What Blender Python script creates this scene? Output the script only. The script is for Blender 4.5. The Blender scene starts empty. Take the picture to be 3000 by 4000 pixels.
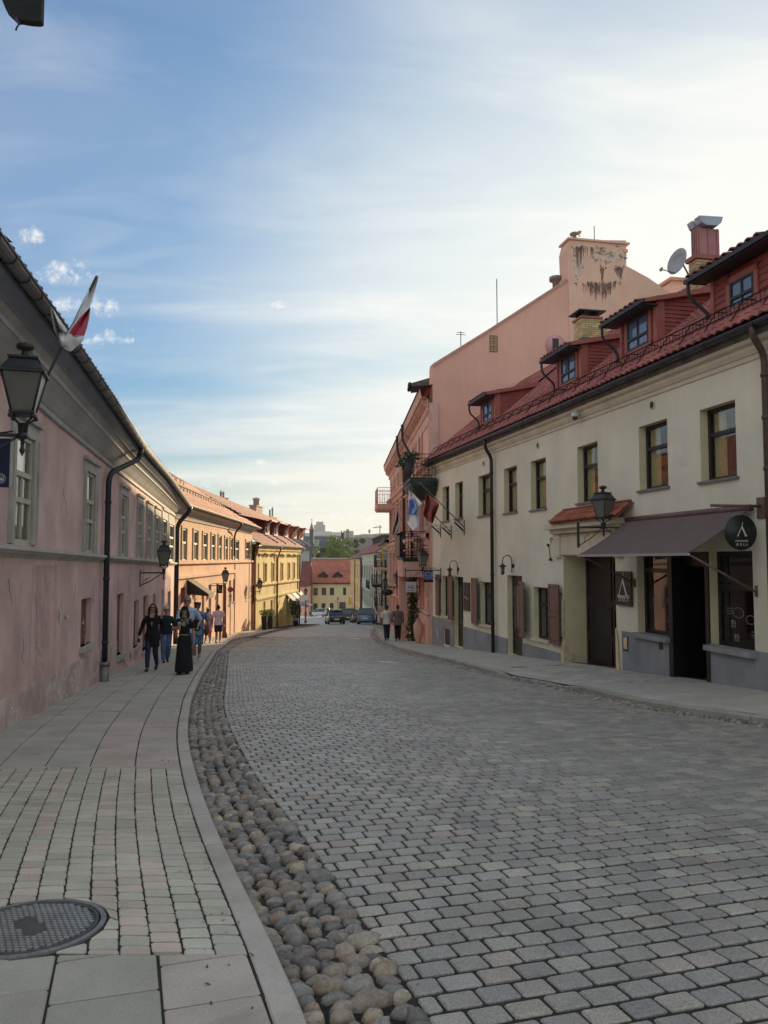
import bpy, bmesh, math, random
from mathutils import Vector, Matrix, noise
random.seed(7)
S = bpy.context.scene
COL = S.collection
PI = math.pi
V = Vector
# ---------------------------------------------------------------- camera
TH = math.atan(190/3000)
CAMZ = 1.6
cd = bpy.data.cameras.new('camera')
cam = bpy.data.objects.new('camera', cd); COL.objects.link(cam)
cam.location = (0, 0, CAMZ); cam.rotation_euler = (PI/2+TH, 0, 0)
cd.sensor_fit = 'VERTICAL'; cd.sensor_height = 36; cd.lens = 27
cd.clip_start = 0.05; cd.clip_end = 9000
S.camera = cam
# ---------------------------------------------------------------- light
SUN_AZ, SUN_EL = math.radians(18.0), math.radians(12.4)
SDIR = V((math.sin(SUN_AZ)*math.cos(SUN_EL), math.cos(SUN_AZ)*math.cos(SUN_EL), math.sin(SUN_EL)))
sl = bpy.data.lights.new('sun', 'SUN'); sl.energy = 2.9; sl.angle = math.radians(0.6); sl.color = (1, .77, .47)
so = bpy.data.objects.new('sun', sl); COL.objects.link(so)
so.rotation_euler = SDIR.to_track_quat('Z', 'Y').to_euler()
S.view_settings.view_transform = 'Standard'; S.view_settings.look = 'None'
S.view_settings.gamma = 1; S.view_settings.use_curve_mapping = False
S.view_settings.exposure = 1.42
S.render.engine = 'CYCLES'
S.cycles.max_bounces = 7; S.cycles.diffuse_bounces = 4; S.cycles.glossy_bounces = 3; S.cycles.transmission_bounces = 4; S.cycles.volume_bounces = 0; S.cycles.transparent_max_bounces = 8
def pixdir(px, py):
    u = (px-1500)/3000; v = (2000-py)/3000
    return V((u, math.cos(TH)-v*math.sin(TH), math.sin(TH)+v*math.cos(TH)))
# ---------------------------------------------------------------- node helpers
def N(nt, typ, ins=None, **props):
    n = nt.nodes.new(typ)
    for k, v in props.items(): setattr(n, k, v)
    if ins:
        for k, v in ins.items():
            s = n.inputs[k]
            if isinstance(v, bpy.types.NodeSocket): nt.links.new(v, s)
            else: s.default_value = v
    return n
def math_(nt, op, a, b=0.0, clamp=False):
    n = N(nt, 'ShaderNodeMath', {0: a, 1: b}, operation=op); n.use_clamp = clamp
    return n.outputs[0]
def vmath(nt, op, a, b=(0, 0, 0), s=None):
    n = N(nt, 'ShaderNodeVectorMath', {0: a, 1: b}, operation=op)
    if s is not None:
        if isinstance(s, bpy.types.NodeSocket): nt.links.new(s, n.inputs['Scale'])
        else: n.inputs['Scale'].default_value = s
    return n.outputs['Value'] if op in ('DOT_PRODUCT', 'LENGTH', 'DISTANCE') else n.outputs[0]
def mix(nt, f, a, b, blend='MIX'):
    n = nt.nodes.new('ShaderNodeMix'); n.data_type = 'RGBA'; n.blend_type = blend
    for k, v in ((0, f), (6, a), (7, b)):
        if isinstance(v, bpy.types.NodeSocket): nt.links.new(v, n.inputs[k])
        else: n.inputs[k].default_value = (tuple(v)+(1,))[:4] if isinstance(v, (tuple, list)) else v
    return n.outputs[2]
def ramp(nt, f, stops):
    n = nt.nodes.new('ShaderNodeValToRGB'); nt.links.new(f, n.inputs[0]); e = n.color_ramp.elements
    while len(e) < len(stops): e.new(.5)
    for i, (p, c) in enumerate(stops):
        e[i].position = p; c = (c, c, c) if isinstance(c, (int, float)) else c; e[i].color = tuple(c)+(1,)
    return n.outputs[0]
def smooth(nt, x, a, b):
    n = N(nt, 'ShaderNodeMapRange', {0: x, 1: a, 2: b, 3: 0.0, 4: 1.0}, interpolation_type='SMOOTHSTEP')
    return n.outputs[0]
def nois(nt, vec, scale, detail=4, rough=.55, dist=0.0):
    return N(nt, 'ShaderNodeTexNoise', {'Vector': vec, 'Scale': scale, 'Detail': detail, 'Roughness': rough, 'Distortion': dist}).outputs[0]
# ---------------------------------------------------------------- sky
W = bpy.data.worlds.new('World'); S.world = W; W.use_nodes = True
nt = W.node_tree; nt.nodes.clear()
sky = N(nt, 'ShaderNodeTexSky', sky_type='NISHITA')
sky.sun_disc = False; sky.sun_elevation = SUN_EL; sky.sun_rotation = SUN_AZ
sky.air_density = 1.0; sky.dust_density = 1.6; sky.ozone_density = 1.5; sky.altitude = 100
dirv = vmath(nt, 'NORMALIZE', N(nt, 'ShaderNodeTexCoord').outputs['Generated'])
sx = N(nt, 'ShaderNodeSeparateXYZ', {0: dirv})
zc = math_(nt, 'MAXIMUM', sx.outputs[2], 0.02)
zz = math_(nt, 'ADD', zc, 0.12)
pv = N(nt, 'ShaderNodeCombineXYZ', {0: math_(nt, 'DIVIDE', sx.outputs[0], zz), 1: math_(nt, 'DIVIDE', sx.outputs[1], zz), 2: 0.0}).outputs[0]
mp = N(nt, 'ShaderNodeMapping', {'Vector': pv, 'Rotation': (0, 0, math.radians(62)), 'Scale': (.55, 1.7, 1)}).outputs[0]
veil = nois(nt, mp, .62, 5, .52, .7)
veil = ramp(nt, veil, [(.40, 0.0), (.72, 1.0)])
fine = nois(nt, mp, 2.6, 5, .55, .6)
fine = ramp(nt, fine, [(.44, 0.0), (.74, 1.0)])
sunang = vmath(nt, 'DOT_PRODUCT', dirv, tuple(SDIR))
near = smooth(nt, sunang, .80, 1.0)
low = math_(nt, 'SUBTRACT', 1.0, smooth(nt, sx.outputs[2], .0, .34))
high = smooth(nt, sx.outputs[2], .66, .30)
gapd = pixdir(700, -500).normalized()
gap = smooth(nt, vmath(nt, 'DOT_PRODUCT', dirv, tuple(gapd)), .60, .92)
cover = math_(nt, 'SUBTRACT', .88, math_(nt, 'MULTIPLY', gap, .82))
wisp = math_(nt, 'ADD', math_(nt, 'MULTIPLY', veil, .44), math_(nt, 'MULTIPLY', fine, .26))
cir = math_(nt, 'ADD', cover, math_(nt, 'SUBTRACT', wisp, .16))
cir = math_(nt, 'ADD', cir, math_(nt, 'ADD', math_(nt, 'MULTIPLY', low, .24), math_(nt, 'MULTIPLY', near, .55)), clamp=True)
cirmask = math_(nt, 'MULTIPLY', cir, .97)
cloudcol = mix(nt, wisp, (2.5, 2.82, 3.05), (3.75, 3.85, 3.8))
cloudcol = mix(nt, near, cloudcol, (4.0, 3.98, 3.78))
cloudcol = mix(nt, math_(nt, 'MULTIPLY', smooth(nt, sx.outputs[2], .20, .0), .85), cloudcol, (3.8, 3.75, 3.15))
skl = N(nt, 'ShaderNodeSeparateXYZ', {0: sky.outputs[0]}).outputs[1]
skyb = vmath(nt, 'SCALE', sky.outputs[0], s=math_(nt, 'DIVIDE', 1.0, math_(nt, 'ADD', .62, math_(nt, 'MULTIPLY', skl, .10))))
skyb = mix(nt, 1.0, skyb, (.215, .38, .535), 'MULTIPLY')
c = mix(nt, cirmask, skyb, cloudcol)
# a few small cumulus clouds
wob = nois(nt, dirv, 62, 7, .68, .5)
wob2 = nois(nt, dirv, 190, 5, .65)
wob = math_(nt, 'ADD', math_(nt, 'MULTIPLY', math_(nt, 'SUBTRACT', wob, .52), 6.5), math_(nt, 'MULTIPLY', math_(nt, 'SUBTRACT', wob2, .5), 1.6))
cm = None
for (px, py, wx, wy) in ((395, 1210, 48, 40), (435, 1325, 52, 26), (262, 1078, 66, 38), (250, 1195, 60, 22), (128, 930, 30, 26), (340, 1335, 34, 14),
                         (1082, 1194, 28, 16), (1003, 1810, 28, 13), (1072, 1884, 34, 15), (1110, 1985, 70, 20), (840, 1900, 46, 24), (1450, 1885, 80, 20), (1350, 2025, 95, 16), (1200, 2075, 130, 14), (1000, 2045, 70, 16)):
    d0 = pixdir(px, py).normalized()
    right = V((1, 0, 0)); right = (right - d0*right.dot(d0)).normalized(); up = right.cross(d0)
    a = math_(nt, 'MULTIPLY', vmath(nt, 'DOT_PRODUCT', dirv, tuple(right)), 1950/wx)
    b = math_(nt, 'MULTIPLY', vmath(nt, 'DOT_PRODUCT', dirv, tuple(up)), 2000/wy)
    # flat base: squeeze the lower half
    b = math_(nt, 'SUBTRACT', b, math_(nt, 'MULTIPLY', math_(nt, 'MINIMUM', b, 0.0), -.7))
    r2 = math_(nt, 'ADD', math_(nt, 'MULTIPLY', a, a), math_(nt, 'MULTIPLY', b, b))
    m = math_(nt, 'ADD', math_(nt, 'SUBTRACT', 1.0, r2), wob)
    m = math_(nt, 'MULTIPLY', smooth(nt, m, .0, 2.3), math_(nt, 'GREATER_THAN', vmath(nt, 'DOT_PRODUCT', dirv, tuple(d0)), .5))
    cm = m if cm is None else math_(nt, 'MAXIMUM', cm, m)
c = mix(nt, math_(nt, 'MULTIPLY', cm, .78), c, mix(nt, smooth(nt, wob2, .35, .65), (3.5, 3.55, 3.5), (4.5, 4.4, 4.15)))
bg = N(nt, 'ShaderNodeBackground', {'Color': c, 'Strength': 0.095})
nt.links.new(bg.outputs[0], N(nt, 'ShaderNodeOutputWorld').inputs[0])
# ---------------------------------------------------------------- materials
MATS = {}
def mat(name, col=(.5, .5, .5), rough=.8, metal=0, var=.12, vs=1.5, grain=.0, gs=60, bump=.0, bs=30, spec=.4, tint=False, stain=None, streak=0, trans=0, coat=0):
    if name in MATS: return MATS[name]
    m = bpy.data.materials.new(name); m.use_nodes = True; nt = m.node_tree
    b = nt.nodes['Principled BSDF']
    pos = N(nt, 'ShaderNodeNewGeometry').outputs['Position']
    c = mix(nt, 1.0, tuple(col), (1, 1, 1), 'MULTIPLY')
    if tint:
        at = N(nt, 'ShaderNodeAttribute', attribute_name='tint').outputs['Color']
        c = mix(nt, 1.0, c, at, 'MULTIPLY')
    if var:
        n1 = nois(nt, pos, vs, 6, .6)
        f = ramp(nt, n1, [(.3, 1-var*1.4), (.7, 1+var)])
        c = mix(nt, 1.0, c, f, 'MULTIPLY')
    if grain:
        n2 = nois(nt, pos, gs, 3, .6)
        f = ramp(nt, n2, [(.3, 1-grain), (.7, 1+grain)])
        c = mix(nt, 1.0, c, f, 'MULTIPLY')
    if streak:
        mp = N(nt, 'ShaderNodeMapping', {'Vector': pos, 'Scale': (3, 3, .35)}).outputs[0]
        n3 = nois(nt, mp, 1.6, 6, .65)
        f = ramp(nt, n3, [(.28, 1-streak), (.55, 1.0), (.8, 1+streak*.4)])
        c = mix(nt, 1.0, c, f, 'MULTIPLY')
    if stain:
        n4 = nois(nt, pos, stain[1], 8, .66, .4)
        f = ramp(nt, n4, [(stain[2], 0.0), (stain[2]+.06, 1.0)])
        c = mix(nt, math_(nt, 'MULTIPLY', f, stain[3]), c, stain[0])
    nt.links.new(c, b.inputs['Base Color'])
    b.inputs['Roughness'].default_value = rough; b.inputs['Metallic'].default_value = metal
    b.inputs['Specular IOR Level'].default_value = spec
    if trans: b.inputs['Transmission Weight'].default_value = trans
    if coat: b.inputs['Coat Weight'].default_value = coat; b.inputs['Coat Roughness'].default_value = .06
    if bump:
        h = nois(nt, pos, bs, 6, .6)
        bn = N(nt, 'ShaderNodeBump', {'Height': h, 'Strength': bump, 'Distance': .02})
        nt.links.new(bn.outputs[0], b.inputs['Normal'])
    MATS[name] = m
    return m
def glassmat(name, col=(.02, .022, .025), rough=.04):
    m = bpy.data.materials.new(name); m.use_nodes = True; b = m.node_tree.nodes['Principled BSDF']
    b.inputs['Base Color'].default_value = (*col, 1); b.inputs['Roughness'].default_value = rough
    b.inputs['Specular IOR Level'].default_value = .8; b.inputs['IOR'].default_value = 1.55
    nt = m.node_tree; pos = N(nt, 'ShaderNodeNewGeometry').outputs['Position']
    bn = N(nt, 'ShaderNodeBump', {'Height': nois(nt, pos, 2.2, 2, .5), 'Strength': .06, 'Distance': .05})
    nt.links.new(bn.outputs[0], b.inputs['Normal'])
    return m
def clearglass(name, tint=(.7, .75, .75), fk=1.0):
    m = bpy.data.materials.new(name); m.use_nodes = True; nt = m.node_tree; nt.nodes.clear()
    t = N(nt, 'ShaderNodeBsdfTransparent', {'Color': (*tint, 1)}); g = N(nt, 'ShaderNodeBsdfGlossy', {'Color': (1, 1, 1, 1), 'Roughness': .03})
    fr = N(nt, 'ShaderNodeFresnel', {'IOR': 1.6})
    ms = N(nt, 'ShaderNodeMixShader', {0: math_(nt, 'MULTIPLY', fr.outputs[0], fk, clamp=True), 1: t.outputs[0], 2: g.outputs[0]})
    nt.links.new(ms.outputs[0], N(nt, 'ShaderNodeOutputMaterial').inputs[0])
    return m
# ---------------------------------------------------------------- mesh builder
WL = {}
class MB:
    def __init__(s): s.v = []; s.f = []; s.m = []; s.t = []; s.sm = []
    def add(s, vs, fs, mi=0, tint=None, sm=False):
        o = len(s.v); s.v += [V(p) for p in vs]; s.f += [tuple(i+o for i in f) for f in fs]
        s.m += [mi]*len(fs); s.sm += [sm]*len(fs); s.t += [tint or (1, 1, 1)]*len(vs); return s
    def hexa(s, p, mi=0, tint=None):   # p: 4 bottom, 4 top
        return s.add(p, [(3, 2, 1, 0), (4, 5, 6, 7), (0, 1, 5, 4), (1, 2, 6, 5), (2, 3, 7, 6), (3, 0, 4, 7)], mi, tint)
    def box(s, c, sz, M=None, mi=0, tint=None):
        hx, hy, hz = sz[0]/2, sz[1]/2, sz[2]/2
        p = [V((x*hx, y*hy, z*hz)) for z in (-1, 1) for x, y in ((-1, -1), (1, -1), (1, 1), (-1, 1))]
        if M is not None: p = [M @ q for q in p]
        return s.hexa([q+V(c) for q in p], mi, tint)
    def quad(s, a, b, c, d, mi=0, tint=None): return s.add([a, b, c, d], [(0, 1, 2, 3)], mi, tint)
    def prism(s, pts, off, mi=0, tint=None):
        n = len(pts); off = V(off); P = [V(p) for p in pts]
        return s.add(P+[p+off for p in P], [tuple(range(n))[::-1], tuple(range(n, 2*n))]+[(i, (i+1) % n, n+(i+1) % n, n+i) for i in range(n)], mi, tint)
    def tube(s, path, r, seg=8, mi=0, cap=True, sm=True, flat=1.0, tint=None):
        P = [V(p) for p in path]; n = len(P); R = r if isinstance(r, (list, tuple)) else [r]*n
        prev = None; vs = []
        for i in range(n):
            d = (P[min(i+1, n-1)]-P[max(i-1, 0)])
            d = d.normalized() if d.length > 1e-9 else V((0, 0, 1))
            if prev is None:
                a = V((0, 0, 1)) if abs(d.z) < .9 else V((1, 0, 0)); prev = (a-d*a.dot(d)).normalized()
            else:
                prev = prev-d*prev.dot(d); prev = prev.normalized() if prev.length > 1e-6 else d.orthogonal().normalized()
            q = d.cross(prev)
            for k in range(seg):
                an = 2*PI*k/seg; vs.append(P[i]+prev*(math.cos(an)*R[i])+q*(math.sin(an)*R[i]*flat))
        fs = [(i*seg+k, i*seg+(k+1) % seg, (i+1)*seg+(k+1) % seg, (i+1)*seg+k) for i in range(n-1) for k in range(seg)]
        if cap: fs += [tuple(range(seg))[::-1], tuple((n-1)*seg+k for k in range(seg))]
        return s.add(vs, fs, mi, tint, sm)
    def rings(s, rs, mi=0, cap=True, sm=True, tint=None):  # list of equal-length rings
        k = len(rs[0]); vs = [p for r in rs for p in r]; n = len(rs)
        fs = [(i*k+j, i*k+(j+1) % k, (i+1)*k+(j+1) % k, (i+1)*k+j) for i in range(n-1) for j in range(k)]
        if cap: fs += [tuple(range(k))[::-1], tuple((n-1)*k+j for j in range(k))]
        return s.add(vs, fs, mi, tint, sm)
    def lathe(s, prof, c=(0, 0, 0), seg=12, mi=0, sm=True, sx=1, sy=1, rot=0, tint=None):
        c = V(c)
        return s.rings([[c+V((r*sx*math.cos(2*PI*k/seg+rot), r*sy*math.sin(2*PI*k/seg+rot), z)) for k in range(seg)] for r, z in prof], mi, True, sm, tint)
    def ball(s, c, r, seg=10, rg=7, mi=0, tint=None):
        rx, ry, rz = r if isinstance(r, (tuple, list)) else (r, r, r)
        pr = [(max(math.sin(PI*i/rg), .02), -math.cos(PI*i/rg)*rz) for i in range(rg+1)]
        return s.lathe([(a, b) for a, b in pr], c, seg, mi, True, rx, ry, tint=tint)
    def build(s, name, mats, parent=None, origin=None, fix=True, bevel=0):
        me = bpy.data.meshes.new(name)
        o = bpy.data.objects.new(name, me); COL.objects.link(o)
        w = WL.get(parent.name, V((0, 0, 0))) if parent else V((0, 0, 0))
        if origin is not None: o.location = V(origin)-w; w = V(origin)
        WL[o.name] = w.copy()
        if parent: o.parent = parent
        me.from_pydata([tuple(p-w) for p in s.v], [], s.f)
        for m in (mats if isinstance(mats, (list, tuple)) else [mats]): me.materials.append(m)
        me.polygons.foreach_set('material_index', s.m); me.polygons.foreach_set('use_smooth', s.sm)
        if any(t != (1, 1, 1) for t in s.t):
            ca = me.color_attributes.new('tint', 'FLOAT_COLOR', 'POINT')
            ca.data.foreach_set('color', [x for t in s.t for x in (*t, 1.0)])
        elif 'tint' in str([m.name for m in me.materials]): pass
        if fix and len(s.f) < 6000:
            bm = bmesh.new(); bm.from_mesh(me); bmesh.ops.recalc_face_normals(bm, faces=bm.faces); bm.to_mesh(me); bm.free()
        if bevel:
            md = o.modifiers.new('bevel', 'BEVEL'); md.width = bevel; md.segments = 1; md.limit_method = 'ANGLE'; md.angle_limit = .7
        me.update(); return o
def tag(o, label=None, cat=None, group=None, kind=None):
    if label: o['label'] = label
    if cat: o['category'] = cat
    if group: o['group'] = group
    if kind: o['kind'] = kind
    return o
def thing(name, label, cat, loc=(0, 0, 0), group=None):
    o = bpy.data.objects.new(name, None); COL.objects.link(o); o.location = loc; o.empty_display_size = .2
    WL[o.name] = V(loc); return tag(o, label, cat, group)
def dup(o, parent=None, loc=None, rotz=None, label=None, group=None):
    c = o.copy(); COL.objects.link(c)
    if parent is not None: c.parent = parent
    if loc is not None: c.location = loc
    if rotz is not None: c.rotation_euler = (0, 0, rotz)
    if label: c['label'] = label
    if group: c['group'] = group
    WL[c.name] = V(c.location)
    for ch in list(o.children): dup(ch, c)
    return c
# ---------------------------------------------------------------- facade frames
class Face:
    def __init__(s, A, B):
        s.A = V((A[0], A[1], 0)); d = V((B[0], B[1], 0))-s.A; s.L = d.length; s.d = d.normalized()
        n = V((-s.d.y, s.d.x, 0))
        if n.dot(-s.A) < 0: n = -n
        s.n = n
    def P(s, t, z, n=0.0): return s.A+s.d*t+s.n*n+V((0, 0, z))
    def hit(s, px, py, o=0.0):
        r = pixdir(px, py); a = s.A+s.n*o; k = a.dot(s.n)/r.dot(s.n); p = r*k
        return (p-s.A).dot(s.d), CAMZ+p.z
    def at(s, px, py, o=0.0):
        t, z = s.hit(px, py, o); return s.P(t, z, o)
    def rect(s, x0, yt, x1, yb, o=0.0):   # both y's read at x0
        t0, zt = s.hit(x0, yt, o); _, zb = s.hit(x0, yb, o); t1, _ = s.hit(x1, yt, o)
        return min(t0, t1), max(t0, t1), zb, zt
    def box(s, mb, t0, t1, z0, z1, n0, n1, mi=0, tint=None):
        return mb.hexa([s.P(t0, z0, n0), s.P(t1, z0, n0), s.P(t1, z0, n1), s.P(t0, z0, n1),
                        s.P(t0, z1, n0), s.P(t1, z1, n0), s.P(t1, z1, n1), s.P(t0, z1, n1)], mi, tint)
    def slant(s, mb, t0, t1, zb0, zb1, zt0, zt1, n0, n1, mi=0):
        return mb.hexa([s.P(t0, zb0, n0), s.P(t1, zb1, n0), s.P(t1, zb1, n1), s.P(t0, zb0, n1),
                        s.P(t0, zt0, n0), s.P(t1, zt1, n0), s.P(t1, zt1, n1), s.P(t0, zt0, n1)], mi)
def gz(x, y): return -.0615*y if y < 205 else -.0615*205-(y-205)*.004
def gpix(px, py, h=0.0):
    r = pixdir(px, py); k = -(CAMZ-h)/(r.z+.0615*r.y); return V((r.x*k, r.y*k, CAMZ+r.z*k))
def wall(F, mb, t0, t1, z0, z1, ops, depth=.2, mi=0, rmi=None, back=True):
    # ops: (a, b, zb, zt[, depth]) ; a wall sheet with real reveals
    rmi = mi if rmi is None else rmi
    ts = sorted({t0, t1, *[min(max(q, t0), t1) for o in ops for q in o[:2]]}); zs = sorted({z0, z1, *[min(max(q, z0), z1) for o in ops for q in o[2:4]]})
    for i in range(len(ts)-1):
        for j in range(len(zs)-1):
            if ts[i+1]-ts[i] < 1e-5 or zs[j+1]-zs[j] < 1e-5: continue
            tc, zc = (ts[i]+ts[i+1])/2, (zs[j]+zs[j+1])/2
            if any(o[0] < tc < o[1] and o[2] < zc < o[3] for o in ops): continue
            mb.quad(F.P(ts[i], zs[j]), F.P(ts[i+1], zs[j]), F.P(ts[i+1], zs[j+1]), F.P(ts[i], zs[j+1]), mi)
    for o in ops:
        a, b, c, d = o[:4]; dp = o[4] if len(o) > 4 else depth
        for (p, q) in (((a, c), (a, d)), ((a, d), (b, d)), ((b, d), (b, c)), ((b, c), (a, c))):
            mb.quad(F.P(*p), F.P(*q), F.P(q[0], q[1], -dp), F.P(p[0], p[1], -dp), rmi)
def window(F, parent, a, b, c, d, depth=.2, fm=None, gm=None, cols=2, rows=(.66,), fw=.06, sill=None, name='window', sillm=None, back=None, curtain=None, lowcols=None):
    # frame mesh with panes behind; rows: fractions of height (from bottom) where transoms sit
    mb = MB(); n0, n1 = -depth, -depth+.06
    F.box(mb, a, b, c, c+fw, n0, n1); F.box(mb, a, b, d-fw, d, n0, n1)
    F.box(mb, a, a+fw, c+fw, d-fw, n0, n1); F.box(mb, b-fw, b, c+fw, d-fw, n0, n1)
    H = d-c; cuts = [c+fw]+[c+H*r for r in rows]+[d-fw]
    for r in rows: F.box(mb, a+fw, b-fw, c+H*r-fw*.55, c+H*r+fw*.55, n0+.002, n1+.012)
    for i in range(len(cuts)-1):
        k = cols if not isinstance(cols, (tuple, list)) else cols[i]
        lo = cuts[i]+(fw*.55 if i else 0); hi = cuts[i+1]-(fw*.55 if i < len(cuts)-2 else 0)
        for q in range(1, k):
            t = a+(b-a)*q/k; F.box(mb, t-fw*.38, t+fw*.38, lo, hi, n0+.004, n1-.004)
    w = mb.build(name, fm, parent)
    g = MB(); F.box(g, a+fw*.5, b-fw*.5, c+fw*.5, d-fw*.5, n0+.02, n0+.03); g.build('pane', gm, w)
    if sill:
        sb = MB(); F.box(sb, a-sill[0], b+sill[0], c-sill[1], c+.001, -depth+.07, sill[2]); sb.build('sill', sillm or fm, w)
    return w
def seq(n, a, b): return [a+(b-a)*i/(n-1) for i in range(n)]
def text(body, size, F, t, z, n, m, parent, name='lettering', depth=.004, align='CENTER', shear=0, w=1.0, mirror=False):
    cu = bpy.data.curves.new(name, 'FONT'); cu.body = body; cu.size = size; cu.extrude = depth; cu.align_x = align; cu.shear = shear; cu.space_character = w
    to = bpy.data.objects.new('tmp', cu); COL.objects.link(to)
    bpy.context.view_layer.update()
    me = bpy.data.meshes.new_from_object(to.evaluated_get(bpy.context.evaluated_depsgraph_get()))
    bpy.data.objects.remove(to)
    mb = MB()
    sg = -1 if mirror else 1
    mb.add([F.P(t+sg*v.co.x, z+v.co.y, n+v.co.z) for v in me.vertices], [tuple(p.vertices) for p in me.polygons])
    return mb.build(name, m, parent, fix=False)
def pieces(name, items, m, parent, N_=300, stuff=None):
    """items: list of (MB, size): the largest become parts, the rest one stuff part"""
    items = sorted(items, key=lambda q: -q[1])
    for mb, _ in items[:N_]: mb.build(name, m, parent, origin=sum(mb.v, V())/len(mb.v), fix=False)
    if len(items) > N_:
        r = MB()
        for mb, _ in items[N_:]:
            o = len(r.v); r.v += mb.v; r.f += [tuple(i+o for i in f) for f in mb.f]; r.m += mb.m; r.t += mb.t; r.sm += mb.sm
        q = r.build(stuff or name+'s', m, parent, fix=False); q['kind'] = 'stuff'
def scr(c, size):
    c = V(c)-V((0, 0, CAMZ)); 
    if c.y < .5: return 0
    if abs(c.x/c.y) > .53 or abs(c.z/c.y-.063) > .70: return 0.0001*size/c.length
    return size/c.length
# ================================================================ palette
m_pav = mat('road_paver', (1.13, 1.045, .945), .45, var=.14, vs=2.2, grain=.34, gs=95, bump=.35, bs=90, tint=True, spec=.45)
m_slab = mat('slab', (1.0, .955, .865), .85, var=.10, vs=2.2, grain=.16, gs=140, bump=.15, bs=120, tint=True, spec=.3, stain=((.16, .15, .14), 1.3, .60, .25))
m_kerb = mat('kerb', (1, .955, .875), .85, var=.14, vs=2.5, grain=.14, gs=110, bump=.2, bs=70, tint=True, spec=.3)
m_cob = mat('cobble', (.98, .93, .87), .42, var=.22, vs=14, grain=.20, gs=60, bump=.5, bs=55, tint=True, spec=.4)
m_joint = mat('joint', (.042, .036, .030), .95, var=.3, vs=6, grain=.4, gs=80, bump=.6, bs=90)
m_road2 = mat('far_road', (.46, .44, .415), .8, var=.12, vs=.9, grain=.25, gs=9, bump=.5, bs=14)
m_soil = mat('soil', (.040, .033, .026), .95, var=.3, vs=5, grain=.35, gs=60, bump=.7, bs=60)
m_land = mat('land', (.10, .12, .07), .95, var=.3, vs=.02)
m_iron = mat('cast_iron', (.24, .232, .222), .55, metal=.4, var=.2, vs=9, grain=.15, gs=60, bump=.2, bs=50)
m_dark = mat('dark_metal', (.018, .018, .02), .45, var=.2, vs=6, spec=.5)
m_paint = mat('road_paint', (.75, .74, .70), .7, var=.2, vs=4, grain=.3, gs=30)
# ---------------------------------------------------------------- outlines of the street (metres, in plan)
def lerp_tab(tab, y):
    if y <= tab[0][0]: a, b = tab[0], tab[1]
    elif y >= tab[-1][0]: a, b = tab[-2], tab[-1]
    else:
        for a, b in zip(tab, tab[1:]):
            if a[0] <= y <= b[0]: break
    return a[1]+(b[1]-a[1])*(y-a[0])/(b[0]-a[0])
def smooth_tab(tab, w=1.2, lo=-6, hi=150, st=.5):
    ys = [lo+st*i for i in range(int((hi-lo)/st)+1)]
    return [(y, sum(lerp_tab(tab, y+w*k/4)*(5-abs(k)) for k in range(-4, 5))/25) for y in ys]
class Tab:
    def __init__(s, tab, w=1.2): s.t = smooth_tab(tab, w); s.lo = s.t[0][0]
    def __call__(s, y):
        i = min(max(int((y-s.lo)/.5), 0), len(s.t)-2); a, b = s.t[i], s.t[i+1]
        return a[1]+(b[1]-a[1])*(y-a[0])/.5
def tp(pts, h=0.0): return sorted((gpix(x, y, h).y, gpix(x, y, h).x) for x, y in pts)
KL = tp([(1229, 4000), (1100, 3716), (995, 3537), (942, 3430), (849, 3245), (796, 3112), (756, 2986), (736, 2900), (731, 2844), (747, 2723), (784, 2639), (844, 2542), (904, 2497)])
KL = [(-6, KL[0][1]+2.1), (0.5, KL[0][1]+.72)]+KL+[(46, -7.9), (58, -7.95), (66, -7.6), (72, -6.6), (78, -6.6), (95, -7.2), (150, -12.5)]
PL = tp([(1663, 3973), (1542, 3774), (1446, 3647), (1337, 3503), (1265, 3394), (1150, 3225), (1078, 3141), (1000, 3050), (892, 2844), (868, 2753), (880, 2663), (892, 2542), (942, 2512)], -.1)
PL = [(-6, 2.9), (0.5, .95)]+PL+[(46, -7.25), (58, -7.4), (66, -7.1), (72, -6.15), (78, -6.1), (95, -6.8), (150, -12)]
KR = [(-6, 11.6), (6, 7.45)]+tp([(3000, 2798), (2693, 2764), (2422, 2719), (2223, 2668), (1908, 2615), (1845, 2598), (1739, 2569), (1643, 2550), (1546, 2525), (1490, 2500), (1468, 2478), (1466, 2460)])+[(66, -.9), (80, -1.0), (100, -1.9), (125, -4.4), (150, -7)]
KR = [p for i, p in enumerate(KR) if i == 0 or p[0] > KR[i-1][0]]
kl, pl, kr = Tab(KL), Tab(PL), Tab(KR)
def pr(y): return kr(y)-.34          # right edge of the road pavers
WR = [(-6, 10.88), (13.9, 6.70), (35.2, 2.2), (59.3, .5), (100, -.97), (150, -5.4)]
WLt = [(-6, -2.1), (3, -3.74), (34.9, -9.48), (58, -10.0), (78.7, -8.75), (79, -12), (150, -20)]
def wallR(y): return lerp_tab(WR, y)
def wallL(y): return lerp_tab(WLt, y)
def rz(x, y):    # road surface, lightly crowned
    return gz(x, y)-.10
dropR = lambda y: -.075*max(0, min(1, 2.2-abs(y-18.1)))
def szr(x, y):   # right pavement rises gently to the wall
    k = kr(y); f = min(max((x-k)/max(wallR(y)-k, .5), 0), 1)
    wz = .16*max(0, min(1, (34-y)/18))-.05*max(0, min(1, (y-28)/6))
    return gz(x, y)+f*wz+dropR(y)*max(0, 1-f*2.2)
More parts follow.
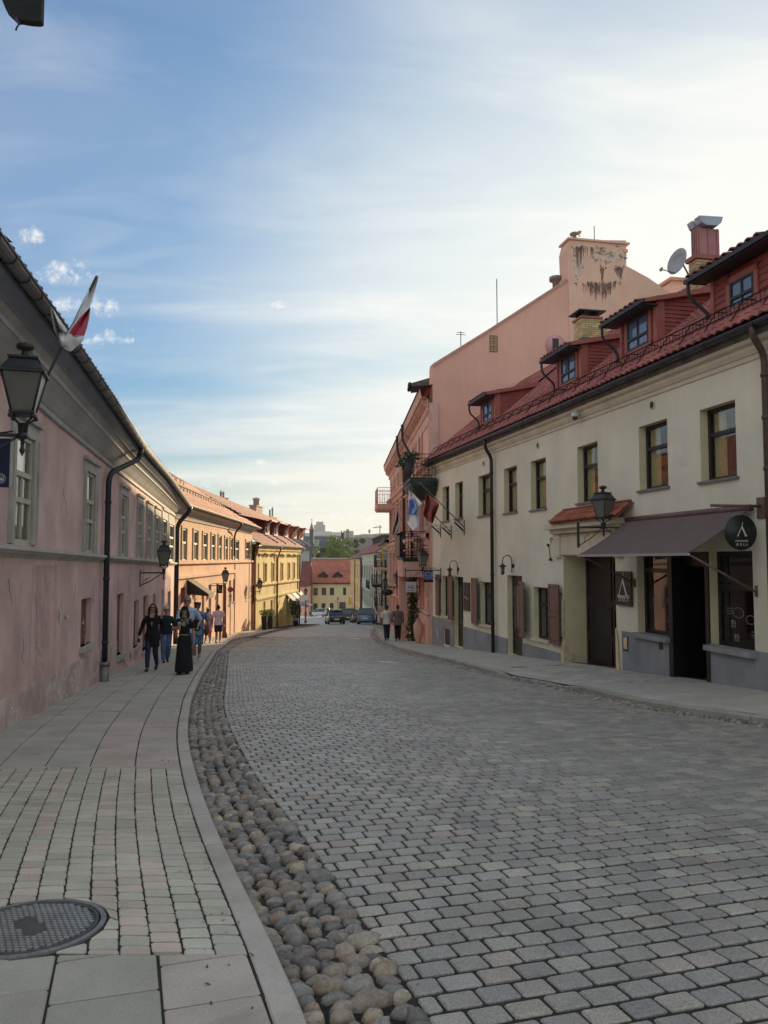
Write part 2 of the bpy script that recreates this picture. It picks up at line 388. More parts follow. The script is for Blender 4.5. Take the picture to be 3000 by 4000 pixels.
# ---------------------------------------------------------------- ground sheets
def sheet(name, m, ya, yb, st, xf, zf, nx=2):
    mb = MB(); ys = []; y = ya
    while y < yb: ys.append(y); y += st if y < 60 else st*3
    ys.append(yb); rows = []
    for y in ys:
        a, b = xf(y); rows.append([V((a+(b-a)*i/nx, y, zf(a+(b-a)*i/nx, y))) for i in range(nx+1)])
    vs = [p for r in rows for p in r]; k = nx+1
    mb.add(vs, [(i*k+j, i*k+j+1, (i+1)*k+j+1, (i+1)*k+j) for i in range(len(rows)-1) for j in range(nx)])
    return tag(mb.build(name, m), kind='structure')
gm_ = MB(); Yg = [-60, 0, 100, 205, 400, 900, 1800, 2500]
for a, b in zip(Yg, Yg[1:]):
    gm_.quad((-300-b*.35, a, gz(0, a)-.6), (300+b*.35, a, gz(0, a)-.6), (300+b*.35, b, gz(0, b)-.6), (-300-b*.35, b, gz(0, b)-.6))
tag(gm_.build('ground', m_land), kind='structure')
road = sheet('road', m_joint, -6, 62, .6, lambda y: (pl(y)-.02, kr(y)+.06), lambda x, y: rz(x, y)-.013, 4)
sheet('far_road', m_road2, 46, 205, 1.2, lambda y: (pl(y)-.4 if y < 78 else -24-(y-78)*.25, kr(y)+.1), lambda x, y: rz(x, y)+(.0 if y < 63 else .0)-.004, 3)
gut = sheet('left_gutter', m_soil, -6, 80, .6, lambda y: (kl(y)-.05, pl(y)+.0), lambda x, y: rz(x, y)-.027, 2)
pavL = sheet('left_pavement', m_joint, -6, 80, .6, lambda y: (wallL(y)-.4, kl(y)-.02), lambda x, y: gz(x, y)-.010, 3)
pavR = sheet('right_pavement', m_joint, -6, 150, .6, lambda y: (kr(y)+.02, wallR(y)+.4), lambda x, y: szr(x, y)-.012, 4)
sheet('far_square', m_road2, 79.5, 230, 3, lambda y: (-46, pl(y)-.39 if y < 79 else -23.9-(y-78)*.25), lambda x, y: rz(x, y)-.008, 2)
# ---------------------------------------------------------------- road pavers in gently turning courses
def jit(a): return random.uniform(-a, a)
def paver(c, u, w, L, D, h=.05, g=.005, bev=.008, tint=(1, 1, 1), zf=None, rough=.004, clipf=None):
    """one rounded paver: centre c, unit axes u (length) and w (depth)"""
    mb = MB(); a, b = L/2-g, D/2-g
    oc = min(.010, a*.3)
    out = [(-a+oc, -b), (a-oc, -b), (a, -b+oc), (a, b-oc), (a-oc, b), (-a+oc, b), (-a, b-oc), (-a, -b+oc)]
    out = [(x+jit(rough), y+jit(rough)) for x, y in out]
    ks = (a-bev)/a, (b-bev)/b
    tz = jit(.0025); t1, t2 = jit(.012), jit(.012)
    def W_(x, y, dz):
        p = c+u*x+w*y; return V((p.x, p.y, zf(p.x, p.y)+dz))
    bot = [W_(x, y, -.03) for x, y in out]; mid = [W_(x, y, -.007+tz) for x, y in out]
    top = [W_(x*ks[0], y*ks[1], tz+x*t1+y*t2) for x, y in out]
    vs = bot+mid+top
    fs = [(i, (i+1) % 8, 8+(i+1) % 8, 8+i) for i in range(8)]+[(8+i, 8+(i+1) % 8, 16+(i+1) % 8, 16+i) for i in range(8)]+[tuple(range(16, 24))]
    mb.add(vs, fs, 0, tint)
    return mb
def tcol(base, spread, warm=0):
    k = 1+jit(spread); w = jit(warm); return (base[0]*k*(1+w), base[1]*k, base[2]*k*(1-w))
def cen(y): return (pl(y)+pr(y))/2
items = []
y = 1.2; row = 0
head = math.radians(19)
while y < 47:
    # heading of the course follows the street axis
    dx = (cen(y+2.5)-cen(y-2.5))/5; an = math.atan(-dx)
    u = V((math.cos(an), math.sin(an), 0)); w = V((-math.sin(an), math.cos(an), 0))
    c0 = V((cen(y), y, 0)); D = .140
    # extents along the course
    def edge(f, sgn):
        s_ = 0
        for _ in range(6):
            p = c0+u*s_; s_ += (f(p.y)-p.x)/u.x
        return s_
    L0, L1 = edge(pl, -1)+.012, edge(pr, 1)
    s_ = L0+(row % 2)*.0; first = True
    ln = .186
    s_ = L0
    cut = ln*(.5 if row % 2 else 1.0)*random.uniform(.8, 1.0)
    while s_ < L1-.03:
        l_ = (cut if first else ln*random.uniform(.93, 1.07)); l_ = min(l_, L1-s_); first = False
        p = c0+u*(s_+l_/2)
        if l_ > .05:
            zz_ = noise.noise(V((p.x*.5, p.y*.5, 0)))
            r_ = random.random(); right = min(max((p.x-cen(p.y))/4+.5, 0), 1)
            if r_ < .15+.13*right: base = (.37, .36, .325)
            elif r_ < .27: base = (.345, .315, .30)
            elif r_ < .72: base = (.285, .28, .275)
            else: base = (.32, .315, .305)
            t = tcol(base, .10, .02); k = 1+.10*zz_-.10*right; t = tuple(q*k for q in t)
            far = p.y > 24
            mb = paver(p, u, w, l_, D, tint=t, zf=rz, rough=.003, g=.0042+(.003 if p.x < cen(p.y)-.5 else 0)) if not far else None
            if far:
                mb = MB(); a_, b_ = l_/2-.005, D/2-.005
                q4 = [p-u*a_-w*b_, p+u*a_-w*b_, p+u*a_+w*b_, p-u*a_+w*b_]
                mb.add([V((q.x, q.y, rz(q.x, q.y)-.02)) for q in q4]+[V((p.x+(q.x-p.x)*.88, p.y+(q.y-p.y)*.85, rz(q.x, q.y)+jit(.002))) for q in q4],
                       [(4, 5, 6, 7), (0, 1, 5, 4), (1, 2, 6, 5), (2, 3, 7, 6), (3, 0, 4, 7)], 0, t)
            items.append((mb, scr((p.x, p.y, rz(p.x, p.y)), 1)))
        s_ += l_
    y += D/math.cos(an)*(1.0 if y < 24 else 1.0); row += 1
pieces('paver', items, m_pav, road, 300, 'small_pavers')
# ---------------------------------------------------------------- left pavement: slabs, brick pavers, slabs
items = []
MANC = gpix(118, 3620); MANR = .335
Yb0, Yb1 = gpix(700, 3728).y, gpix(700, 3000).y
def polypav(pts, tint, zf, g=.004, bev=.005, rough=.002, circ=True, tilt=.008):
    c = sum((V((p[0], p[1], 0)) for p in pts), V())/len(pts); out = []
    for i, p in enumerate(pts):   # inset each corner along its two edges
        p = V((p[0], p[1], 0)); d1 = (V((*pts[i-1][:2], 0))-p); d2 = (V((*pts[(i+1) % len(pts)][:2], 0))-p)
        if d1.length < .004 or d2.length < .004: continue
        d1.normalize(); d2.normalize(); q = p+(d1+d2)*(g*1.1)
        cc = min(.010, .25*(p-c).length)
        out += [q+d1*cc+V((jit(rough), jit(rough), 0)), q+d2*cc+V((jit(rough), jit(rough), 0))]
    if len(out) < 6: return None
    if circ:
        for q in out:
            d = V((q.x-MANC.x, q.y-MANC.y, 0))
            if d.length < MANR+.045: q += d.normalized()*(MANR+.045-d.length)
    area = abs(sum(a.x*b.y-b.x*a.y for a, b in zip(out, out[1:]+out[:1])))/2
    if area < .0012: return None
    k = len(out); tz = jit(.002); t1, t2 = jit(tilt), jit(tilt); r = max((q-c).length for q in out)
    W_ = lambda q, dz: V((q.x, q.y, zf(q.x, q.y)+dz))
    bot = [W_(q, -.03) for q in out]; mid = [W_(q, -bev*.8+tz) for q in out]; top = [W_(q+(c-q)*(bev/r), tz+(q.x-c.x)*t1+(q.y-c.y)*t2) for q in out]
    mb = MB(); mb.add(bot+mid+top, [(i, (i+1) % k, k+(i+1) % k, k+i) for i in range(k)]+[(k+i, k+(i+1) % k, 2*k+(i+1) % k, 2*k+i) for i in range(k)]+[tuple(range(2*k, 3*k))], 0, tint)
    return mb
def clip(pts, f):   # keep f(p) >= 0
    out = []
    for a, b in zip(pts, pts[1:]+pts[:1]):
        fa, fb = f(a), f(b)
        if fa >= 0: out.append(a)
        if (fa >= 0) != (fb >= 0): t = fa/(fa-fb); out.append((a[0]+(b[0]-a[0])*t, a[1]+(b[1]-a[1])*t))
    return out
def put(pts, tint, zf, area, **kw):
    mb = polypav(pts, tint, zf, **kw)
    if mb: c = pts[0]; items.append((mb, scr((c[0], c[1], gz(0, c[1])), area)))
# slabs nearest the camera, laid square to the kerb and cut along the brick field
an = math.radians(18.5); ux, uy = -math.cos(an), -math.sin(an); wx_, wy_ = -math.sin(an), math.cos(an)
K0 = (kl(Yb0)-.145, Yb0)
def sp(s_, w_): return (K0[0]+ux*s_+wx_*w_, K0[1]+uy*s_+wy_*w_)
cols_ = [(0, .40, .085), (.40, .845, .30), (.845, 1.26, .16), (1.26, 1.68, .33), (1.68, 2.1, .1), (2.1, 2.5, .3)]
for ci, (s0, s1, off) in enumerate(cols_):
    w_ = 1.3-off; n_ = 0
    while w_ > -4:
        P0 = [sp(s0, w_-.40), sp(s1, w_-.40), sp(s1, w_), sp(s0, w_)]
        P0 = clip(P0, lambda p: Yb0-p[1]); 
        if len(P0) > 2: put(P0, tcol((.50, .44, .41) if ci == 0 else (.40, .385, .35), .05, .01), gz, 5, g=.006, bev=.006)
        w_ -= .40; n_ += 1
# small bricks in columns that run with the kerb; their cross joints lie across the street
CW, D = .150, .1165
for k in range(34):
    y = Yb0-((k*.37) % 1)*D
    while y < Yb1+((k*.61) % 1)*.12:
        y1 = y+D*random.uniform(.90, .94)
        P0 = [(kl(y)-.145-CW*(k+1), y), (kl(y)-.145-CW*k, y), (kl(y1)-.145-CW*k, y1), (kl(y1)-.145-CW*(k+1), y1)]
        if P0[1][0] > wallL(y)-.05:
            P0 = clip(P0, lambda p: p[1]-Yb0); cx = sum(p[0] for p in P0)/max(len(P0), 1); cy_ = sum(p[1] for p in P0)/max(len(P0), 1)
            if len(P0) > 2 and math.hypot(cx-MANC.x, cy_-MANC.y) > MANR+.01:
                tone = random.random(); col = (.56, .48, .445) if (k in (2, 3, 4, 7) and tone < .6) else (.52, .50, .445)
                put(P0, tcol(col, .10, .02), gz, 1, g=.004, bev=.006, rough=.003, tilt=.02)
        y += D
# larger slabs up the street: joints follow the kerb
SW = .46
for k in range(9):
    y = Yb1+.03*(k % 3)-.02; off = (.17, .0, .21, .08, .25, .12, .3, .05, .2)[k]; first = True
    while y < 60:
        y1 = y+(.40-off*.8 if first else .40); first = False; q = lambda yy, s_: (kl(yy)-.145-s_, yy)
        if q(y, SW*k)[0] > wallL(y)-.05:
            col = (.50, .43, .40) if (k < 2 and y < 11 and random.random() < .8) or random.random() < .1 else (.445, .43, .405)
            put([q(y, SW*(k+1)), q(y, SW*k), q(y1, SW*k), q(y1, SW*(k+1))], tcol(col, .05, .012), gz, 6, g=.0055, bev=.005)
        y = y1
pieces('paving_slab', items, m_slab, pavL, 300, 'small_paving_slabs')
# ---------------------------------------------------------------- right pavement slabs
items = []
def rpt(y, f): k = kr(y)+.15; return (k+(wallR(y)-k+.1)*f, y)
y = 5.5; r = 0
while y < 75:
    rough_zone = 15.8 < y < 20.4; n_ = 5 if not rough_zone else 9; st = .5 if not rough_zone else .22
    if y > 32: st = 1.0
    for k in range(n_):
        f0, f1 = k/n_, (k+1)/n_; o_ = st*.5 if k % 2 else 0
        put([rpt(y+o_, f0), rpt(y+o_, f1), rpt(y+o_+st, f1), rpt(y+o_+st, f0)], tcol((.46, .445, .42), .05 if not rough_zone else .15, .015), szr, 3 if not rough_zone else 1, g=.003 if not rough_zone else .007, bev=.004, circ=False, rough=.002 if not rough_zone else .008, tilt=.004 if not rough_zone else .03)
    y += st
pieces('paving_slab', items, m_slab, pavR, 300, 'small_paving_slabs')
# ---------------------------------------------------------------- kerbs
def kerb(name, f, ya, yb, side, L, zt, w=.135, drop=None):
    root = tag(MB().build(name, m_kerb), kind='structure')
    y = ya; its = []
    while y < yb:
        ln = L*random.uniform(.75, 1.15) if side < 0 else L
        dx = (f(y+.4)-f(y-.4))/.8; y2 = y+ln/math.sqrt(1+dx*dx)
        a, b = V((f(y), y, 0)), V((f(y2), y2, 0)); d = (b-a).normalized(); n = V((d.y, -d.x, 0))*(-side)
        a = a+d*.005; b = b-d*.005; j = jit(.004)
        n2 = max(1, int(ln/.45)); mb = MB(); vs = []
        prof = [(0, -.20), (0, -.022), (.012, -.004), (.022, 0), (w-.012, 0), (w-.004, -.008), (w-.004, -.2)]
        rs = []
        for i in range(n2+1):
            p = a+(b-a)*i/n2; p = V((f(p.y), p.y, 0)) if 0 < i < n2 else p
            dz = drop(p.y) if drop else 0
            rs.append([V((p.x+n.x*-q[0], p.y+n.y*-q[0], zt(p.x, p.y)+q[1]+j+(dz if q[1] > -.15 else 0))) for q in prof])
        t = tcol((.49, .45, .42) if side < 0 else (.38, .365, .34), .07, .02)
        mb.rings(rs, tint=t, sm=False)
        its.append((mb, scr((a.x, a.y, gz(0, a.y)), 1))); y = y2
    pieces('kerb_stone', its, m_kerb, root, 300)
    return root
dropL = lambda y: -.07*max(0, 1-abs(y-56)/9)
kerb('left_kerb', kl, -1.0, 79, -1, .95, gz, drop=dropL)
dropR = lambda y: -.075*max(0, min(1, 2.2-abs(y-18.1)))
kerb('right_kerb', kr, 7, 112, 1, 1.0, gz, w=.15, drop=dropR)
# ---------------------------------------------------------------- cobbles in the gutters
def cobble(p, L, Wd, Hh, an, tint, seg=9):
    mb = MB(); rs = []; g0 = random.random()*6; ex = [1+.16*math.sin(2*(2*PI*k/seg)+g0)+.12*math.sin(3*(2*PI*k/seg)+g0*2)+jit(.15) for k in range(seg)]
    M_ = Matrix.Rotation(an, 3, 'Z') @ Matrix.Rotation(jit(.28), 3, 'X') @ Matrix.Rotation(jit(.2), 3, 'Y')
    lv = [(-.7, .92), (.0, 1.0), (.50, .93), (.80, .74), (.97, .42), (1.0, .12)] if seg > 6 else [(-.3, 1.0), (.6, .88), (1.0, .35)]
    kx, ky = jit(.12), jit(.12)
    for h, s_ in lv:
        rs.append([p+M_ @ V((math.cos(2*PI*k/seg)*L/2*s_*ex[k]+kx*L*(1-s_), math.sin(2*PI*k/seg)*Wd/2*s_*ex[k]+ky*Wd*(1-s_), h*Hh+jit(.005))) for k in range(seg)])
    return mb.rings(rs, tint=tint, sm=True)
def cobcol():
    r = random.random()
    if r < .20: b = (.37, .30, .24)
    elif r < .38: b = (.31, .255, .235)
    elif r < .62: b = (.21, .20, .195)
    elif r < .90: b = (.30, .285, .265)
    else: b = (.44, .38, .30)
    return tcol(b, .22, .03)
def cobbles(root, fa, fb, ya, yb, dens, its):
    y = ya
    while y < yb:
        a, b = fa(y), fb(y); wd = b-a
        far = y > 26
        sc_ = 1.0 if y < 30 else 1.5
        n = max(3, int(wd/(.110*sc_)))
        an0 = -math.atan((fa(y+1)-fa(y-1))/2)
        for k in range(n):
            big = random.random() < .10
            L = random.uniform(.09, .14)*(1.5 if big else 1)*sc_; Wd = L*random.uniform(.55, .80)
            x = a+.02+(k+.5)*(wd-.03)/n+jit(.018)
            yy = y+(x-(a+b)/2)*math.tan(an0)*.8+jit(.02)
            x = min(max(x, a+L*.42), b-L*.40)
            p = V((x, yy, rz(x, yy)-.028+jit(.008)))
            its.append((cobble(p, L, Wd, random.uniform(.030, .055), an0+jit(.4), cobcol(), 9 if not far else 6), scr(p, L*7)))
        y += .082*sc_
its = []; cobbles(gut, kl, pl, 1.4, 44, 1, its)
pieces('cobblestone', its, m_cob, gut, 300, 'small_cobblestones')
guR = tag(MB().build('right_gutter', m_cob), kind='structure')
its = []; cobbles(guR, lambda y: kr(y)-.36, lambda y: kr(y)+.01, 7, 62, 1, its)
pieces('cobblestone', its, m_cob, guR, 300, 'small_cobblestones')
# fallen leaves and grit along the gutter
mb = MB(); rr_ = random.Random(31)
for _ in range(260):
    y_ = 1.6+rr_.random()**1.6*22; x_ = rr_.choice((kl(y_)+rr_.uniform(.0, .5), kl(y_)-.13-rr_.random()*.25, pl(y_)+rr_.random()**2*1.2)); s_ = rr_.uniform(.006, .018); a_ = rr_.random()*6
    z_ = (gz(x_, y_)+.004) if x_ < kl(y_) else rz(x_, y_)+rr_.uniform(.004, .02); u_, v_ = V((math.cos(a_)*s_, math.sin(a_)*s_, rr_.uniform(0, .006))), V((-math.sin(a_)*s_*.5, math.cos(a_)*s_*.5, rr_.uniform(0, .005)))
    p_ = V((x_, y_, z_)); mb.add([p_-u_, p_+v_, p_+u_, p_-v_], [(0, 1, 2, 3)], 0, rr_.choice(((1, 1, 1), (.5, .4, .3), (1.4, 1.2, .8))))
tag(mb.build('leaf_litter', mat('dry_leaf', (.24, .17, .09), .9, tint=True), fix=False), 'scattered dry leaves and grit along the left gutter', 'leaf litter', kind='stuff')
# driveway cobbles in front of the gate come with the rough slab zone above
# ---------------------------------------------------------------- manhole cover
mh = thing('manhole_cover', 'round cast iron manhole cover with raised hatch pattern in the left pavement', 'manhole cover', (MANC.x, MANC.y, gz(0, MANC.y)))
an_s = math.atan(.0615)
RM = Matrix.Rotation(-an_s, 3, 'X')
def mh_ring(name, prof, m, seg=40):
    mb = MB(); mb.rings([[V(mh.location)+RM @ V((r*math.cos(2*PI*k/seg), r*math.sin(2*PI*k/seg), z)) for k in range(seg)] for r, z in prof], cap=False, sm=False); return mb.build(name, m, mh)
mh_ring('frame_ring', [(MANR+.03, -.05), (MANR+.028, .004), (MANR+.002, .006), (MANR, -.02)], m_iron)
mb = MB(); seg = 40
mb.rings([[V(mh.location)+RM @ V((r*math.cos(2*PI*k/seg), r*math.sin(2*PI*k/seg), z)) for k in range(seg)] for r, z in ((MANR-.006, -.03), (MANR-.008, .004), (MANR-.022, .004), (MANR-.024, -.003))], cap=True, sm=False)
lid = mb.build('lid', mat('dark_iron', (.10, .097, .092), .6, metal=.3, var=.2, vs=9), mh)
rib = MB(); q = .032
for i in range(-13, 14):
    for j in range(-13, 14):
        x = i*q+(q/2 if j % 2 else 0); y_ = j*q*.86
        rr = math.hypot(x, y_)
        if rr > MANR-.04 or (abs(x*.8+y_*.6) < .055 and abs(y_*.8-x*.6) < .13): continue
        a_ = .0; M_ = RM @ Matrix.Rotation(a_, 3, 'Z')
        rib.box(V(mh.location)+RM @ V((x, y_, .0)), (.024, .0165, .016), M_)
rb_ = rib.build('raised_pattern', mat('worn_iron', (.40, .39, .37), .45, metal=.5, var=.15, vs=8), lid, fix=False); rb_['kind'] = 'stuff'
# white painted dashes on the far road
for i, (xa, xb, yy_) in enumerate([(1480, 1555, 2586.5), (1360, 1405, 2493), (1433, 1457, 2450.5)]):
    a, b = gpix(xa, yy_-2, -.1), gpix(xb, yy_+2, -.1); w_ = .10
    mb = MB(); d = V((b.x-a.x, b.y-a.y, 0)); n_ = V((-d.y, d.x, 0)).normalized()*w_
    f = lambda p, dz: V((p.x, p.y, rz(p.x, p.y)+dz))
    mb.hexa([f(a-n_, -.004), f(b-n_, -.004), f(b+n_, -.004), f(a+n_, -.004), f(a-n_, .006), f(b-n_, .006), f(b+n_, .006), f(a+n_, .006)])
    tag(mb.build('road_marking', m_paint), kind='structure')
# ================================================================ building helpers
def zline(F, p0, p1, o=0.0):
    a, b = F.hit(*p0, o), F.hit(*p1, o)
    return lambda t: a[1]+(b[1]-a[1])*(t-a[0])/(b[0]-a[0])
def loftprof(F, mb, ts, profs, mi=0):
    """profs(t) -> list of (n, z)"""
    rs = [[F.P(t, z, n) for n, z in profs(t)] for t in ts]; k = len(rs[0])
    vs = [p for r in rs for p in r]
    mb.add(vs, [(i*k+j, i*k+j+1, (i+1)*k+j+1, (i+1)*k+j) for i in range(len(rs)-1) for j in range(k-1)], mi, sm=False)
    return mb
def gutter(F, parent, ts, zf, n, r=.075, m=None, brackets=.55, name='gutter'):
    mb = MB()
    loftprof(F, mb, ts, lambda t: [(n+math.cos(a)*r, zf(t)+math.sin(a)*r) for a in [PI+PI*i/6 for i in range(7)]])
    loftprof(F, mb, ts, lambda t: [(n+r-.012, zf(t)), (n+r-.012, zf(t)+.014), (n+r+.012, zf(t)+.014), (n+r+.012, zf(t)-.006)])
    g = mb.build(name, m, parent)
    if brackets:
        b = MB(); t = ts[0]+.2
        while t < ts[-1]:
            P = [F.P(t, zf(t)+math.sin(a)*(r+.008), n+math.cos(a)*(r+.008)) for a in [PI+PI*i/6 for i in range(7)]]
            for p, q in zip(P, P[1:]):
                dd = F.d*.014; b.hexa([p-dd, p+dd, q+dd, q-dd, p-dd-F.n*.006-V((0, 0, .006)), p+dd-F.n*.006-V((0, 0, .006)), q+dd+F.n*.006-V((0, 0, .006)), q-dd+F.n*.006-V((0, 0, .006))])
            t += brackets
        b.build('gutter_brackets', m_dark, g, fix=False)['kind'] = 'stuff'
    return g
def tilefield(F, parent, t0, t1, n0, zf, tp_, rows, m, w=.215, ex=.33, name='roof_tile', N_=300, ncut=None, base=(1, 1, 1), skip=None, back=True, start=0):
    """pantiles: n0,zf = eave line; roof rises tp_ per metre going to -n"""
    ca = 1/math.sqrt(1+tp_*tp_); sa = tp_*ca; its = []
    nu = F.n*sa+V((0, 0, ca))   # normal
    for r in range(start, rows):
        nt_ = int((t1-t0)/w)
        for i in range(nt_):
            ta = t0+i*w
            s0 = r*ex; nn = n0-s0*ca; z = zf(ta+w/2)+s0*sa
            if skip and skip(ta+w/2, nn): continue
            j = jit(.006); k = 5; prof = [(0, .018), (.22, .052), (.5, .060), (.72, .030), (1.0, .006)]
            up = -F.n*ca+V((0, 0, sa)); P0 = F.A+F.d*ta+F.n*nn+V((0, 0, z))
            lo = [P0+F.d*(w*x)+nu*(h+.018+j) for x, h in prof]; hi = [P0+F.d*(w*x)+up*(ex+.03)+nu*(h) for x, h in prof]; dn = [P0+F.d*(w*x)+nu*(h-.008+j)+up*.004 for x, h in prof]
            mb = MB(); q = random.uniform(.80, 1.14); tn = (base[0]*q, base[1]*q*random.uniform(.94, 1.06), base[2]*q)
            mb.add(dn+lo+hi, [(a, a+1, k+a+1, k+a) for a in range(4)]+[(k+a, k+a+1, 2*k+a+1, 2*k+a) for a in range(4)], 0, tn)
            its.append((mb, scr(P0, 1)))
    pieces(name, its, m, parent, N_, 'more_roof_tiles')
def pipe(parent, path, r, m, name='downpipe', collars=(), seg=10):
    mb = MB()
    mb.tube(path, r, seg)
    for p, d in collars: mb.tube([V(p)-V(d)*.03, V(p)+V(d)*.03], r*1.25, seg)
    return mb.build(name, m, parent)
def bend(pts, rad=.12, n=4):
    P = [V(p) for p in pts]; out = [P[0]]
    for a, b, c in zip(P, P[1:], P[2:]):
        u = (a-b); w = (c-b); r = min(rad, u.length*.45, w.length*.45)
        p, q = b+u.normalized()*r, b+w.normalized()*r
        out += [(p*(1-k)**2+b*2*k*(1-k)+q*k*k) for k in [i/n for i in range(n+1)]]
    return out+[P[-1]]
m_pink = mat('pink_plaster', (.69, .47, .43), .9, var=.20, vs=.9, grain=.05, gs=30, bump=.25, bs=18, streak=.04, stain=((.52, .48, .45), .55, .64, .35))
m_pinkd = mat('dark_pink_patch', (.635, .42, .385), .9, var=.18, vs=1.6, bump=.2, bs=18, streak=.2)
m_plinthL = mat('peeling_plinth', (.58, .42, .38), .92, var=.24, vs=1.6, bump=.5, bs=14, streak=.15, stain=((.60, .58, .52), 1.7, .55, .75))
m_band = mat('grey_moulding', (.47, .445, .40), .85, var=.14, vs=2, bump=.15, bs=30, streak=.14)
m_band2 = mat('ochre_moulding', (.56, .42, .24), .85, var=.12, vs=2, bump=.15, bs=30)
m_cove = mat('cove_boards', (.45, .44, .42), .75, var=.16, vs=1.3, streak=.05)
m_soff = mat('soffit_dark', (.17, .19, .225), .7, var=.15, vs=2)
m_zinc = mat('zinc_gutter', (.22, .225, .225), .6, metal=.4, var=.2, vs=4)
m_zincd = mat('dark_gutter', (.035, .035, .04), .55, metal=.1, var=.2, vs=4)
m_fram = mat('cream_frame', (.52, .48, .38), .6, var=.08, vs=6)
m_framd = mat('dark_frame', (.035, .028, .025), .5, var=.15, vs=8)
m_redbr = mat('red_brown_wood', (.24, .085, .075), .7, var=.25, vs=4, streak=.2)
m_tile = mat('clay_tile', (.35, .115, .095), .78, var=.30, vs=3, grain=.14, gs=50, tint=True, stain=((.10, .07, .065), 1.6, .62, .5))
m_tileo = mat('orange_tile', (.42, .15, .08), .75, var=.2, vs=3, grain=.12, gs=50, tint=True)
m_tilesheet = mat('roof_underlay', (.22, .07, .06), .9, var=.2, vs=2)
m_orange = mat('apricot_plaster', (.72, .46, .31), .9, var=.16, vs=.7, grain=.05, gs=20, bump=.25, bs=14, streak=.04)
m_yellow = mat('ochre_plaster', (.72, .55, .24), .9, var=.16, vs=.7, grain=.05, gs=20, bump=.25, bs=14, streak=.04)
g_win = glassmat('window_glass', (.03, .035, .04))
g_sky = clearglass('old_window_glass', (.93, .93, .9), .8)
m_glare = mat('cream_glare', (.90, .87, .74), .9, var=.05, vs=3, streak=.05)
def painted_glare(F, w, a, b, c, d, n, f=.72):
    mb = MB(); F.box(mb, a+.03, a+(b-a)*f, c+.04, d-.04, n-.012, n); mb.build('painted_glare', m_glare, w)  # cream sheet behind the glass, coloured to stand in for bright reflections
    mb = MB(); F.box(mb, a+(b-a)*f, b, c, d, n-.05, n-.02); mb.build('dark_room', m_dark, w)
# ================================================================ left pink house
LH = Face((-3.74, 3.0), (-9.48, 34.9))
lh = thing('pink_house', 'long pink plaster house along the left pavement with grey cornice and peeling plinth', 'house', LH.P(14, gz(0, 17)))
def tabf(tb): return lambda t: lerp_tab(tb, t)
lw = tabf([(0, 4.30), (6.9, 4.10), (9.2, 4.0), (15.3, 3.87), (29.6, 3.71), (33, 3.68)])
lg = tabf([(0, 5.0), (5, 4.88), (8.5, 4.80), (11.5, 4.66), (16, 4.44), (23, 4.38), (32.5, 4.10)])
TEND = 32.4
ops = []; wins = []
for (x0, x1, yt, yb) in ((60, 133, 1682, 2118), (336, 371, 1838, 2158), (472, 493, 1930, 2172), (538, 554, 1965, 2175), (575, 590, 1992, 2179), (607, 621, 2012, 2182), (635, 651, 2026, 2187), (661, 678, 2045, 2189)):
    a, b, c, d = LH.rect(x0, yt, x1, yb); c -= .02; ops.append((a, b, c, d, .07)); wins.append((a, b, c, d))
lows = []
for (x0, x1, yt, yb) in ((318, 357, 2342, 2528), (459, 484, 2322, 2562), (524, 543, 2349, 2532), (560, 580, 2330, 2542), (597, 608, 2322, 2530), (631, 641, 2306, 2520), (655, 667, 2312, 2515)):
    a, b, c, d = LH.rect(x0, yt, x1, yb); ops.append((a, b, c, d, .14)); lows.append((a, b, c, d))
mb = MB(); wall(LH, mb, 1.0, TEND, -4.5, 4.3, ops, .16); wl_ = mb.build('wall', m_pink, lh, fix=False)
# paint patches and plinth (a slightly proud skin)
mb = MB()
for (x0, x1, yt, yb) in ((128, 226, 2208, 2640),):
    a, b, c, d = LH.rect(x0, yt, x1, yb); LH.box(mb, a, b, c-.2, d, -.01, .005)
mb.build('repainted_patch', m_pinkd, lh, fix=False)
pb = MB(); pz = zline(LH, (0, 2738), (405, 2528))
for a, b in ((1.0, 5.5), (5.5, 14.75)): LH.slant(pb, a, b, pz(a)-2.5, pz(b)-2.5, pz(a), pz(b), -.01, .035)
LH.slant(pb, 15.35, 16.5, -2.9, -3, pz(15.35), pz(16.5), -.01, .035); pb.build('plinth', m_plinthL, lh)
for a, b, c, d in wins:
    w = window(LH, lh, a, b, c, d, .07, m_fram, g_sky, cols=(2, 2, 1), rows=(.40, .64), fw=.065)
    painted_glare(LH, w, a, b, c, d, -.065, .74)
    k = (b-a)*.22+.02; sb = MB()
    for (p, q, r_, s_) in ((a-k, a, c, d), (b, b+k, c, d), (a-k, b+k, d, d+k*.9)): LH.box(sb, p, q, r_, s_, -.01, .035)
    LH.box(sb, a-k-.05, b+k+.05, d+k*.9, d+k*.9+.07, -.01, .09); LH.box(sb, a-k*.8, a-k*.55, c, d, .035, .055); LH.box(sb, b+k*.55, b+k*.8, c, d, .035, .055)
    sb.build('window_surround', m_band, w)
for i, (a, b, c, d) in enumerate(lows):
    mb = MB(); LH.box(mb, a, b, c, d, -.13, -.10)
    for q in range(1, 4): LH.box(mb, a+(b-a)*q/4-.008, a+(b-a)*q/4+.008, c, d, -.10, -.092)
    bw = mb.build('boarded_window', m_redbr, lh)
    sb = MB(); LH.box(sb, a-.08, b+.08, c-.10, c, -.13, .09); sb.build('sill', m_band, bw)
mb = MB(); lt, lb_ = zline(LH, (0, 2130), (640, 2194)), zline(LH, (0, 2163), (640, 2205))
ts = seq(12, 1.0, TEND)
loftprof(LH, mb, ts, lambda t: [(0, lt(t)+.03), (.13, lt(t)), (.14, lt(t)-.05), (.10, lt(t)-.07), (.09, lb_(t)+.02), (.04, lb_(t)), (0, lb_(t)-.05)])
mb.build('string_course', m_band, lh)
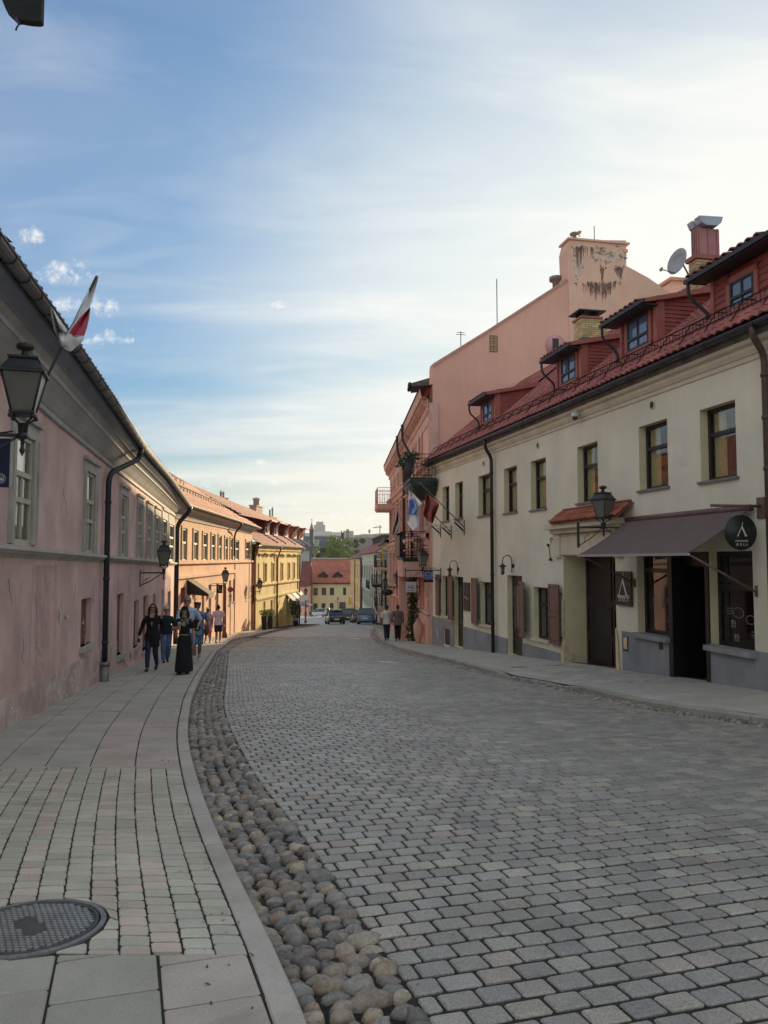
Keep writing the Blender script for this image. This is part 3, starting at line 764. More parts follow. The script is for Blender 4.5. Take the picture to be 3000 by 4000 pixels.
mb = MB(); ts = seq(30, 1.0, TEND+.5)
def cprof(t):
    w, g = lw(t), lg(t); H = g-w
    return [(0, w-.10), (.05, w-.09), (.055, w-.03), (.03, w), (.06, w+.03), (.09, w+H*.10), (.17, w+H*.26), (.27, w+H*.42), (.285, w+H*.42), (.30, w+H*.50), (.40, w+H*.62)]
loftprof(LH, mb, ts, cprof); mb.build('cornice', m_cove, lh)
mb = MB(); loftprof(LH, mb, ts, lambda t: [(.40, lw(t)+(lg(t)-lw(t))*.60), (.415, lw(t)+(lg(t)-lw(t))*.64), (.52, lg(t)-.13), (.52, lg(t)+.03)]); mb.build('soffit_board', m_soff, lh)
gutter(LH, lh, ts, lg, .60, .085, m_zinc)
mb = MB(); loftprof(LH, mb, [1, 16, TEND+.4], lambda t: [(.56, lg(t)+.03), (-4.2, lg(t)+3.9)]); LH.slant(mb, 1.0, TEND, 0, 0, 4.2, 4.2, -8, -.4); mb.build('roof', m_tilesheet, lh)
tilefield(LH, lh, 1.0, TEND+.3, .60, lambda t: lg(t)+.055, .82, 3, m_tile, w=.235, base=(.9, .8, .85))
dp = LH.at(425, 1850, .12); e0 = LH.at(553, 1752, .60); e1 = LH.at(540, 1795, .52); zb_ = LH.hit(408, 2600, .12)[1]
tcc = LH.hit(425, 1850, .12)[0]
P0 = [e0, e1, LH.P(tcc, LH.hit(425, 1850, .12)[1], .12), LH.P(tcc, zb_, .12)]
pipe(lh, bend(P0, .3, 5), .062, m_zincd, collars=[(LH.P(tcc, z_, .12), (0, 0, 1)) for z_ in (2.9, 1.2, -.2)])
mb = MB(); mb.tube([LH.P(tcc, zb_-.7, .12), LH.P(tcc, zb_+.05, .12)], .105, 12); mb.tube([LH.P(tcc, zb_+.0, .12), LH.P(tcc, zb_+.08, .12)], .125, 12); mb.build('drain_boot', m_iron, lh)
# flaked paint low on the wall and hairline cracks
m_lime = mat('bare_lime', (.66, .62, .54), .95, var=.25, vs=6, bump=.4, bs=30)
mb = MB(); rs_ = random.Random(21)
for cx_, cy_, sx_, sy_, cnt in ((222, 2690, 30, 36, 46), (290, 2660, 34, 30, 34), (150, 2600, 14, 50, 16), (60, 2780, 40, 22, 20), (485, 2560, 10, 26, 26), (330, 2470, 16, 46, 14), (250, 2420, 20, 60, 12), (520, 2560, 12, 14, 14), (400, 2300, 60, 60, 10)):
    for _ in range(cnt):
        x = rs_.gauss(cx_, sx_*.6); y = rs_.gauss(cy_, sy_*.6); r0 = rs_.uniform(1.2, 6); k_ = r0*rs_.uniform(.6, 2.2)
        C_ = [LH.hit(x+math.cos(g)*r0*.6*rs_.uniform(.4, 1.2), y-math.sin(g)*k_*rs_.uniform(.4, 1.2), .036) for g in [2*PI*k/8 for k in range(8)]]
        mb.prism([LH.P(t, z, .0355) for t, z in C_], LH.n*.0035)
mb.build('flaked_paint', m_lime, lh, fix=False)['kind'] = 'stuff'
mb = MB()
for (x, y) in ((30, 2250), (250, 1900), (300, 2240), (210, 2180), (460, 2250), (380, 2000), (500, 2230), (140, 2320), (90, 2480)):
    P_ = []; q = V((x, y, 0))
    for k in range(9): q = q+V((rs_.uniform(-5, 6), rs_.uniform(8, 16), 0)); P_.append(LH.at(q.x, q.y, .006))
    mb.tube(P_, .0022, 3)
mb.build('wall_cracks', m_dark, lh, fix=False)['kind'] = 'stuff'
# ================================================================ apricot house in the sun
B2 = Face((-9.5, 34.9), (-10.0, 58.3))
b2 = thing('apricot_house', 'sunlit apricot house with a red tiled roof next to the pink house', 'house', B2.P(12, gz(0, 46)))
ops = []; wins = []
for (x0, x1, yt, yb) in ((711, 729, 2062, 2191), (755, 773, 2071, 2190), (792, 809, 2081, 2190), (825, 839, 2086, 2190), (853, 864, 2092, 2189), (878, 888, 2098, 2189), (899, 908, 2102, 2189), (918, 932, 2109, 2188), (959, 975, 2112, 2187)):
    a, b, c, d = B2.rect(x0, yt, x1, yb); ops.append((a, b, c, d, .07)); wins.append((a, b, c, d))
lows = []
for (x0, x1, yt, yb, dr) in ((706, 729, 2297, 2560, 1), (788, 799, 2292, 2500, 1), (814, 826, 2285, 2500, 1), (845, 854, 2281, 2490, 1), (871, 879, 2276, 2482, 1), (895, 902, 2268, 2362, 0), (911, 925, 2263, 2350, 0), (957, 969, 2259, 2346, 0)):
    a, b, c, d = B2.rect(x0, yt, x1, yb); ops.append((a, b, c, d, .14)); lows.append((a, b, c, d, dr))
mb = MB(); wall(B2, mb, -.1, B2.L, -5.5, 4.2, ops, .15); mb.build('wall', m_orange, b2, fix=False)
mb = MB(); B2.box(mb, .1, B2.L-.02, -6, 3.2, -9, -.5); B2.box(mb, B2.L-.3, B2.L, -6, 3.2, -9, -.004); mb.build('rear_wall', m_orange, b2)
for a, b, c, d in wins:
    w = window(B2, b2, a, b, c, d, .07, m_fram, g_sky, cols=(2, 1), rows=(.56,), fw=.085)
    painted_glare(B2, w, a, b, c, d, -.065, .9)
    sb = MB(); k = .13
    for (p, q, r_, s_) in ((a-k, a, c, d), (b, b+k, c, d), (a-k, b+k, d, d+k*.9)): B2.box(sb, p, q, r_, s_, -.01, .05)
    sb.build('window_surround', m_band2, w)
for a, b, c, d, dr in lows:
    mb = MB(); B2.box(mb, a, b, c, d, -.13, -.09); B2.box(mb, a+(b-a)*.15, a+(b-a)*.85, c+(d-c)*.55, c+(d-c)*.93, -.09, -.08); B2.box(mb, a+(b-a)*.15, a+(b-a)*.85, c+(d-c)*.08, c+(d-c)*.48, -.09, -.08)
    dd = mb.build('door' if dr else 'shuttered_window', m_redbr, b2)
    if not dr:
        sb = MB(); B2.box(sb, a-.06, b+.06, c-.07, c, -.13, .08); sb.build('sill', m_band2, dd)
t0 = B2.hit(690, 2190)[0]; lt, lb_ = zline(B2, (700, 2192), (985, 2190)), zline(B2, (700, 2203), (985, 2196))
mb = MB(); loftprof(B2, mb, seq(4, -.1, B2.L), lambda t: [(0, lt(t)+.05), (.16, lt(t)), (.16, lb_(t)), (0, lb_(t)-.05)])
l2, l3 = zline(B2, (690, 2252), (912, 2228)), zline(B2, (690, 2266), (912, 2240)); tm = B2.hit(915, 2240)[0]
loftprof(B2, mb, seq(4, .2, tm), lambda t: [(0, l2(t)+.05), (.13, l2(t)), (.13, l3(t)+.05), (.06, l3(t)), (0, l3(t)-.03)])
B2.box(mb, tm+.15, B2.L, -5.5, lb_(tm)-.1, -.01, .05)
mb.build('string_course', m_orange, b2)
bg_ = zline(B2, (743, 1974), (985, 2052), .6); bw_ = zline(B2, (700, 2020), (985, 2082))
ts = seq(14, -.2, B2.L+.2)
mb = MB(); loftprof(B2, mb, ts, lambda t: [(0, bw_(t)-.1), (.06, bw_(t)-.09), (.08, bw_(t)), (.18, bw_(t)+(bg_(t)-bw_(t))*.35), (.20, bw_(t)+(bg_(t)-bw_(t))*.40), (.34, bw_(t)+(bg_(t)-bw_(t))*.6), (.52, bg_(t)-.14), (.53, bg_(t))])
mb.build('cornice', m_band, b2)
gutter(B2, b2, ts, bg_, .60, .09, m_zinc, brackets=.8)
NR = -4.6; br_ = zline(B2, (660, 1852), (992, 2031), NR)
mb = MB(); loftprof(B2, mb, [-2.6, B2.L*.5, B2.L+.3], lambda t: [(.56, bg_(t)+.03), (NR, br_(t))]); loftprof(B2, mb, [-2.6, B2.L*.5, B2.L+.3], lambda t: [(NR, br_(t)), (NR*2, bg_(t))])
rf = mb.build('roof', mat('roof_red', (.42, .15, .09), .75, var=.2, vs=1.2, grain=.2, gs=12, bump=.5, bs=9), b2)
mb = MB(); mb.tube([B2.P(t, br_(t)+.03, NR) for t in seq(5, -2.6, B2.L+.3)], .11, 8); mb.build('ridge_tiles', m_tileo, rf)
# courses of tiles as raised rows
mb = MB(); nrow = 17
for r in range(nrow):
    f0, f1 = r/nrow, (r+1)/nrow
    for t0_, t1_ in zip(seq(40, -2.6, B2.L+.3), seq(40, -2.6, B2.L+.3)[1:]):
        q = lambda t, f, up: B2.P(t, bg_(t)+.03+(br_(t)-bg_(t)-.03)*f+up, .56+(NR-.56)*f)
        j = jit(.01); k = random.uniform(.85, 1.12)
        mb.add([q(t0_+.03, f0, .06+j), q(t1_-.01, f0, .06+j), q(t1_-.01, f1, .015), q(t0_+.03, f1, .015), q(t0_+.03, f0, 0), q(t1_-.01, f0, 0)], [(0, 1, 2, 3), (4, 5, 1, 0)], 0, (k, k, k))
mb.build('roof_tiles', m_tileo, rf, fix=False)['kind'] = 'stuff'
mb = MB()
for f, t0_, t1_ in ((.30, 0, B2.L-5), (.33, 0, B2.L-5), (.64, .5, 13), (.70, 2, 12)):
    mb.tube([B2.P(t, bg_(t)+(br_(t)-bg_(t))*f+.28, .56+(NR-.56)*f) for t in seq(5, t0_, t1_)], .035, 5)
    for t in seq(14, t0_, t1_): mb.tube([B2.P(t, bg_(t)+(br_(t)-bg_(t))*f+.28, .56+(NR-.56)*f), B2.P(t, bg_(t)+(br_(t)-bg_(t))*f, .56+(NR-.56)*f)], .02, 4)
mb.build('snow_guard', m_tileo, rf, fix=False)
# downpipes at both ends
for (xg, yg, xw, yw, yb2) in ((745, 1985, 690, 2045, 2400), (945, 2052, 917, 2082, 2120)):
    tg = B2.hit(xg, yg, .6)[0]; tw = max(B2.hit(xw, yw, .1)[0], .02); zw = B2.hit(xw, yw, .1)[1]
    P0 = [B2.P(tg, bg_(tg)-.05, .6), B2.P(tg-.1, bg_(tg)-.3, .55), B2.P(tw, zw, .1), B2.P(tw, B2.hit(xw, yb2, .1)[1] if yb2 > 2200 else 1.9, .1)]
    if yb2 > 2200: P0[-1] = B2.P(tw, gz(0, 35), .1)
    pipe(b2, bend(P0, .3, 4), .10 if yb2 > 2200 else .06, m_zincd)
# chimney group on its ridge
def chimney(F, parent, x0, x1, yt, yb, n, m, pots=(), capm=None, dz=.6, name='chimney'):
    a, b, c, d = F.rect(x0, yt, x1, yb, n); mb = MB(); w = max(b-a, .5)
    F.box(mb, a, a+w, c-dz, d-.12, n-.5, n+.2); F.box(mb, a-.06, a+w+.06, d-.12, d, n-.56, n+.26)
    ch = mb.build(name, m, parent)
    if pots:
        pm = MB()
        for f, h, r in pots:
            p = F.P(a+w*f, d, n-.15); pm.lathe([(r, 0), (r, h*.7), (r*1.5, h*.72), (r*1.2, h*.86), (.02, h)], p, 8)
        pm.build('chimney_pots', capm or m_band, ch)
    return ch
m_chim = mat('chimney_render', (.46, .33, .25), .9, var=.2, vs=2, bump=.3, bs=12)
chimney(B2, rf, 866, 893, 1955, 1985, NR+.3, m_chim, ((.1, .95, .09), (.45, 1.0, .09), (.8, .5, .22)))
# ================================================================ ochre house
B3 = Face((-9.75, 58.35), (-8.75, 78.7))
b3 = thing('ochre_house', 'sunlit ochre yellow house with mouldings and a row of roof dormers', 'house', B3.P(10, gz(0, 68)))
ops = []; up = []; low = []
for (x0, x1, yt, yb) in ((999, 1010, 2201, 2278), (1031, 1041, 2201, 2273), (1062, 1070, 2200, 2270), (1097, 1105, 2200, 2266), (1125, 1132, 2199, 2262), (1145, 1151, 2198, 2259), (1163, 1168, 2197, 2257)):
    a, b, c, d = B3.rect(x0, yt, x1, yb); b = max(b, a+.75); ops.append((a, b, c, d, .28)); up.append((a, b, c, d))
for (x0, x1, yt, yb, k) in ((996, 1006, 2358, 2455, 1), (1029, 1037, 2350, 2417, 0), (1057, 1065, 2345, 2413, 0), (1119, 1125, 2340, 2392, 0), (1131, 1137, 2340, 2380, 0), (1139, 1144, 2340, 2392, 0), (1156, 1163, 2340, 2382, 0)):
    a, b, c, d = B3.rect(x0, yt, x1, yb); b = max(b, a+.7); ops.append((a, b, c, d, .28)); low.append((a, b, c, d, k))
ga, gb, gc, gd = B3.rect(1084, 2345, 1106, 2446); gzc = gd-(gb-ga)/2
ops.append((ga, gb, gc, gzc, .25))
mb = MB(); wall(B3, mb, 0, B3.L, -6.5, 3.0, ops, .28); B3.box(mb, .02, B3.L-.001, -7, 2.9, -9, -.6)
mb.build('wall', m_yellow, b3, fix=False)
for a, b, c, d in up:
    w = window(B3, b3, a, b, c, d, .26, m_redbr, g_win, cols=2, rows=(.62,), fw=.09)
    sb = MB(); B3.box(sb, a-.18, b+.18, c-.13, c, -.2, .13); B3.box(sb, a-.12, a, c, d+.12, -.01, .05); B3.box(sb, b, b+.12, c, d+.12, -.01, .05); B3.box(sb, a-.12, b+.12, d, d+.12, -.01, .052)
    zc_ = d+.75; B3.box(sb, a-.25, b+.25, zc_, zc_+.1, -.01, .26); B3.box(sb, a-.16, a-.04, zc_-.22, zc_, -.01, .14); B3.box(sb, b+.04, b+.16, zc_-.22, zc_, -.01, .14)
    sb.build('window_surround', m_yellow, w)
for a, b, c, d, k in low:
    if k: mb = MB(); B3.box(mb, a, b, c, d, -.25, -.2); mb.build('door', m_redbr, b3)
    else: window(B3, b3, a, b, c, d, .26, m_redbr, g_win, cols=2, rows=(.7,), fw=.08, sill=(.08, .08, .08), sillm=m_yellow)
mb = MB(); pts = [B3.P(ga, gc, -.1), B3.P(gb, gc, -.1)]+[B3.P((ga+gb)/2+math.cos(q)*(gb-ga)/2, gzc+math.sin(q)*(gb-ga)/2, -.1) for q in [PI*i/10 for i in range(11)]]
pts = [p+B3.n*.115 for p in pts]; mb.prism(pts, B3.n*.03); gt = mb.build('arched_gate', mat('ochre_door', (.52, .36, .09), .6, var=.1), b3)
mb = MB(); mb.tube([B3.P((ga+gb)/2, gc+1.2, .06), B3.P((ga+gb)/2, gc+1.2, .1)], .07, 8); mb.tube([B3.P((ga+gb)/2, gc+2.6, .05), B3.P((ga+gb)/2, gc+2.6, .09)], .14, 8); mb.build('ring', m_framd, gt)
mb = MB()
for (p0, p1, h, dn) in (((1000, 2282), (1180, 2262), .22, .18), ((1000, 2337), (1180, 2300), .25, .12)):
    f = zline(B3, p0, p1); loftprof(B3, mb, [0, B3.L*.5, B3.L], lambda t: [(0, f(t)+.05), (dn, f(t)), (dn, f(t)-h*.5), (dn*.5, f(t)-h), (0, f(t)-h-.04)])
cg = zline(B3, (1011, 2127), (1190, 2139), .45)
loftprof(B3, mb, [-.2, B3.L*.5, B3.L+.3], lambda t: [(0, cg(t)-.75), (.08, cg(t)-.7), (.1, cg(t)-.5), (.22, cg(t)-.42), (.22, cg(t)-.25), (.36, cg(t)-.12), (.36, cg(t)+.02)])
for t in (B3.hit(1082, 2200)[0], B3.L-.35, .3): B3.box(mb, t-.3, t+.3, -6.5, cg(t)-.6, -.01, .06)
mb.build('mouldings', m_yellow, b3)
gutter(B3, b3, seq(6, -.2, B3.L+.3), cg, .45, .1, m_zinc, brackets=0)
# lower steep roof apron, dormer band, upper roof
NA = -1.7; za = lambda t: cg(t)+1.35
mb = MB(); loftprof(B3, mb, seq(4, -.1, B3.L+.2), lambda t: [(.42, cg(t)+.04), (NA, za(t)), (NA, za(t)+1.05)])
zr = zline(B3, (960, 1985), (1215, 2092), -5.6); ze = lambda t: za(t)+.80
loftprof(B3, mb, seq(4, -2.5, B3.L+.6), lambda t: [(-.55, ze(t)), (-5.6, zr(t)+.0), (-9.5, cg(t)+1)])
rf3 = mb.build('roof', m_tilesheet, b3)
mb = MB()
for r in range(14):
    f0, f1 = r/14, (r+1)/14
    for t0_, t1_ in zip(seq(30, -2.5, B3.L+.6), seq(30, -2.5, B3.L+.6)[1:]):
        q = lambda t, f, up: B3.P(t, ze(t)+(zr(t)-ze(t))*f+up, -.55-5.05*f); k = random.uniform(.7, 1.05)
        mb.add([q(t0_+.03, f0, .10), q(t1_, f0, .10), q(t1_, f1, .03), q(t0_+.03, f1, .03), q(t0_+.03, f0, 0), q(t1_, f0, 0)], [(0, 1, 2, 3), (4, 5, 1, 0)], 0, (k, k*.95, k))
for r in range(6):
    f0, f1 = r/6, (r+1)/6
    for t0_, t1_ in zip(seq(30, -.1, B3.L+.2), seq(30, -.1, B3.L+.2)[1:]):
        q = lambda t, f, up: B3.P(t, cg(t)+.04+1.31*f+up, .42-2.12*f); k = random.uniform(.75, 1.1)
        mb.add([q(t0_+.03, f0, .08), q(t1_, f0, .08), q(t1_, f1, .02), q(t0_+.03, f1, .02), q(t0_+.03, f0, 0), q(t1_, f0, 0)], [(0, 1, 2, 3), (4, 5, 1, 0)], 0, (k, k*.95, k))
mb.build('roof_tiles', m_tile, rf3, fix=False)['kind'] = 'stuff'
m_dorm = mat('dark_red_boards', (.24, .05, .04), .6, var=.2, vs=3, streak=.1)
td = [B3.hit(x, 2090, -1.5)[0] for x in (1012, 1048, 1092, 1128, 1156)]
for i, t in enumerate(td):
    mb = MB(); w_ = 1.15; B3.box(mb, t, t+w_*1.6, za(t)-.35, ze(t)+.02, NA, -.95)
    B3.slant(mb, t-.2, t+w_*1.6+.3, ze(t)+.0, ze(t)+.0, ze(t)+.12, ze(t)+.12, -1.9, -.35)
    d_ = mb.build('dormer', m_dorm, rf3)
    window(B3.__class__((B3.P(0, 0, -.9).x, B3.P(0, 0, -.9).y), (B3.P(B3.L, 0, -.9).x, B3.P(B3.L, 0, -.9).y)), d_, t+.4, t+1.4, za(t)-.1, ze(t)-.12, .02, m_redbr, g_win, cols=2, rows=(), fw=.07)
    mb = MB(); mb.tube(bend([B3.P(t-.12, ze(t)-.02, -.4), B3.P(t-.12, ze(t)-.35, -.7), B3.P(t-.12, za(t)-.25, -1.15), B3.P(t-.12, cg(t)+.28, .2)], .15, 3), .06, 6); mb.build('dormer_pipe', m_band, d_)
chimney(B3, rf3, 994, 1018, 1972, 2016, -4.2, m_chim, ((.5, .9, .30),))
chimney(B3, rf3, 1052, 1074, 2016, 2042, -5.6, m_chim, ((.3, .9, .1), (.75, 1.3, .1)))
for (xg, xw) in ((1011, 996), (1100, 1084), (1190, 1181)):
    tg = B3.hit(xg, 2130, .45)[0]; tw = min(B3.hit(xw, 2160, .14)[0], B3.L-.1)
    mm = mat('copper_pipe', (.30, .13, .08), .5, metal=.3, var=.2)
    pipe(b3, bend([B3.P(tg, cg(tg)-.05, .45), B3.P(tg-.1, cg(tg)-.3, .42), B3.P(tw, cg(tw)-.95, .16), B3.P(tw, gz(0, 60+tw)+.1, .16)], .2, 3), .065, mm, 'downpipe', [(B3.P(tw, z_, .16), (0, 0, 1)) for z_ in (.5, -1.5, -3)])
# ================================================================ cream house on the right
m_cream = mat('cream_plaster', (.80, .745, .575), .9, var=.09, vs=.6, grain=.03, gs=40, bump=.12, bs=30, streak=.03, stain=((.52, .49, .41), .7, .66, .35))
m_reveal_lit = mat('cream_reveal_lit', (.78, .69, .44), .9, var=.06, vs=2, bump=.1, bs=30)  # same cream paint as the wall, reflected light put in as yellower colour
m_grey = mat('grey_plinth_paint', (.29, .30, .315), .85, var=.14, vs=1.6, grain=.05, gs=40, bump=.3, bs=25, streak=.12, stain=((.26, .25, .23), 1.9, .63, .5))
m_corn = mat('cream_cornice', (.70, .63, .47), .85, var=.10, vs=1.5, streak=.1)
m_peel = mat('bare_render', (.74, .60, .38), .95, var=.2, vs=5, bump=.6, bs=22)
m_brown = mat('brown_shutter', (.17, .095, .085), .5, var=.2, vs=6, streak=.12, spec=.5)
m_black = mat('black_paint', (.012, .012, .013), .4, var=.2, vs=6, spec=.5)
m_stone = mat('stone_step', (.33, .33, .335), .85, var=.15, vs=4, grain=.1)
m_curt = mat('yellow_curtain', (.85, .70, .33), .9, var=.1, vs=8)
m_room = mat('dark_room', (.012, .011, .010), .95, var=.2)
g_cl = clearglass('clear_glass', (.80, .82, .82), .22)
g_shop = clearglass('shop_glass', (.55, .57, .56))
CR = Face((2.2, 35.2), (8.86, 3.6))
ch = thing('cream_house', 'long cream plaster house on the right with grey plinth, red tiled roof and wooden dormers', 'house', CR.P(18, gz(0, 17)))
L_ = CR.L
czg = zline(CR, (1690, 1800), (3000, 1243), .34)
ops = []; ups = []
for (x0, x1, yt, yb) in ((2732, 2872, 1603, 1884), (2494, 2606, 1669, 1918), (2254, 2334, 1748, 1967), (2072, 2132, 1804, 1994), (1968, 2019, 1833, 2006), (1868, 1913, 1862, 2018), (1778, 1808, 1888, 2028), (1728, 1755, 1905, 2038)):
    a, b, c, d = CR.rect(x0, yt, x1, yb); ops.append((a, b, c, d, .25)); ups.append((a, b, c, d))
G = {}
for k, (x0, x1, yt, yb) in dict(w1=(1726, 1748, 2249, 2405), d1=(1774, 1809, 2252, 2522), w2=(1877, 1917, 2272, 2437), d2=(1981, 2039, 2247, 2552), w3=(2083, 2141, 2292, 2492),
                                gate=(2200, 2403, 2171, 2606), s1=(2486, 2609, 2140, 2469), sd=(2609, 2768, 2150, 2652), s2=(2768, 2938, 2150, 2517)).items():
    G[k] = CR.rect(x0, yt, x1, yb)
G['s1'] = (G['s1'][0], G['sd'][0]-.001, G['s1'][2], 1.78); G['sd'] = (G['sd'][0], G['s2'][0]-.001, G['sd'][2], 1.78); G['s2'] = (G['sd'][1]+.001, G['s2'][1], G['s2'][2], 1.78)
for k, q in G.items(): ops.append((*q, {'gate': .75, 's1': .30, 's2': .30, 'sd': .9}.get(k, .24)))
wa, wb_, wc, wd = CR.rect(1733, 2452, 1759, 2515); ops.append((wa, wb_, wc, wd, .12))
mb = MB(); wall(CR, mb, 0, L_, -3.6, 6.1, ops, .24, 0, 1); CR.box(mb, 0, .3, -4, 5.9, -9, -.02); CR.box(mb, .3, L_, -4, 5.9, -9.3, -9.0)
CR.box(mb, .3, L_, 2.52, 2.62, -9, -.9)
mb.build('wall', [m_cream, m_reveal_lit], ch, fix=False)
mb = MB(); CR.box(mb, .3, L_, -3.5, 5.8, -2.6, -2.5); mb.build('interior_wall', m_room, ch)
# plinth, in steps between the doors
pz_ = zline(CR, (1690, 2405), (2180, 2562)); mb = MB()
pts = [(0, (1690, 2406)), (G['d1'][0], (1774, 2432))], [(G['d1'][1], (1810, 2446)), (G['d2'][0], (1981, 2494))], [(G['d2'][1], (2040, 2510)), (CR.hit(2192, 2558)[0], (2192, 2552))]
for (ta, pa), (tb, pb_) in pts:
    za_, zb_ = CR.hit(*pa)[1], CR.hit(*pb_)[1]
    segs = [ta, tb]
    if ta == 0:
        f_ = lambda t: za_+(zb_-za_)*(t-ta)/(tb-ta)
        mb = MB(); CR.slant(mb, ta, wa, -3.6, -3.4, za_, f_(wa), -.005, .02); mb.build('plinth', m_grey, ch)
        mb = MB(); CR.slant(mb, wb_, tb, -3.4, -3.2, f_(wb_), zb_, -.005, .02); mb.build('plinth', m_grey, ch)
        mb = MB(); CR.slant(mb, wa, wb_, wd, wd, f_(wa), f_(wb_), -.005, .02); mb.build('plinth', m_grey, ch)
    else: mb = MB(); CR.slant(mb, ta, tb, -3.2, -2.4, za_, zb_, -.005, .02); mb.build('plinth', m_grey, ch)
mb = MB(); CR.box(mb, CR.hit(2432, 2500)[0], G['sd'][0], -2, G['s1'][2]-.03, -.005, .02); mb.build('plinth', m_grey, ch)
mb = MB(); CR.box(mb, G['sd'][1], L_, -2, CR.hit(2940, 2540)[1], -.005, .02); mb.build('plinth', m_grey, ch)
# bare render beside the gate
def ragged(name, ta, tb, z0, z1, side, m):
    pts = []; n = 22
    for i in range(n+1):
        z = z0+(z1-z0)*i/n; f = (1-i/n)
        e = (tb-ta)*(.18+.35*f+.5*max(0, 1-i/4))+noise.noise(V((z*6, ta, 0)))*.05
        pts.append((z, e))
    if side > 0: P = [(ta, z0)]+[(ta+e, z) for z, e in pts]+[(ta, z1)]
    else: P = [(tb, z0)]+[(tb-e, z) for z, e in pts]+[(tb, z1)]
    mb = MB(); mb.prism([CR.P(t, z, .022) for t, z in P], CR.n*.014); return mb.build(name, m, ch)
g0, g1, g2, g3 = G['gate']
ragged('bare_render', g1, g1+.42, g2-.25, g2+1.35, 1, m_peel)
mb = MB(); CR.box(mb, g0-.17, g0+.0, g2-.3, g2+.55, -.02, .034); CR.box(mb, g0-.13, g0, g2+.55, g2+1.9, -.02, .030); mb.build('bare_render', m_peel, ch)
mb = MB(); CR.box(mb, g0-.005, g0+.012, g2-.3, g2+.4, -.30, .03); CR.box(mb, g0-.005, g0+.010, g2+.4, g2+.75, -.12, .03); mb.build('bare_render', m_peel, ch)
# upper windows with curtains
for i, (a, b, c, d) in enumerate(ups):
    w = window(CR, ch, a, b, c, d, .24, m_framd, g_cl, cols=1, rows=(.64,), fw=.075, sill=(.06, .05, .06), sillm=m_zinc)
    cb = MB(); H = d-c
    for (q0, q1, z0_, z1_, sh) in ((a+.08, a+(b-a)*.42, c+.08, d-.08, 0), (b-(b-a)*.16, b-.08, c+.08, d-.08, 0)):
        n_ = 11; rs0 = [CR.P(q0+(q1-q0)*k/n_, z0_, -.275+.018*math.sin(k*2.3+i)) for k in range(n_+1)]; rs1 = [CR.P(q0+(q1-q0)*k/n_, z1_, -.275+.018*math.sin(k*2.3+i)) for k in range(n_+1)]
        cb.add(rs0+rs1, [(k, k+1, n_+2+k, n_+1+k) for k in range(n_)])
    cb.build('curtain', m_curt, w, fix=False)
    if i in (1, 3, 5, 0):   # tilted inner sash
        sb = MB(); z0_, z1_ = c+.1, c+H*.60; q0, q1 = a+(b-a)*.45, b-.09
        for (p, q, r_, s_) in ((q0, q0+.05, z0_, z1_), (q1-.05, q1, z0_, z1_), (q0, q1, z0_, z0_+.05), (q0, q1, z1_-.05, z1_)):
            f = lambda z: -.25-(z-z0_)*.16
            sb.hexa([CR.P(p, r_, f(r_)-.03), CR.P(q, r_, f(r_)-.03), CR.P(q, r_, f(r_)), CR.P(p, r_, f(r_)), CR.P(p, s_, f(s_)-.03), CR.P(q, s_, f(s_)-.03), CR.P(q, s_, f(s_)), CR.P(p, s_, f(s_))])
        sb.build('open_sash', m_framd, w)
# ground floor windows and doors
for k in ('w1', 'w2', 'w3'):
    a, b, c, d = G[k]; w = window(CR, ch, a, b, c, d, .23, m_framd, g_win, cols=1, rows=(.66,), fw=.08, sill=(.05, .05, .10), sillm=m_corn)
for k in ('d1', 'd2'):
    a, b, c, d = G[k]; mb = MB(); CR.box(mb, a, b, c, d, -.24, -.18)
    for z0_, z1_ in ((c+.15, c+.75), (c+.85, c+1.9)):
        CR.box(mb, a+.05, a+.15, z0_, z1_, -.18, -.16); CR.box(mb, b-.15, b-.05, z0_, z1_, -.18, -.16)
    dr = mb.build('door', m_framd, ch); mb = MB(); CR.box(mb, a+.16, b-.16, c+.9, d-.35, -.18, -.172); mb.build('pane', g_win, dr)
    mb = MB(); mb.tube([CR.P(b-.12, c+1.05, -.17), CR.P(b-.12, c+1.05, -.11), CR.P(b-.24, c+1.05, -.11)], .012, 6); mb.build('handle', m_zinc, dr)
    mb = MB(); zf_ = c-.02; CR.box(mb, a-.45, b+.15, zf_-.45, zf_-.10, -.1, .42); CR.box(mb, a-.05, b+.02, zf_-.45, zf_, -.34, .05); mb.build('doorstep', m_stone, ch, bevel=.012)
mb = MB(); CR.box(mb, wa, wb_, wc, wd, -.12, -.06); mb.build('cellar_hatch', m_black, ch)
mb = MB(); CR.box(mb, wa-.1, wb_+.35, wc-.25, wc-.08, 0, .3); mb.build('cellar_ledge', m_stone, ch)
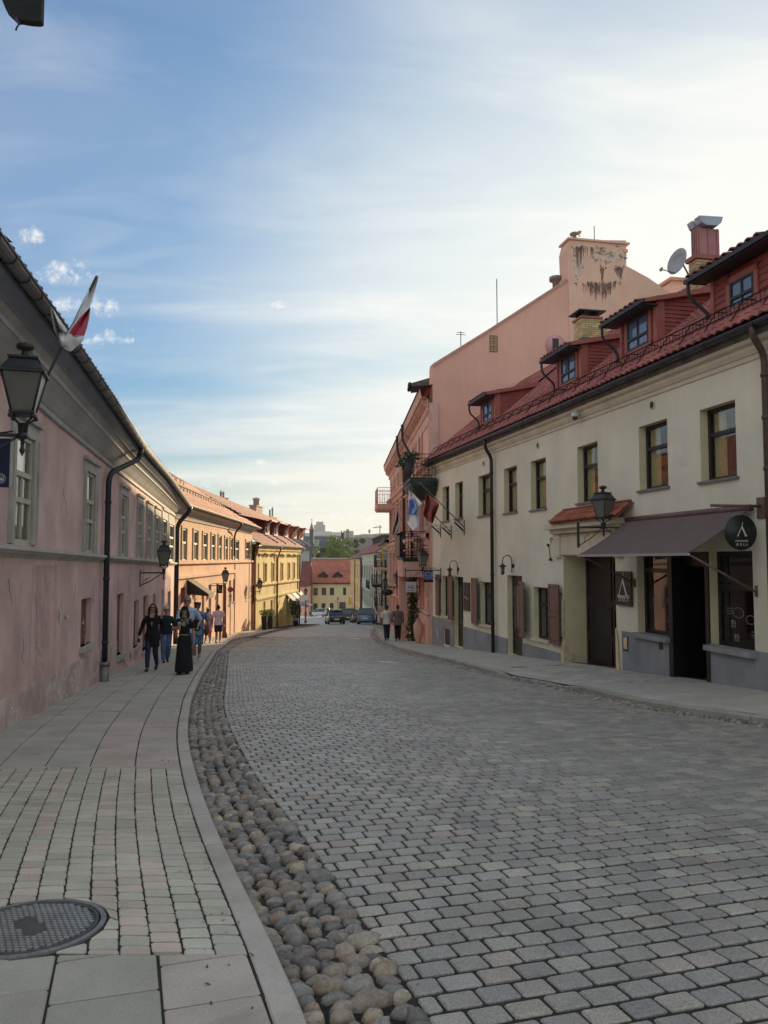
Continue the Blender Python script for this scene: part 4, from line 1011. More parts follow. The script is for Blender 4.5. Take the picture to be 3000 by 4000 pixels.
def shutter(x0, x1, yt, yb, hs, ang):
    # hinged beside its window: hs = hinge t side
    a, b, c, d = CR.rect(x0, yt, x1, yb, .1); W_ = max(b-a, .42); mb = MB(); ca, sa = math.cos(ang), math.sin(ang)
    O = CR.P(a, 0, .05); u = CR.d*ca+CR.n*sa; n_ = CR.n*ca-CR.d*sa
    def bx(mb, p, q, r_, s_, e, f): mb.hexa([O+u*p+n_*e+V((0, 0, r_)), O+u*q+n_*e+V((0, 0, r_)), O+u*q+n_*f+V((0, 0, r_)), O+u*p+n_*f+V((0, 0, r_)), O+u*p+n_*e+V((0, 0, s_)), O+u*q+n_*e+V((0, 0, s_)), O+u*q+n_*f+V((0, 0, s_)), O+u*p+n_*f+V((0, 0, s_))])
    bx(mb, 0, W_, c, d, 0, .02); s_ = .075; m_ = (c+d)/2
    for (p, q, r1, r2) in ((0, s_, c, d), (W_-s_, W_, c, d), (s_, W_-s_, c, c+s_*1.3), (s_, W_-s_, d-s_, d), (s_, W_-s_, m_-s_*.7, m_+s_*.7)): bx(mb, p, q, r1, r2, .02, .045)
    for r1, r2 in ((c+s_*1.3, m_-s_*.7), (m_+s_*.7, d-s_)): bx(mb, s_+.03, W_-s_-.03, r1+.04, r2-.04, .02, .036)
    s = mb.build('shutter', m_brown, ch); mb = MB()
    for z in (c+.25, d-.25): bx(mb, W_-.02, W_+.10, z-.02, z+.02, -.03, .01)
    mb.build('hinge', m_black, s)
shutter(1700, 1715, 2244, 2402, 0, .05); shutter(1748, 1772, 2248, 2420, 0, .10); shutter(1839, 1869, 2257, 2434, 0, .10)
shutter(2024, 2064, 2271, 2482, 0, .22); shutter(2139, 2184, 2281, 2512, 0, .05)
# gate: panelled double door, surround and a small tiled canopy
mb = MB(); CR.box(mb, g0, g1, g2-.3, g3, -.74, -.68); mid = g0+(g1-g0)*.52
for a, b in ((g0+.1, mid-.05), (mid+.05, g1-.1)):
    for z0_, z1_ in ((g2+.15, g2+.85), (g2+1.0, g2+1.75), (g2+1.9, g3-.1)):
        for p, q, r_, s_ in ((a, b, z0_, z0_+.07), (a, b, z1_-.07, z1_), (a, a+.07, z0_+.07, z1_-.07), (b-.07, b, z0_+.07, z1_-.07)): CR.box(mb, p, q, r_, s_, -.68, -.65)
mb.build('gate', mat('black_brown_door', (.028, .02, .018), .5, var=.3, vs=4, streak=.2), ch)
mb = MB(); CR.box(mb, g0, g1, g2-.6, g2+.02, -.72, .04); mb.build('threshold', m_stone, ch)
mb = MB(); zt = g3
CR.box(mb, g0-.42, g0-.06, zt-.05, zt+.62, -.01, .10); CR.box(mb, g1+.06, g1+.42, zt-.05, zt+.62, -.01, .10)
CR.box(mb, g0-.06, g1+.06, zt+.02, zt+.60, -.01, .05)
CR.box(mb, g0-.46, g1+.46, zt+.62, zt+.74, -.01, .20); CR.box(mb, g0-.54, g1+.5, zt+.74, zt+.90, -.01, .34)
mb.build('gate_surround', m_corn, ch, bevel=.01)
ca_, cb2 = CR.hit(2146, 2078, .42)[0], CR.hit(2414, 2030, .42)[0]
mb = MB(); loftprof(CR, mb, [ca_, cb2], lambda t: [(.42, zt+.90), (0, zt+1.24)]); loftprof(CR, mb, [ca_, cb2], lambda t: [(.42, zt+.88), (.42, zt+.92)]); CR.box(mb, ca_+.15, cb2-.1, zt+1.2, zt+1.3, 0, .08)
cn = mb.build('canopy', m_tilesheet, ch)
tilefield(CR, cn, ca_, cb2, .44, lambda t: zt+.905, .78, 2, m_tileo, w=.17, ex=.25, name='canopy_tile', base=(.85, .8, .8))
# shop front
for k, rws, cl in (('s1', (.78,), 1), ('s2', (.62, .70), 1)):
    a, b, c, d = G[k]; w = window(CR, ch, a, b, c, d, .24, m_black, g_shop, cols=cl, rows=rws, fw=.09, sill=(.06, .10, .14), sillm=m_stone, name='shop_window')
a, b, c, d = G['sd']
mb = MB(); CR.box(mb, a, a+.16, c-.5, d, -.3, .03); CR.box(mb, b-.12, b, c-.5, d, -.3, .03); CR.box(mb, a, b, d-.3, d, -.9, -.2); CR.box(mb, a+.001, a+.03, c-.5, d, -.9, -.3); CR.box(mb, b-.03, b-.001, c-.5, d, -.9, -.3); mb.build('door_frame', m_black, ch)
mb = MB(); CR.box(mb, a+.16, b-.12, c, d, -.9, -.84); CR.box(mb, a+.3, b-.3, c+.9, d-.5, -.84, -.82); mb.build('door', mat('dark_green_door', (.016, .018, .017), .45, var=.2), ch)
mb = MB(); CR.box(mb, a+.16, b-.12, c-.6, c-.19, -.5, .10); CR.box(mb, a+.16, b-.12, c-.19, c-.0, -.85, -.25); mb.build('doorstep', m_stone, ch, bevel=.012)
# cornice, gutter, roof
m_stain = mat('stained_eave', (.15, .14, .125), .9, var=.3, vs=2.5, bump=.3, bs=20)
zwl = lambda t: czg(t)-.42
mb = MB(); ts = seq(16, -.12, L_)
loftprof(CR, mb, ts, lambda t: [(0, zwl(t)-.10), (.03, zwl(t)-.08), (.035, zwl(t)-.0), (.06, zwl(t)+.012), (.09, zwl(t)+.07), (.10, zwl(t)+.085), (.11, zwl(t)+.15), (.19, zwl(t)+.19), (.22, zwl(t)+.255)])
mb.quad(CR.P(-.12, zwl(0)-.1, 0), CR.P(-.12, zwl(0)-.1, .1), CR.P(-.12, zwl(0)+.25, .2), CR.P(-.12, zwl(0)+.25, 0))
mb.build('cornice', m_corn, ch)
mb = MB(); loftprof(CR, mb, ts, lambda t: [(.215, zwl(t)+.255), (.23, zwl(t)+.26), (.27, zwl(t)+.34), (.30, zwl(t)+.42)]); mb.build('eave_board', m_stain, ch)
gutter(CR, ch, ts, czg, .38, .075, mat('black_gutter', (.05, .055, .065), .35, metal=.5, var=.15), brackets=.7)
TP = .82
rzf = lambda t, n: czg(t)+.06+(.40-n)*TP
mb = MB(); loftprof(CR, mb, [-.15, L_*.5, L_], lambda t: [(.38, rzf(t, .40)-.02), (-4.6, rzf(t, -4.6)-.03), (-9.3, rzf(t, .4))]); roofR = mb.build('roof', m_tilesheet, ch)
# dormers: measured along the wall at their fronts
DN = -.55
dz_ = []; ztops = []
for xf, xn, yb, ytop in ((2790, 3130, 1225, 1010), (2431, 2570, 1323, 1214), (2181, 2274, 1473, 1380), (1882, 1937, 1626, 1536)):
    tn, z0_ = CR.hit(xn, yb, DN); tf = CR.hit(xf, yb, DN)[0]
    dz_.append((tf, tn)); ztops.append(CR.hit(*((xn, ytop) if xn < 3000 else (2790, 1104)), DN)[1])
def in_dorm(t, n):
    for tf, tn in dz_:
        if tf-.05 < t < tn+.0 and n < DN+.1 and n > -4: return True
    return False
tilefield(CR, roofR, -.15, L_, .44, lambda t: czg(t)+.055, TP, 19, m_tile, w=.235, ex=.335, skip=in_dorm, name='roof_tile')
m_red = mat('red_clapboard', (.30, .07, .058), .65, var=.14, vs=3, streak=.12, bump=.12, bs=40)
m_redt = mat('red_trim', (.38, .115, .09), .6, var=.1, vs=3, streak=.1)
DS = .22   # pitch of the dormer roofs
for i, (tf, tn) in enumerate(dz_):
    if i == 0: tn = tf+2.05
    zb0 = rzf(tn, DN); zb0f = rzf(tf, DN); zt0 = max(zb0, zb0f)+1.07 if i else ztops[0]+.17
    # where the dormer roof meets the main roof: zt0+(DN-n)*DS = czg+.06+(.4-n)*TP
    nm = DN-(zt0-zb0)/(TP-DS)
    mb = MB(); mb.prism([CR.P(tf, zb0f-.2, DN-.02), CR.P(tf, zt0, DN-.02), CR.P(tf, zt0+(DN-nm)*DS, nm), CR.P(tf, rzf(tf, nm)-.3, nm)], CR.d*(tn-tf)); d_ = mb.build('dormer', m_red, roofR)
    # boards on the near side wall
    nb = 11; its = []
    for k in range(nb):
        z0_, z1_ = zb0+(zt0-zb0)*k/nb*1.0, zb0+(zt0-zb0)*(k+1)/nb
        z0_ += 0; # board limited by the roof line behind and the dormer slope above
        n0_ = DN-.10; n1_ = DN-((z0_+z1_)/2-zb0)/TP-.0
        # boards run level from the corner back to the tiles
        n_end = DN-(z1_-zb0)/TP-.12
        mb = MB()
        mb.hexa([CR.P(tn+.0, z0_, n0_), CR.P(tn+.028, z0_, n0_), CR.P(tn+.028, z0_, n_end), CR.P(tn, z0_, n_end), CR.P(tn, z1_, n0_), CR.P(tn+.008, z1_, n0_), CR.P(tn+.008, z1_, n_end), CR.P(tn, z1_, n_end)])
        mb.build('board', m_red, d_, fix=False)
    k = 0
    while True:   # boards above eave level follow the slope of the dormer roof
        z0_ = zt0+k*(zt0-zb0)/nb; z1_ = z0_+(zt0-zb0)/nb
        na = DN-(z1_-zt0)/DS+.02; ne = DN-(z1_-zb0)/TP-.12
        if na < ne+.15 or k > 6: break
        mb = MB(); mb.hexa([CR.P(tn, z0_, na), CR.P(tn+.028, z0_, na), CR.P(tn+.028, z0_, ne), CR.P(tn, z0_, ne), CR.P(tn, z1_, na), CR.P(tn+.008, z1_, na), CR.P(tn+.008, z1_, ne), CR.P(tn, z1_, ne)])
        mb.build('board', m_red, d_, fix=False); k += 1
    # front: boards both sides of the window, trim, window
    a, b = tf+(tn-tf)*.20, tn-(tn-tf)*.20; c, dd = zb0+.18, zt0-.16
    if i == 0: a = CR.hit(2858, 1100, DN)[0]; b = CR.hit(2952, 1100, DN)[0]; c, dd = CR.hit(2860, 1211, DN)[1], CR.hit(2860, 1108, DN)[1]
    for k in range(8):
        z0_, z1_ = min(zb0, zb0f)-.1+(zt0-zb0+.1)*k/8, min(zb0, zb0f)-.1+(zt0-zb0+.1)*(k+1)/8
        for p, q in ((tf, a-.1), (b+.1, tn)):
            mb = MB(); mb.hexa([CR.P(p, z0_, DN), CR.P(q, z0_, DN), CR.P(q, z0_, DN+.03), CR.P(p, z0_, DN+.03), CR.P(p, z1_, DN), CR.P(q, z1_, DN), CR.P(q, z1_, DN+.01), CR.P(p, z1_, DN+.01)]); mb.build('board', m_red, d_, fix=False)
    mb = MB()
    for p, q, r_, s_ in ((a-.12, a, c-.1, dd+.12), (b, b+.12, c-.1, dd+.12), (a-.12, b+.12, dd, dd+.12), (a-.12, b+.12, c-.12, c)): CR.box(mb, p, q, r_, s_, DN-.02, DN+.055)
    CR.box(mb, tn-.10, tn+.04, zb0-.2, zt0, DN-.05, DN+.05); CR.box(mb, tf-.04, tf+.06, zb0f-.2, zt0, DN-.05, DN+.05); CR.box(mb, tn-.02, tn+.045, zb0-.1, zt0, DN-.16, DN-.05)
    mb.build('trim', m_redt, d_)
    # the window lies 5 cm in
    FD = Face((CR.P(0, 0, DN).x, CR.P(0, 0, DN).y), (CR.P(L_, 0, DN).x, CR.P(L_, 0, DN).y))
    window(FD, d_, a, b, c, dd, -.004, m_framd, glassmat('dormer_glass', (.10, .16, .26), .04) if 'dg' not in MATS else MATS['dg'], cols=2, rows=(.36,), fw=.05)
    if 'dg' not in MATS: MATS['dg'] = bpy.data.materials['dormer_glass']
    # dormer roof slab, fascia, gutter and pipe
    nE = DN+.42; t0_, t1_ = tf-.28, tn+.16; zE = zt0-.42*DS+.02
    mb = MB(); mb.prism([CR.P(t0_, zE-.04, nE), CR.P(t0_, zE+.05, nE), CR.P(t0_, zt0+(DN-nm)*DS+.12, nm-.1), CR.P(t0_, zt0+(DN-nm)*DS-.03, nm-.1)], CR.d*(t1_-t0_)); mb.build('dormer_roof', m_redt, d_)
    mb = MB(); CR.box(mb, t0_-.05, t1_+.02, zE-.05, zE+.035, nE, nE+.06); CR.box(mb, t0_+.05, t1_-.05, zE-.075, zE-.05, DN+.03, nE); mb.build('dormer_gutter', m_zincd, d_)
    tilefield(CR, d_, t0_-.02, t1_-.02, nE+.04, lambda t: zE+.05, DS, 8, m_tile, w=.235, ex=.30, name='dormer_tile', N_=60, base=(.75, .65, .65))
    P0 = [CR.P(t0_+.06, zE-.05, nE+.03), CR.P(t0_+.06, zE-.35, nE+.02), CR.P(tf-.10, zE-.72, DN+.08), CR.P(tf-.10, rzf(tf, DN)-.06, DN+.10)]
    pipe(d_, bend(P0, .2, 4), .036, m_zincd, 'dormer_pipe')
# snow guard along the roof
mb = MB(); fr = MB(); NS = -.05; tg0 = .2
hh = .24
P_ = lambda t, h: CR.P(t, rzf(t, NS)+.05+h, NS)
mb.tube([P_(t, hh) for t in seq(20, .1, L_)], .013, 5); mb.tube([P_(t, .08) for t in seq(20, .1, L_)], .011, 5)
t = .3
while t < L_-.2:
    mb.tube([CR.P(t, rzf(t, NS+.32)+.05, NS+.32), P_(t, hh), CR.P(t, rzf(t, NS-.3)+.06, NS-.3)], .012, 4); t += .82
t = 6.0
while t < L_-.2:
    fr.tube([P_(t, .02), P_(t, hh)], .006, 4); t += .12
sg = mb.build('snow_guard', m_tile, roofR, fix=False); fr.build('guard_bars', m_tile, sg, fix=False)['kind'] = 'stuff'
# chimneys with yellow bricks
m_ybr = mat('yellow_brick', (.62, .50, .27), .9, var=.12, vs=5, grain=.14, gs=50, bump=.3, bs=50, tint=True)
m_mort = mat('mortar', (.17, .15, .12), .95, var=.2, vs=6)
def brick_chimney(x0, x1, yt, yb, n, dep, rows, nl, nd):
    a, b, c, d = CR.rect(x0, yt, x1, yb, n); mb = MB(); CR.box(mb, a+.015, b-.015, c-1.6, d, n-dep+.015, n-.015); st = mb.build('chimney', m_mort, roofR)
    h = .078
    for r in range(rows):
        z0_ = d-(r+1)*h
        for side in (0, 1):
            L2 = (b-a) if side == 0 else dep; nn = nl if side == 0 else nd; bl = L2/nn
            for k in range(-1, nn+1):
                p0 = k*bl+(bl/2 if r % 2 else 0); p1 = p0+bl-.014; p0, p1 = max(p0, 0), min(p1, L2)
                if p1-p0 < .03: continue
                q = random.uniform(.75, 1.15); mb = MB(); tn_ = (q, q*random.uniform(.93, 1.05), q*.95)
                if side == 0: CR.box(mb, a+p0, a+p1, z0_, z0_+h-.014, n-.05, n+jit(.004), 0, tn_)
                else: CR.box(mb, b-.05, b+jit(.004), z0_, z0_+h-.014, n-dep+p0, n-dep+p1, 0, tn_)
                mb.build('brick', m_ybr, st, fix=False)
    return st, a, b, d
st, a, b, d = brick_chimney(2241, 2273, 1262, 1330, -3.2, 1.0, 9, 2, 4)
# its two visible sides: street side and near side
mb = MB(); CR.box(mb, a-.05, b+.05, d, d+.07, -3.2-.8, -3.15); mb.build('chimney_cap', m_redt, st)
mb = MB()
for p in (.15, .5, .85):
    for q in (-3.3, -3.85): mb.tube([CR.P(a+(b-a)*p, d+.07, q), CR.P(a+(b-a)*p, d+.26, q)], .05, 6)
CR.slant(mb, a-.12, b+.12, d+.24, d+.24, d+.29, d+.29, -4.1, -3.05); mb.tube([CR.P((a+b)/2, d+.28, -3.6), CR.P((a+b)/2, d+.42, -3.6)], .04, 6)
mb.build('chimney_cowl', m_black, st)
st, a, b, d = brick_chimney(2689, 2722, 1030, 1120, -3.2, .8, 14, 2, 3)
mb = MB(); CR.box(mb, a-.06, b+.06, d, d+.12, -3.2-.86, -3.14); mb.build('chimney_cap', m_redt, st)
mm = mat('pink_metal', (.42, .19, .19), .5, var=.1, vs=3, streak=.12); mb = MB(); hb = .90
CR.box(mb, a+.06, b-.05, d+.12, d+hb, -3.95, -3.3)
for k in range(4): CR.box(mb, a+.06+(b-a-.11)*k/3-.012, a+.06+(b-a-.11)*k/3+.012, d+.12, d+hb, -3.3, -3.27)
for k in range(3): CR.box(mb, b-.05, b-.02, d+.12, d+hb, -3.9+.28*k, -3.87+.28*k)
mb.build('metal_flue', mm, st)
mb = MB()
mid_ = (a+b)/2
for ta_, tb_2 in ((a-.10, mid_-.05), (mid_+.04, b+.10)):
    mb.prism([CR.P(ta_, d+hb+.04, -3.82), CR.P(ta_, d+hb+.03, -3.45), CR.P(ta_, d+hb+.10, -3.32), CR.P(ta_, d+hb+.27, -3.25), CR.P(ta_, d+hb+.30, -3.98), CR.P(ta_, d+hb+.14, -3.93)], CR.d*(tb_2-ta_))
for q in (-3.5, -3.8):
    mb.tube([CR.P((a+b)/2, d+hb-.02, q), CR.P((a+b)/2, d+hb+.15, q)], .08, 8)
mb.build('flue_cowl', mat('galvanised', (.38, .43, .50), .5, metal=.4, var=.1), st)
# small pantile-capped wall piece left of the tall flue and rendered block of a house behind
# satellite dish
dc = CR.at(2647, 1022, -2.6)
dish = thing('satellite_dish', 'grey oval satellite dish beside the metal flue on the cream house roof', 'satellite dish', dc)
ax = V((-.90, -.42, .22)).normalized(); u1 = ax.cross(V((0, 0, 1))).normalized(); u2 = u1.cross(ax)
rs = []
for k in range(6):
    r = .37*k/5+.001; rs.append([dc+ax*(.055*(r/.37)**2-.02)+u1*(math.cos(g)*r*.9)+u2*(math.sin(g)*r) for g in [2*PI*j/24 for j in range(24)]])
mb = MB(); mb.rings(rs+[[p-ax*.012 for p in rs[-1]], [p-ax*.012 for p in rs[0]]], cap=True); mb.build('reflector', mat('dish_grey', (.36, .36, .37), .55, var=.05), dish)
fd = CR.at(2583, 1052, -2.1)
mb = MB(); mb.tube([dc-u2*.35, fd], .014, 6); mb.build('feed_arm', m_zincd, dish)
mb = MB(); mb.box(fd, (.06, .12, .07)); mb.tube([fd, fd+V((.05, .08, .06))], .03, 8); mb.build('receiver', m_band, dish)
mb = MB(); mb.tube(bend([dc-ax*.04, dc-ax*.2, CR.at(2690, 1075, -3.2)], .1, 3), .022, 6); mb.build('mount', m_zinc, dish)
# downpipes
mm = mat('black_pipe', (.02, .018, .017), .35, spec=.5, var=.1)
tw = CR.hit(1920, 1780, .12)[0]; tgx = CR.hit(1893, 1725, .38)[0]
pipe(ch, bend([CR.P(tgx, czg(tgx)-.05, .38), CR.P(tgx, czg(tgx)-.35, .36), CR.P(tw, zwl(tw)-.25, .13), CR.P(tw, gz(0, 27)-.1, .13)], .22, 5), .062, mm, 'downpipe', [(CR.P(tw, z_, .13), (0, 0, 1)) for z_ in (4.7, 3.3, 1.1, -.6)])
tw = CR.hit(2992, 1560, .13)[0]; tgx = CR.hit(2940, 1285, .38)[0]; mmb = mat('brown_pipe', (.10, .06, .045), .4, var=.2, vs=8)
pipe(ch, bend([CR.P(tgx, czg(tgx)-.02, .38), CR.P(tgx, czg(tgx)-.22, .38), CR.P(tw, zwl(tw)-.1, .14), CR.P(tw, -1.2, .14)], .16, 5), .06, mmb, 'downpipe', [(CR.P(tw, z_, .14), (0, 0, 1)) for z_ in (4.85, 4.1, 3.2)])
# round vents
for x, y in ((2550, 1582), (2103, 1740), (1891, 1810), (2448, 2512)):
    if y < 2000:
        t, z = CR.hit(x, y); mb = MB(); mb.tube([CR.P(t, z, -.01), CR.P(t, z, .025)], .085, 14)
        v_ = mb.build('vent', m_black, ch); mb = MB(); mb.rings([[CR.P(t+math.cos(g)*r, z+math.sin(g)*r, n_) for g in [2*PI*k/16 for k in range(16)]] for r, n_ in ((.10, 0), (.10, .03), (.08, .032), (.08, .0))], cap=False); mb.build('vent_ring', m_corn, v_)
# utility cover plates on the plinth
t, z = CR.hit(2448, 2514); mb = MB(); CR.box(mb, t-.11, t+.11, z-.17, z+.17, .0, .035); v_ = mb.build('meter_box', m_black, ch); mb = MB(); CR.box(mb, t-.08, t+.08, z-.13, z+.15, .035, .04); mb.build('peeling_plate', m_peel, v_)
t, z = CR.hit(2586, 2522); mb = MB(); CR.box(mb, t-.06, t+.06, z-.08, z+.08, .0, .04); mb.build('socket_box', m_black, ch)
t, z = CR.hit(1711, 2473); mb = MB(); CR.box(mb, t-.05, t+.05, z-.2, z+.2, .0, .03); mb.build('cover_plate', m_corn, ch)
t, z = CR.hit(2238, 2510, -.3)
# ================================================================ pink balcony house with the big gable
m_salm = mat('salmon_plaster', (.79, .46, .36), .9, var=.08, vs=.35, grain=.03, gs=20, bump=.12, bs=14, streak=.05)
m_tan = mat('tan_gable', (.80, .51, .39), .9, var=.10, vs=.5, grain=.03, gs=20, bump=.12, bs=14, streak=.06)
m_soot = mat('soot_stain', (.23, .145, .115), .95, var=.4, vs=3)
m_salm2 = mat('salmon_trim', (.70, .45, .37), .85, var=.12, vs=1.5, streak=.12)
m_terr = mat('terracotta_pilaster', (.60, .35, .275), .85, var=.15, vs=2, streak=.12)
PK = Face((.53, 59.3), (2.2, 35.25))
GB = Face((2.2, 35.25), (26.0, 40.1))
ph = thing('pink_balcony_house', 'tall pink house with balconies, carved eaves cornice and a huge bare gable wall', 'house', PK.P(12, gz(0, 47)))
gp = [(1690, 1432), (1903, 1300), (2211, 1101), (2211, 1060), (2213, 976), (2223, 937), (2445, 940), (2445, 1039), (2530, 1085), (2609, 1139), (2900, 1330)]
P = [GB.hit(*q) for q in gp]; P = [(0, -4)]+P+[(P[-1][0], -4)]
mid_t = GB.hit(2228, 1200)[0]
# split the gable at the seam
left = [p for p in P if p[0] <= mid_t+.001]; ztop = P[6][1]
left = [(0, -4)]+P[1:4]+[(mid_t, P[3][1]), (mid_t, -4)]
right = [(mid_t, -4), (mid_t, P[6][1]-.01)]+[P[6]]+P[7:11]+[(P[-2][0], P[-2][1]), (P[-1][0], -4)]
mb = MB(); mb.prism([GB.P(t, z, 0) for t, z in left], -GB.n*.6); gwl = mb.build('gable_wall', m_salm, ph)
mb = MB(); mb.prism([GB.P(t, z, .03) for t, z in [(mid_t, -4), (GB.hit(2218, 1000)[0], P[4][1]-1.0), (GB.hit(2213, 976)[0], P[5][1]), P[6], P[7], P[8], P[9], P[10], P[11], (P[11][0], -4)]], -GB.n*.9); gwr = mb.build('gable_wall', m_tan, ph)
mb = MB()
for q0, q1 in zip(P[1:3], P[2:4]): mb.hexa([GB.P(q0[0], q0[1], -.5), GB.P(q1[0], q1[1], -.5), GB.P(q1[0], q1[1], .08), GB.P(q0[0], q0[1], .08), GB.P(q0[0], q0[1]+.13, -.5), GB.P(q1[0], q1[1]+.13, -.5), GB.P(q1[0], q1[1]+.13, .08), GB.P(q0[0], q0[1]+.13, .08)])
mb.build('gable_coping', m_terr, gwl)
mb = MB(); t0_, z0_ = P[6]; t1_, z1_ = P[7]; GB.box(mb, t0_-.1, t1_+.15, z0_-.0, z0_+.09, -1.0, .12); GB.box(mb, t1_-.15, t1_+.05, z0_-.4, z0_-.25, -.8, .10); mb.build('chimney_block_cap', m_tan, gwr)
mb = MB(); tt, zz0 = GB.hit(2245, 935, -.4); mb.lathe([(.10, 0), (.10, .2), (.24, .22), (.24, .30), (.02, .38)], GB.P(tt, zz0, -.4), 10); tt, zz0 = GB.hit(2322, 940, -.4); mb.tube([GB.P(tt, zz0, -.4), GB.P(tt, zz0+.75, -.4)], .022, 5)
tt, zz0 = GB.hit(2172, 1110, -1); mb.lathe([(.18, 0), (.18, .35), (.34, .36), (.34, .55), (.02, .57)], GB.P(tt, zz0-.2, -1), 8)
tt, zz0 = GB.hit(2208, 1050, -1); mb.lathe([(.10, 0), (.10, .45), (.2, .46), (.2, .62), (.02, .64)], GB.P(tt, zz0-.35, -1), 8); mb.build('roof_vents', m_zinc, gwr)
# soot streaks hanging below the chimney block: thin crusts
def crust(cx, cy, w, h, n, seed, name='soot_stain'):
    rs = random.Random(seed); its = 0; mb = MB()
    for i in range(n):
        x = cx+rs.gauss(0, w/2.2); top = cy+rs.uniform(-h*.15, h*.1)-abs(x-cx)/w*h*.1; ln = h*rs.uniform(.2, 1.1)*(1.1-abs(x-cx)/w*.7); ww = rs.uniform(2, 6)
        a = GB.hit(x, top); b = GB.hit(x+ww, top+ln); n_ = .034+rs.uniform(0, .006)
        k = 7; L2 = []; R2 = []
        for j in range(k+1):
            f = j/k; z = a[1]+(b[1]-a[1])*f; hw = (b[0]-a[0])/2*(1-f*f*.9)*(1+rs.uniform(-.25, .25)); c_ = (a[0]+b[0])/2+rs.uniform(-.02, .02)
            L2.append(GB.P(c_-hw, z, n_)); R2.append(GB.P(c_+hw, z, n_))
        mb.add(L2+R2, [(j, j+1, k+2+j, k+1+j) for j in range(k)])
    return mb.build(name, m_soot, gwr, fix=False)
crust(2338, 1112, 80, 66, 90, 1); crust(2350, 1050, 12, 90, 14, 2); crust(2416, 1048, 22, 56, 22, 3); crust(2258, 975, 20, 85, 30, 4); crust(2300, 968, 60, 36, 22, 6)
m_peelg = mat('blistered_render', (.40, .29, .23), .95, var=.3, vs=3.5, bump=.6, bs=10)
m_peelw = mat('exposed_lime', (.68, .54, .46), .95, var=.2, vs=5)
for nm_, mm_, cnt, sd in (('blistered_render', m_peelg, 46, 5), ('lime_flakes', m_peelw, 60, 8)):
    mb = MB(); rs_ = random.Random(sd)
    for q in range(cnt):
        x = rs_.choice((rs_.gauss(2258, 10), rs_.gauss(2330, 32), rs_.gauss(2392, 26))); y = (rs_.gauss(1015, 34) if x < 2280 else rs_.gauss(1002, 17)); r0 = rs_.uniform(3, 13)
        C_ = [GB.hit(x+math.cos(g)*r0*rs_.uniform(.5, 1.3), y-math.sin(g)*r0*rs_.uniform(.4, 1.0)) for g in [2*PI*k/9 for k in range(9)]]
        mb.prism([GB.P(t, z, .031) for t, z in C_], GB.n*(.001+.0004*(q % 5)+(.002 if sd == 8 else 0)))
    mb.build(nm_, mm_, gwr, fix=False)['kind'] = 'stuff'
# a small brick hole and vent opening
t, z = GB.hit(1928, 1343); mb = MB(); GB.box(mb, t-.2, t+.2, z-.4, z+.4, -.01, .02); hb_ = mb.build('brick_patch', m_mort, gwl)
for r in range(6):
    for k in range(2):
        mb = MB(); GB.box(mb, t-.18+k*.18+(.03 if r % 2 else 0), t-.03+k*.18, z-.37+r*.125, z-.27+r*.125, .02, .035, 0, (.8, .6, .6)); mb.build('brick', m_ybr, hb_, fix=False)
t, z = GB.hit(2170, 1350); mb = MB(); mb.tube([GB.P(t, z, -.005), GB.P(t, z, .012)], .55, 24); pp = mb.build('painted_disc', mat('pale_pink_paint', (.62, .32, .33), .9, var=.1), gwl)
mb = MB(); GB.box(mb, t-.16, t+.16, z-.35, z+.35, .0, .02); mb.build('vent_opening', m_black, gwl); mb = MB(); mb.tube([GB.P(t, z-.25, .0), GB.P(t+.1, z-.3, .5), GB.P(t+.5, z-.45, .9)], .14, 10); mb.build('flue_pipe', m_zinc, gwl)
# rear mass of the house
mb = MB(); PK.box(mb, 0, PK.L-2.4, -6, 8.5, -9, -.5); mb.build('rear_wall', m_salm, ph)
# street facade
zc1, zc2 = zline(PK, (1519, 1782), (1672, 1452), .55), None
fz = lambda t: PK.hit(1690, 1500)[1]
ztopf = lambda t: zc1(t)
ops = []; ups2 = []
xs = [1550, 1561, 1574, 1589, 1606, 1626, 1650]
for i, x in enumerate(xs[:-1]):
    pass
TL = PK.L
nb_ = 8
for fl, (z0_, z1_) in enumerate(((6.6, 8.6), (3.2, 5.2), (-.1, 2.0))):
    for k in range(nb_):
        t = 1.4+(TL-2.4)*k/(nb_-1); 
        if fl == 0 and k == nb_-1: continue
        ops.append((t-.5, t+.5, z0_, z1_, .12)); ups2.append((t-.5, t+.5, z0_, z1_))
zf0 = lambda t: min(zc1(0), zc1(TL))
mb = MB(); wall(PK, mb, 0, TL, -6, 9.6, ops, .28); mb.build('wall', m_salm, ph, fix=False)
for a, b, c, d in ups2:
    w = window(PK, ph, a, b, c, d, .11, m_framd, g_win, cols=2, rows=(.68,), fw=.08)
    sb = MB()
    for p, q, r_, s_ in ((a-.16, a, c, d), (b, b+.16, c, d), (a-.16, b+.16, d, d+.16)): PK.box(sb, p, q, r_, s_, -.01, .09)
    PK.box(sb, a-.28, b+.28, d+.16, d+.26, -.01, .26); PK.box(sb, a-.22, b+.22, c-.14, c, -.26, .16)
    sb.build('window_surround', m_salm2, w)
# pilasters
mb = MB()
for k in range(nb_+1):
    t = .7+(TL-1.0)*k/nb_-.15
    for o_ in (-.22, .0, .22): PK.box(mb, t+o_-.07, t+o_+.07, -2.2, 5.75, -.01, .15)
    PK.box(mb, t-.1, t+.1, 6.3, 8.9, -.01, .08)
mb.build('pilasters', m_terr, ph)
mb = MB(); ts = [0, TL*.5, TL+.1]
for z0_, h, dn in ((5.75, .42, .34), (2.35, .5, .3), (-1.0, .16, .2)):
    loftprof(PK, mb, ts, lambda t: [(0, z0_+h+.05), (dn, z0_+h), (dn, z0_+h*.7), (dn*.5, z0_+h*.4), (dn*.45, z0_), (0, z0_-.03)])
PK.box(mb, TL, TL+.1, -6, 8.9, -.3, .12)
mb.build('string_courses', m_salm2, ph)
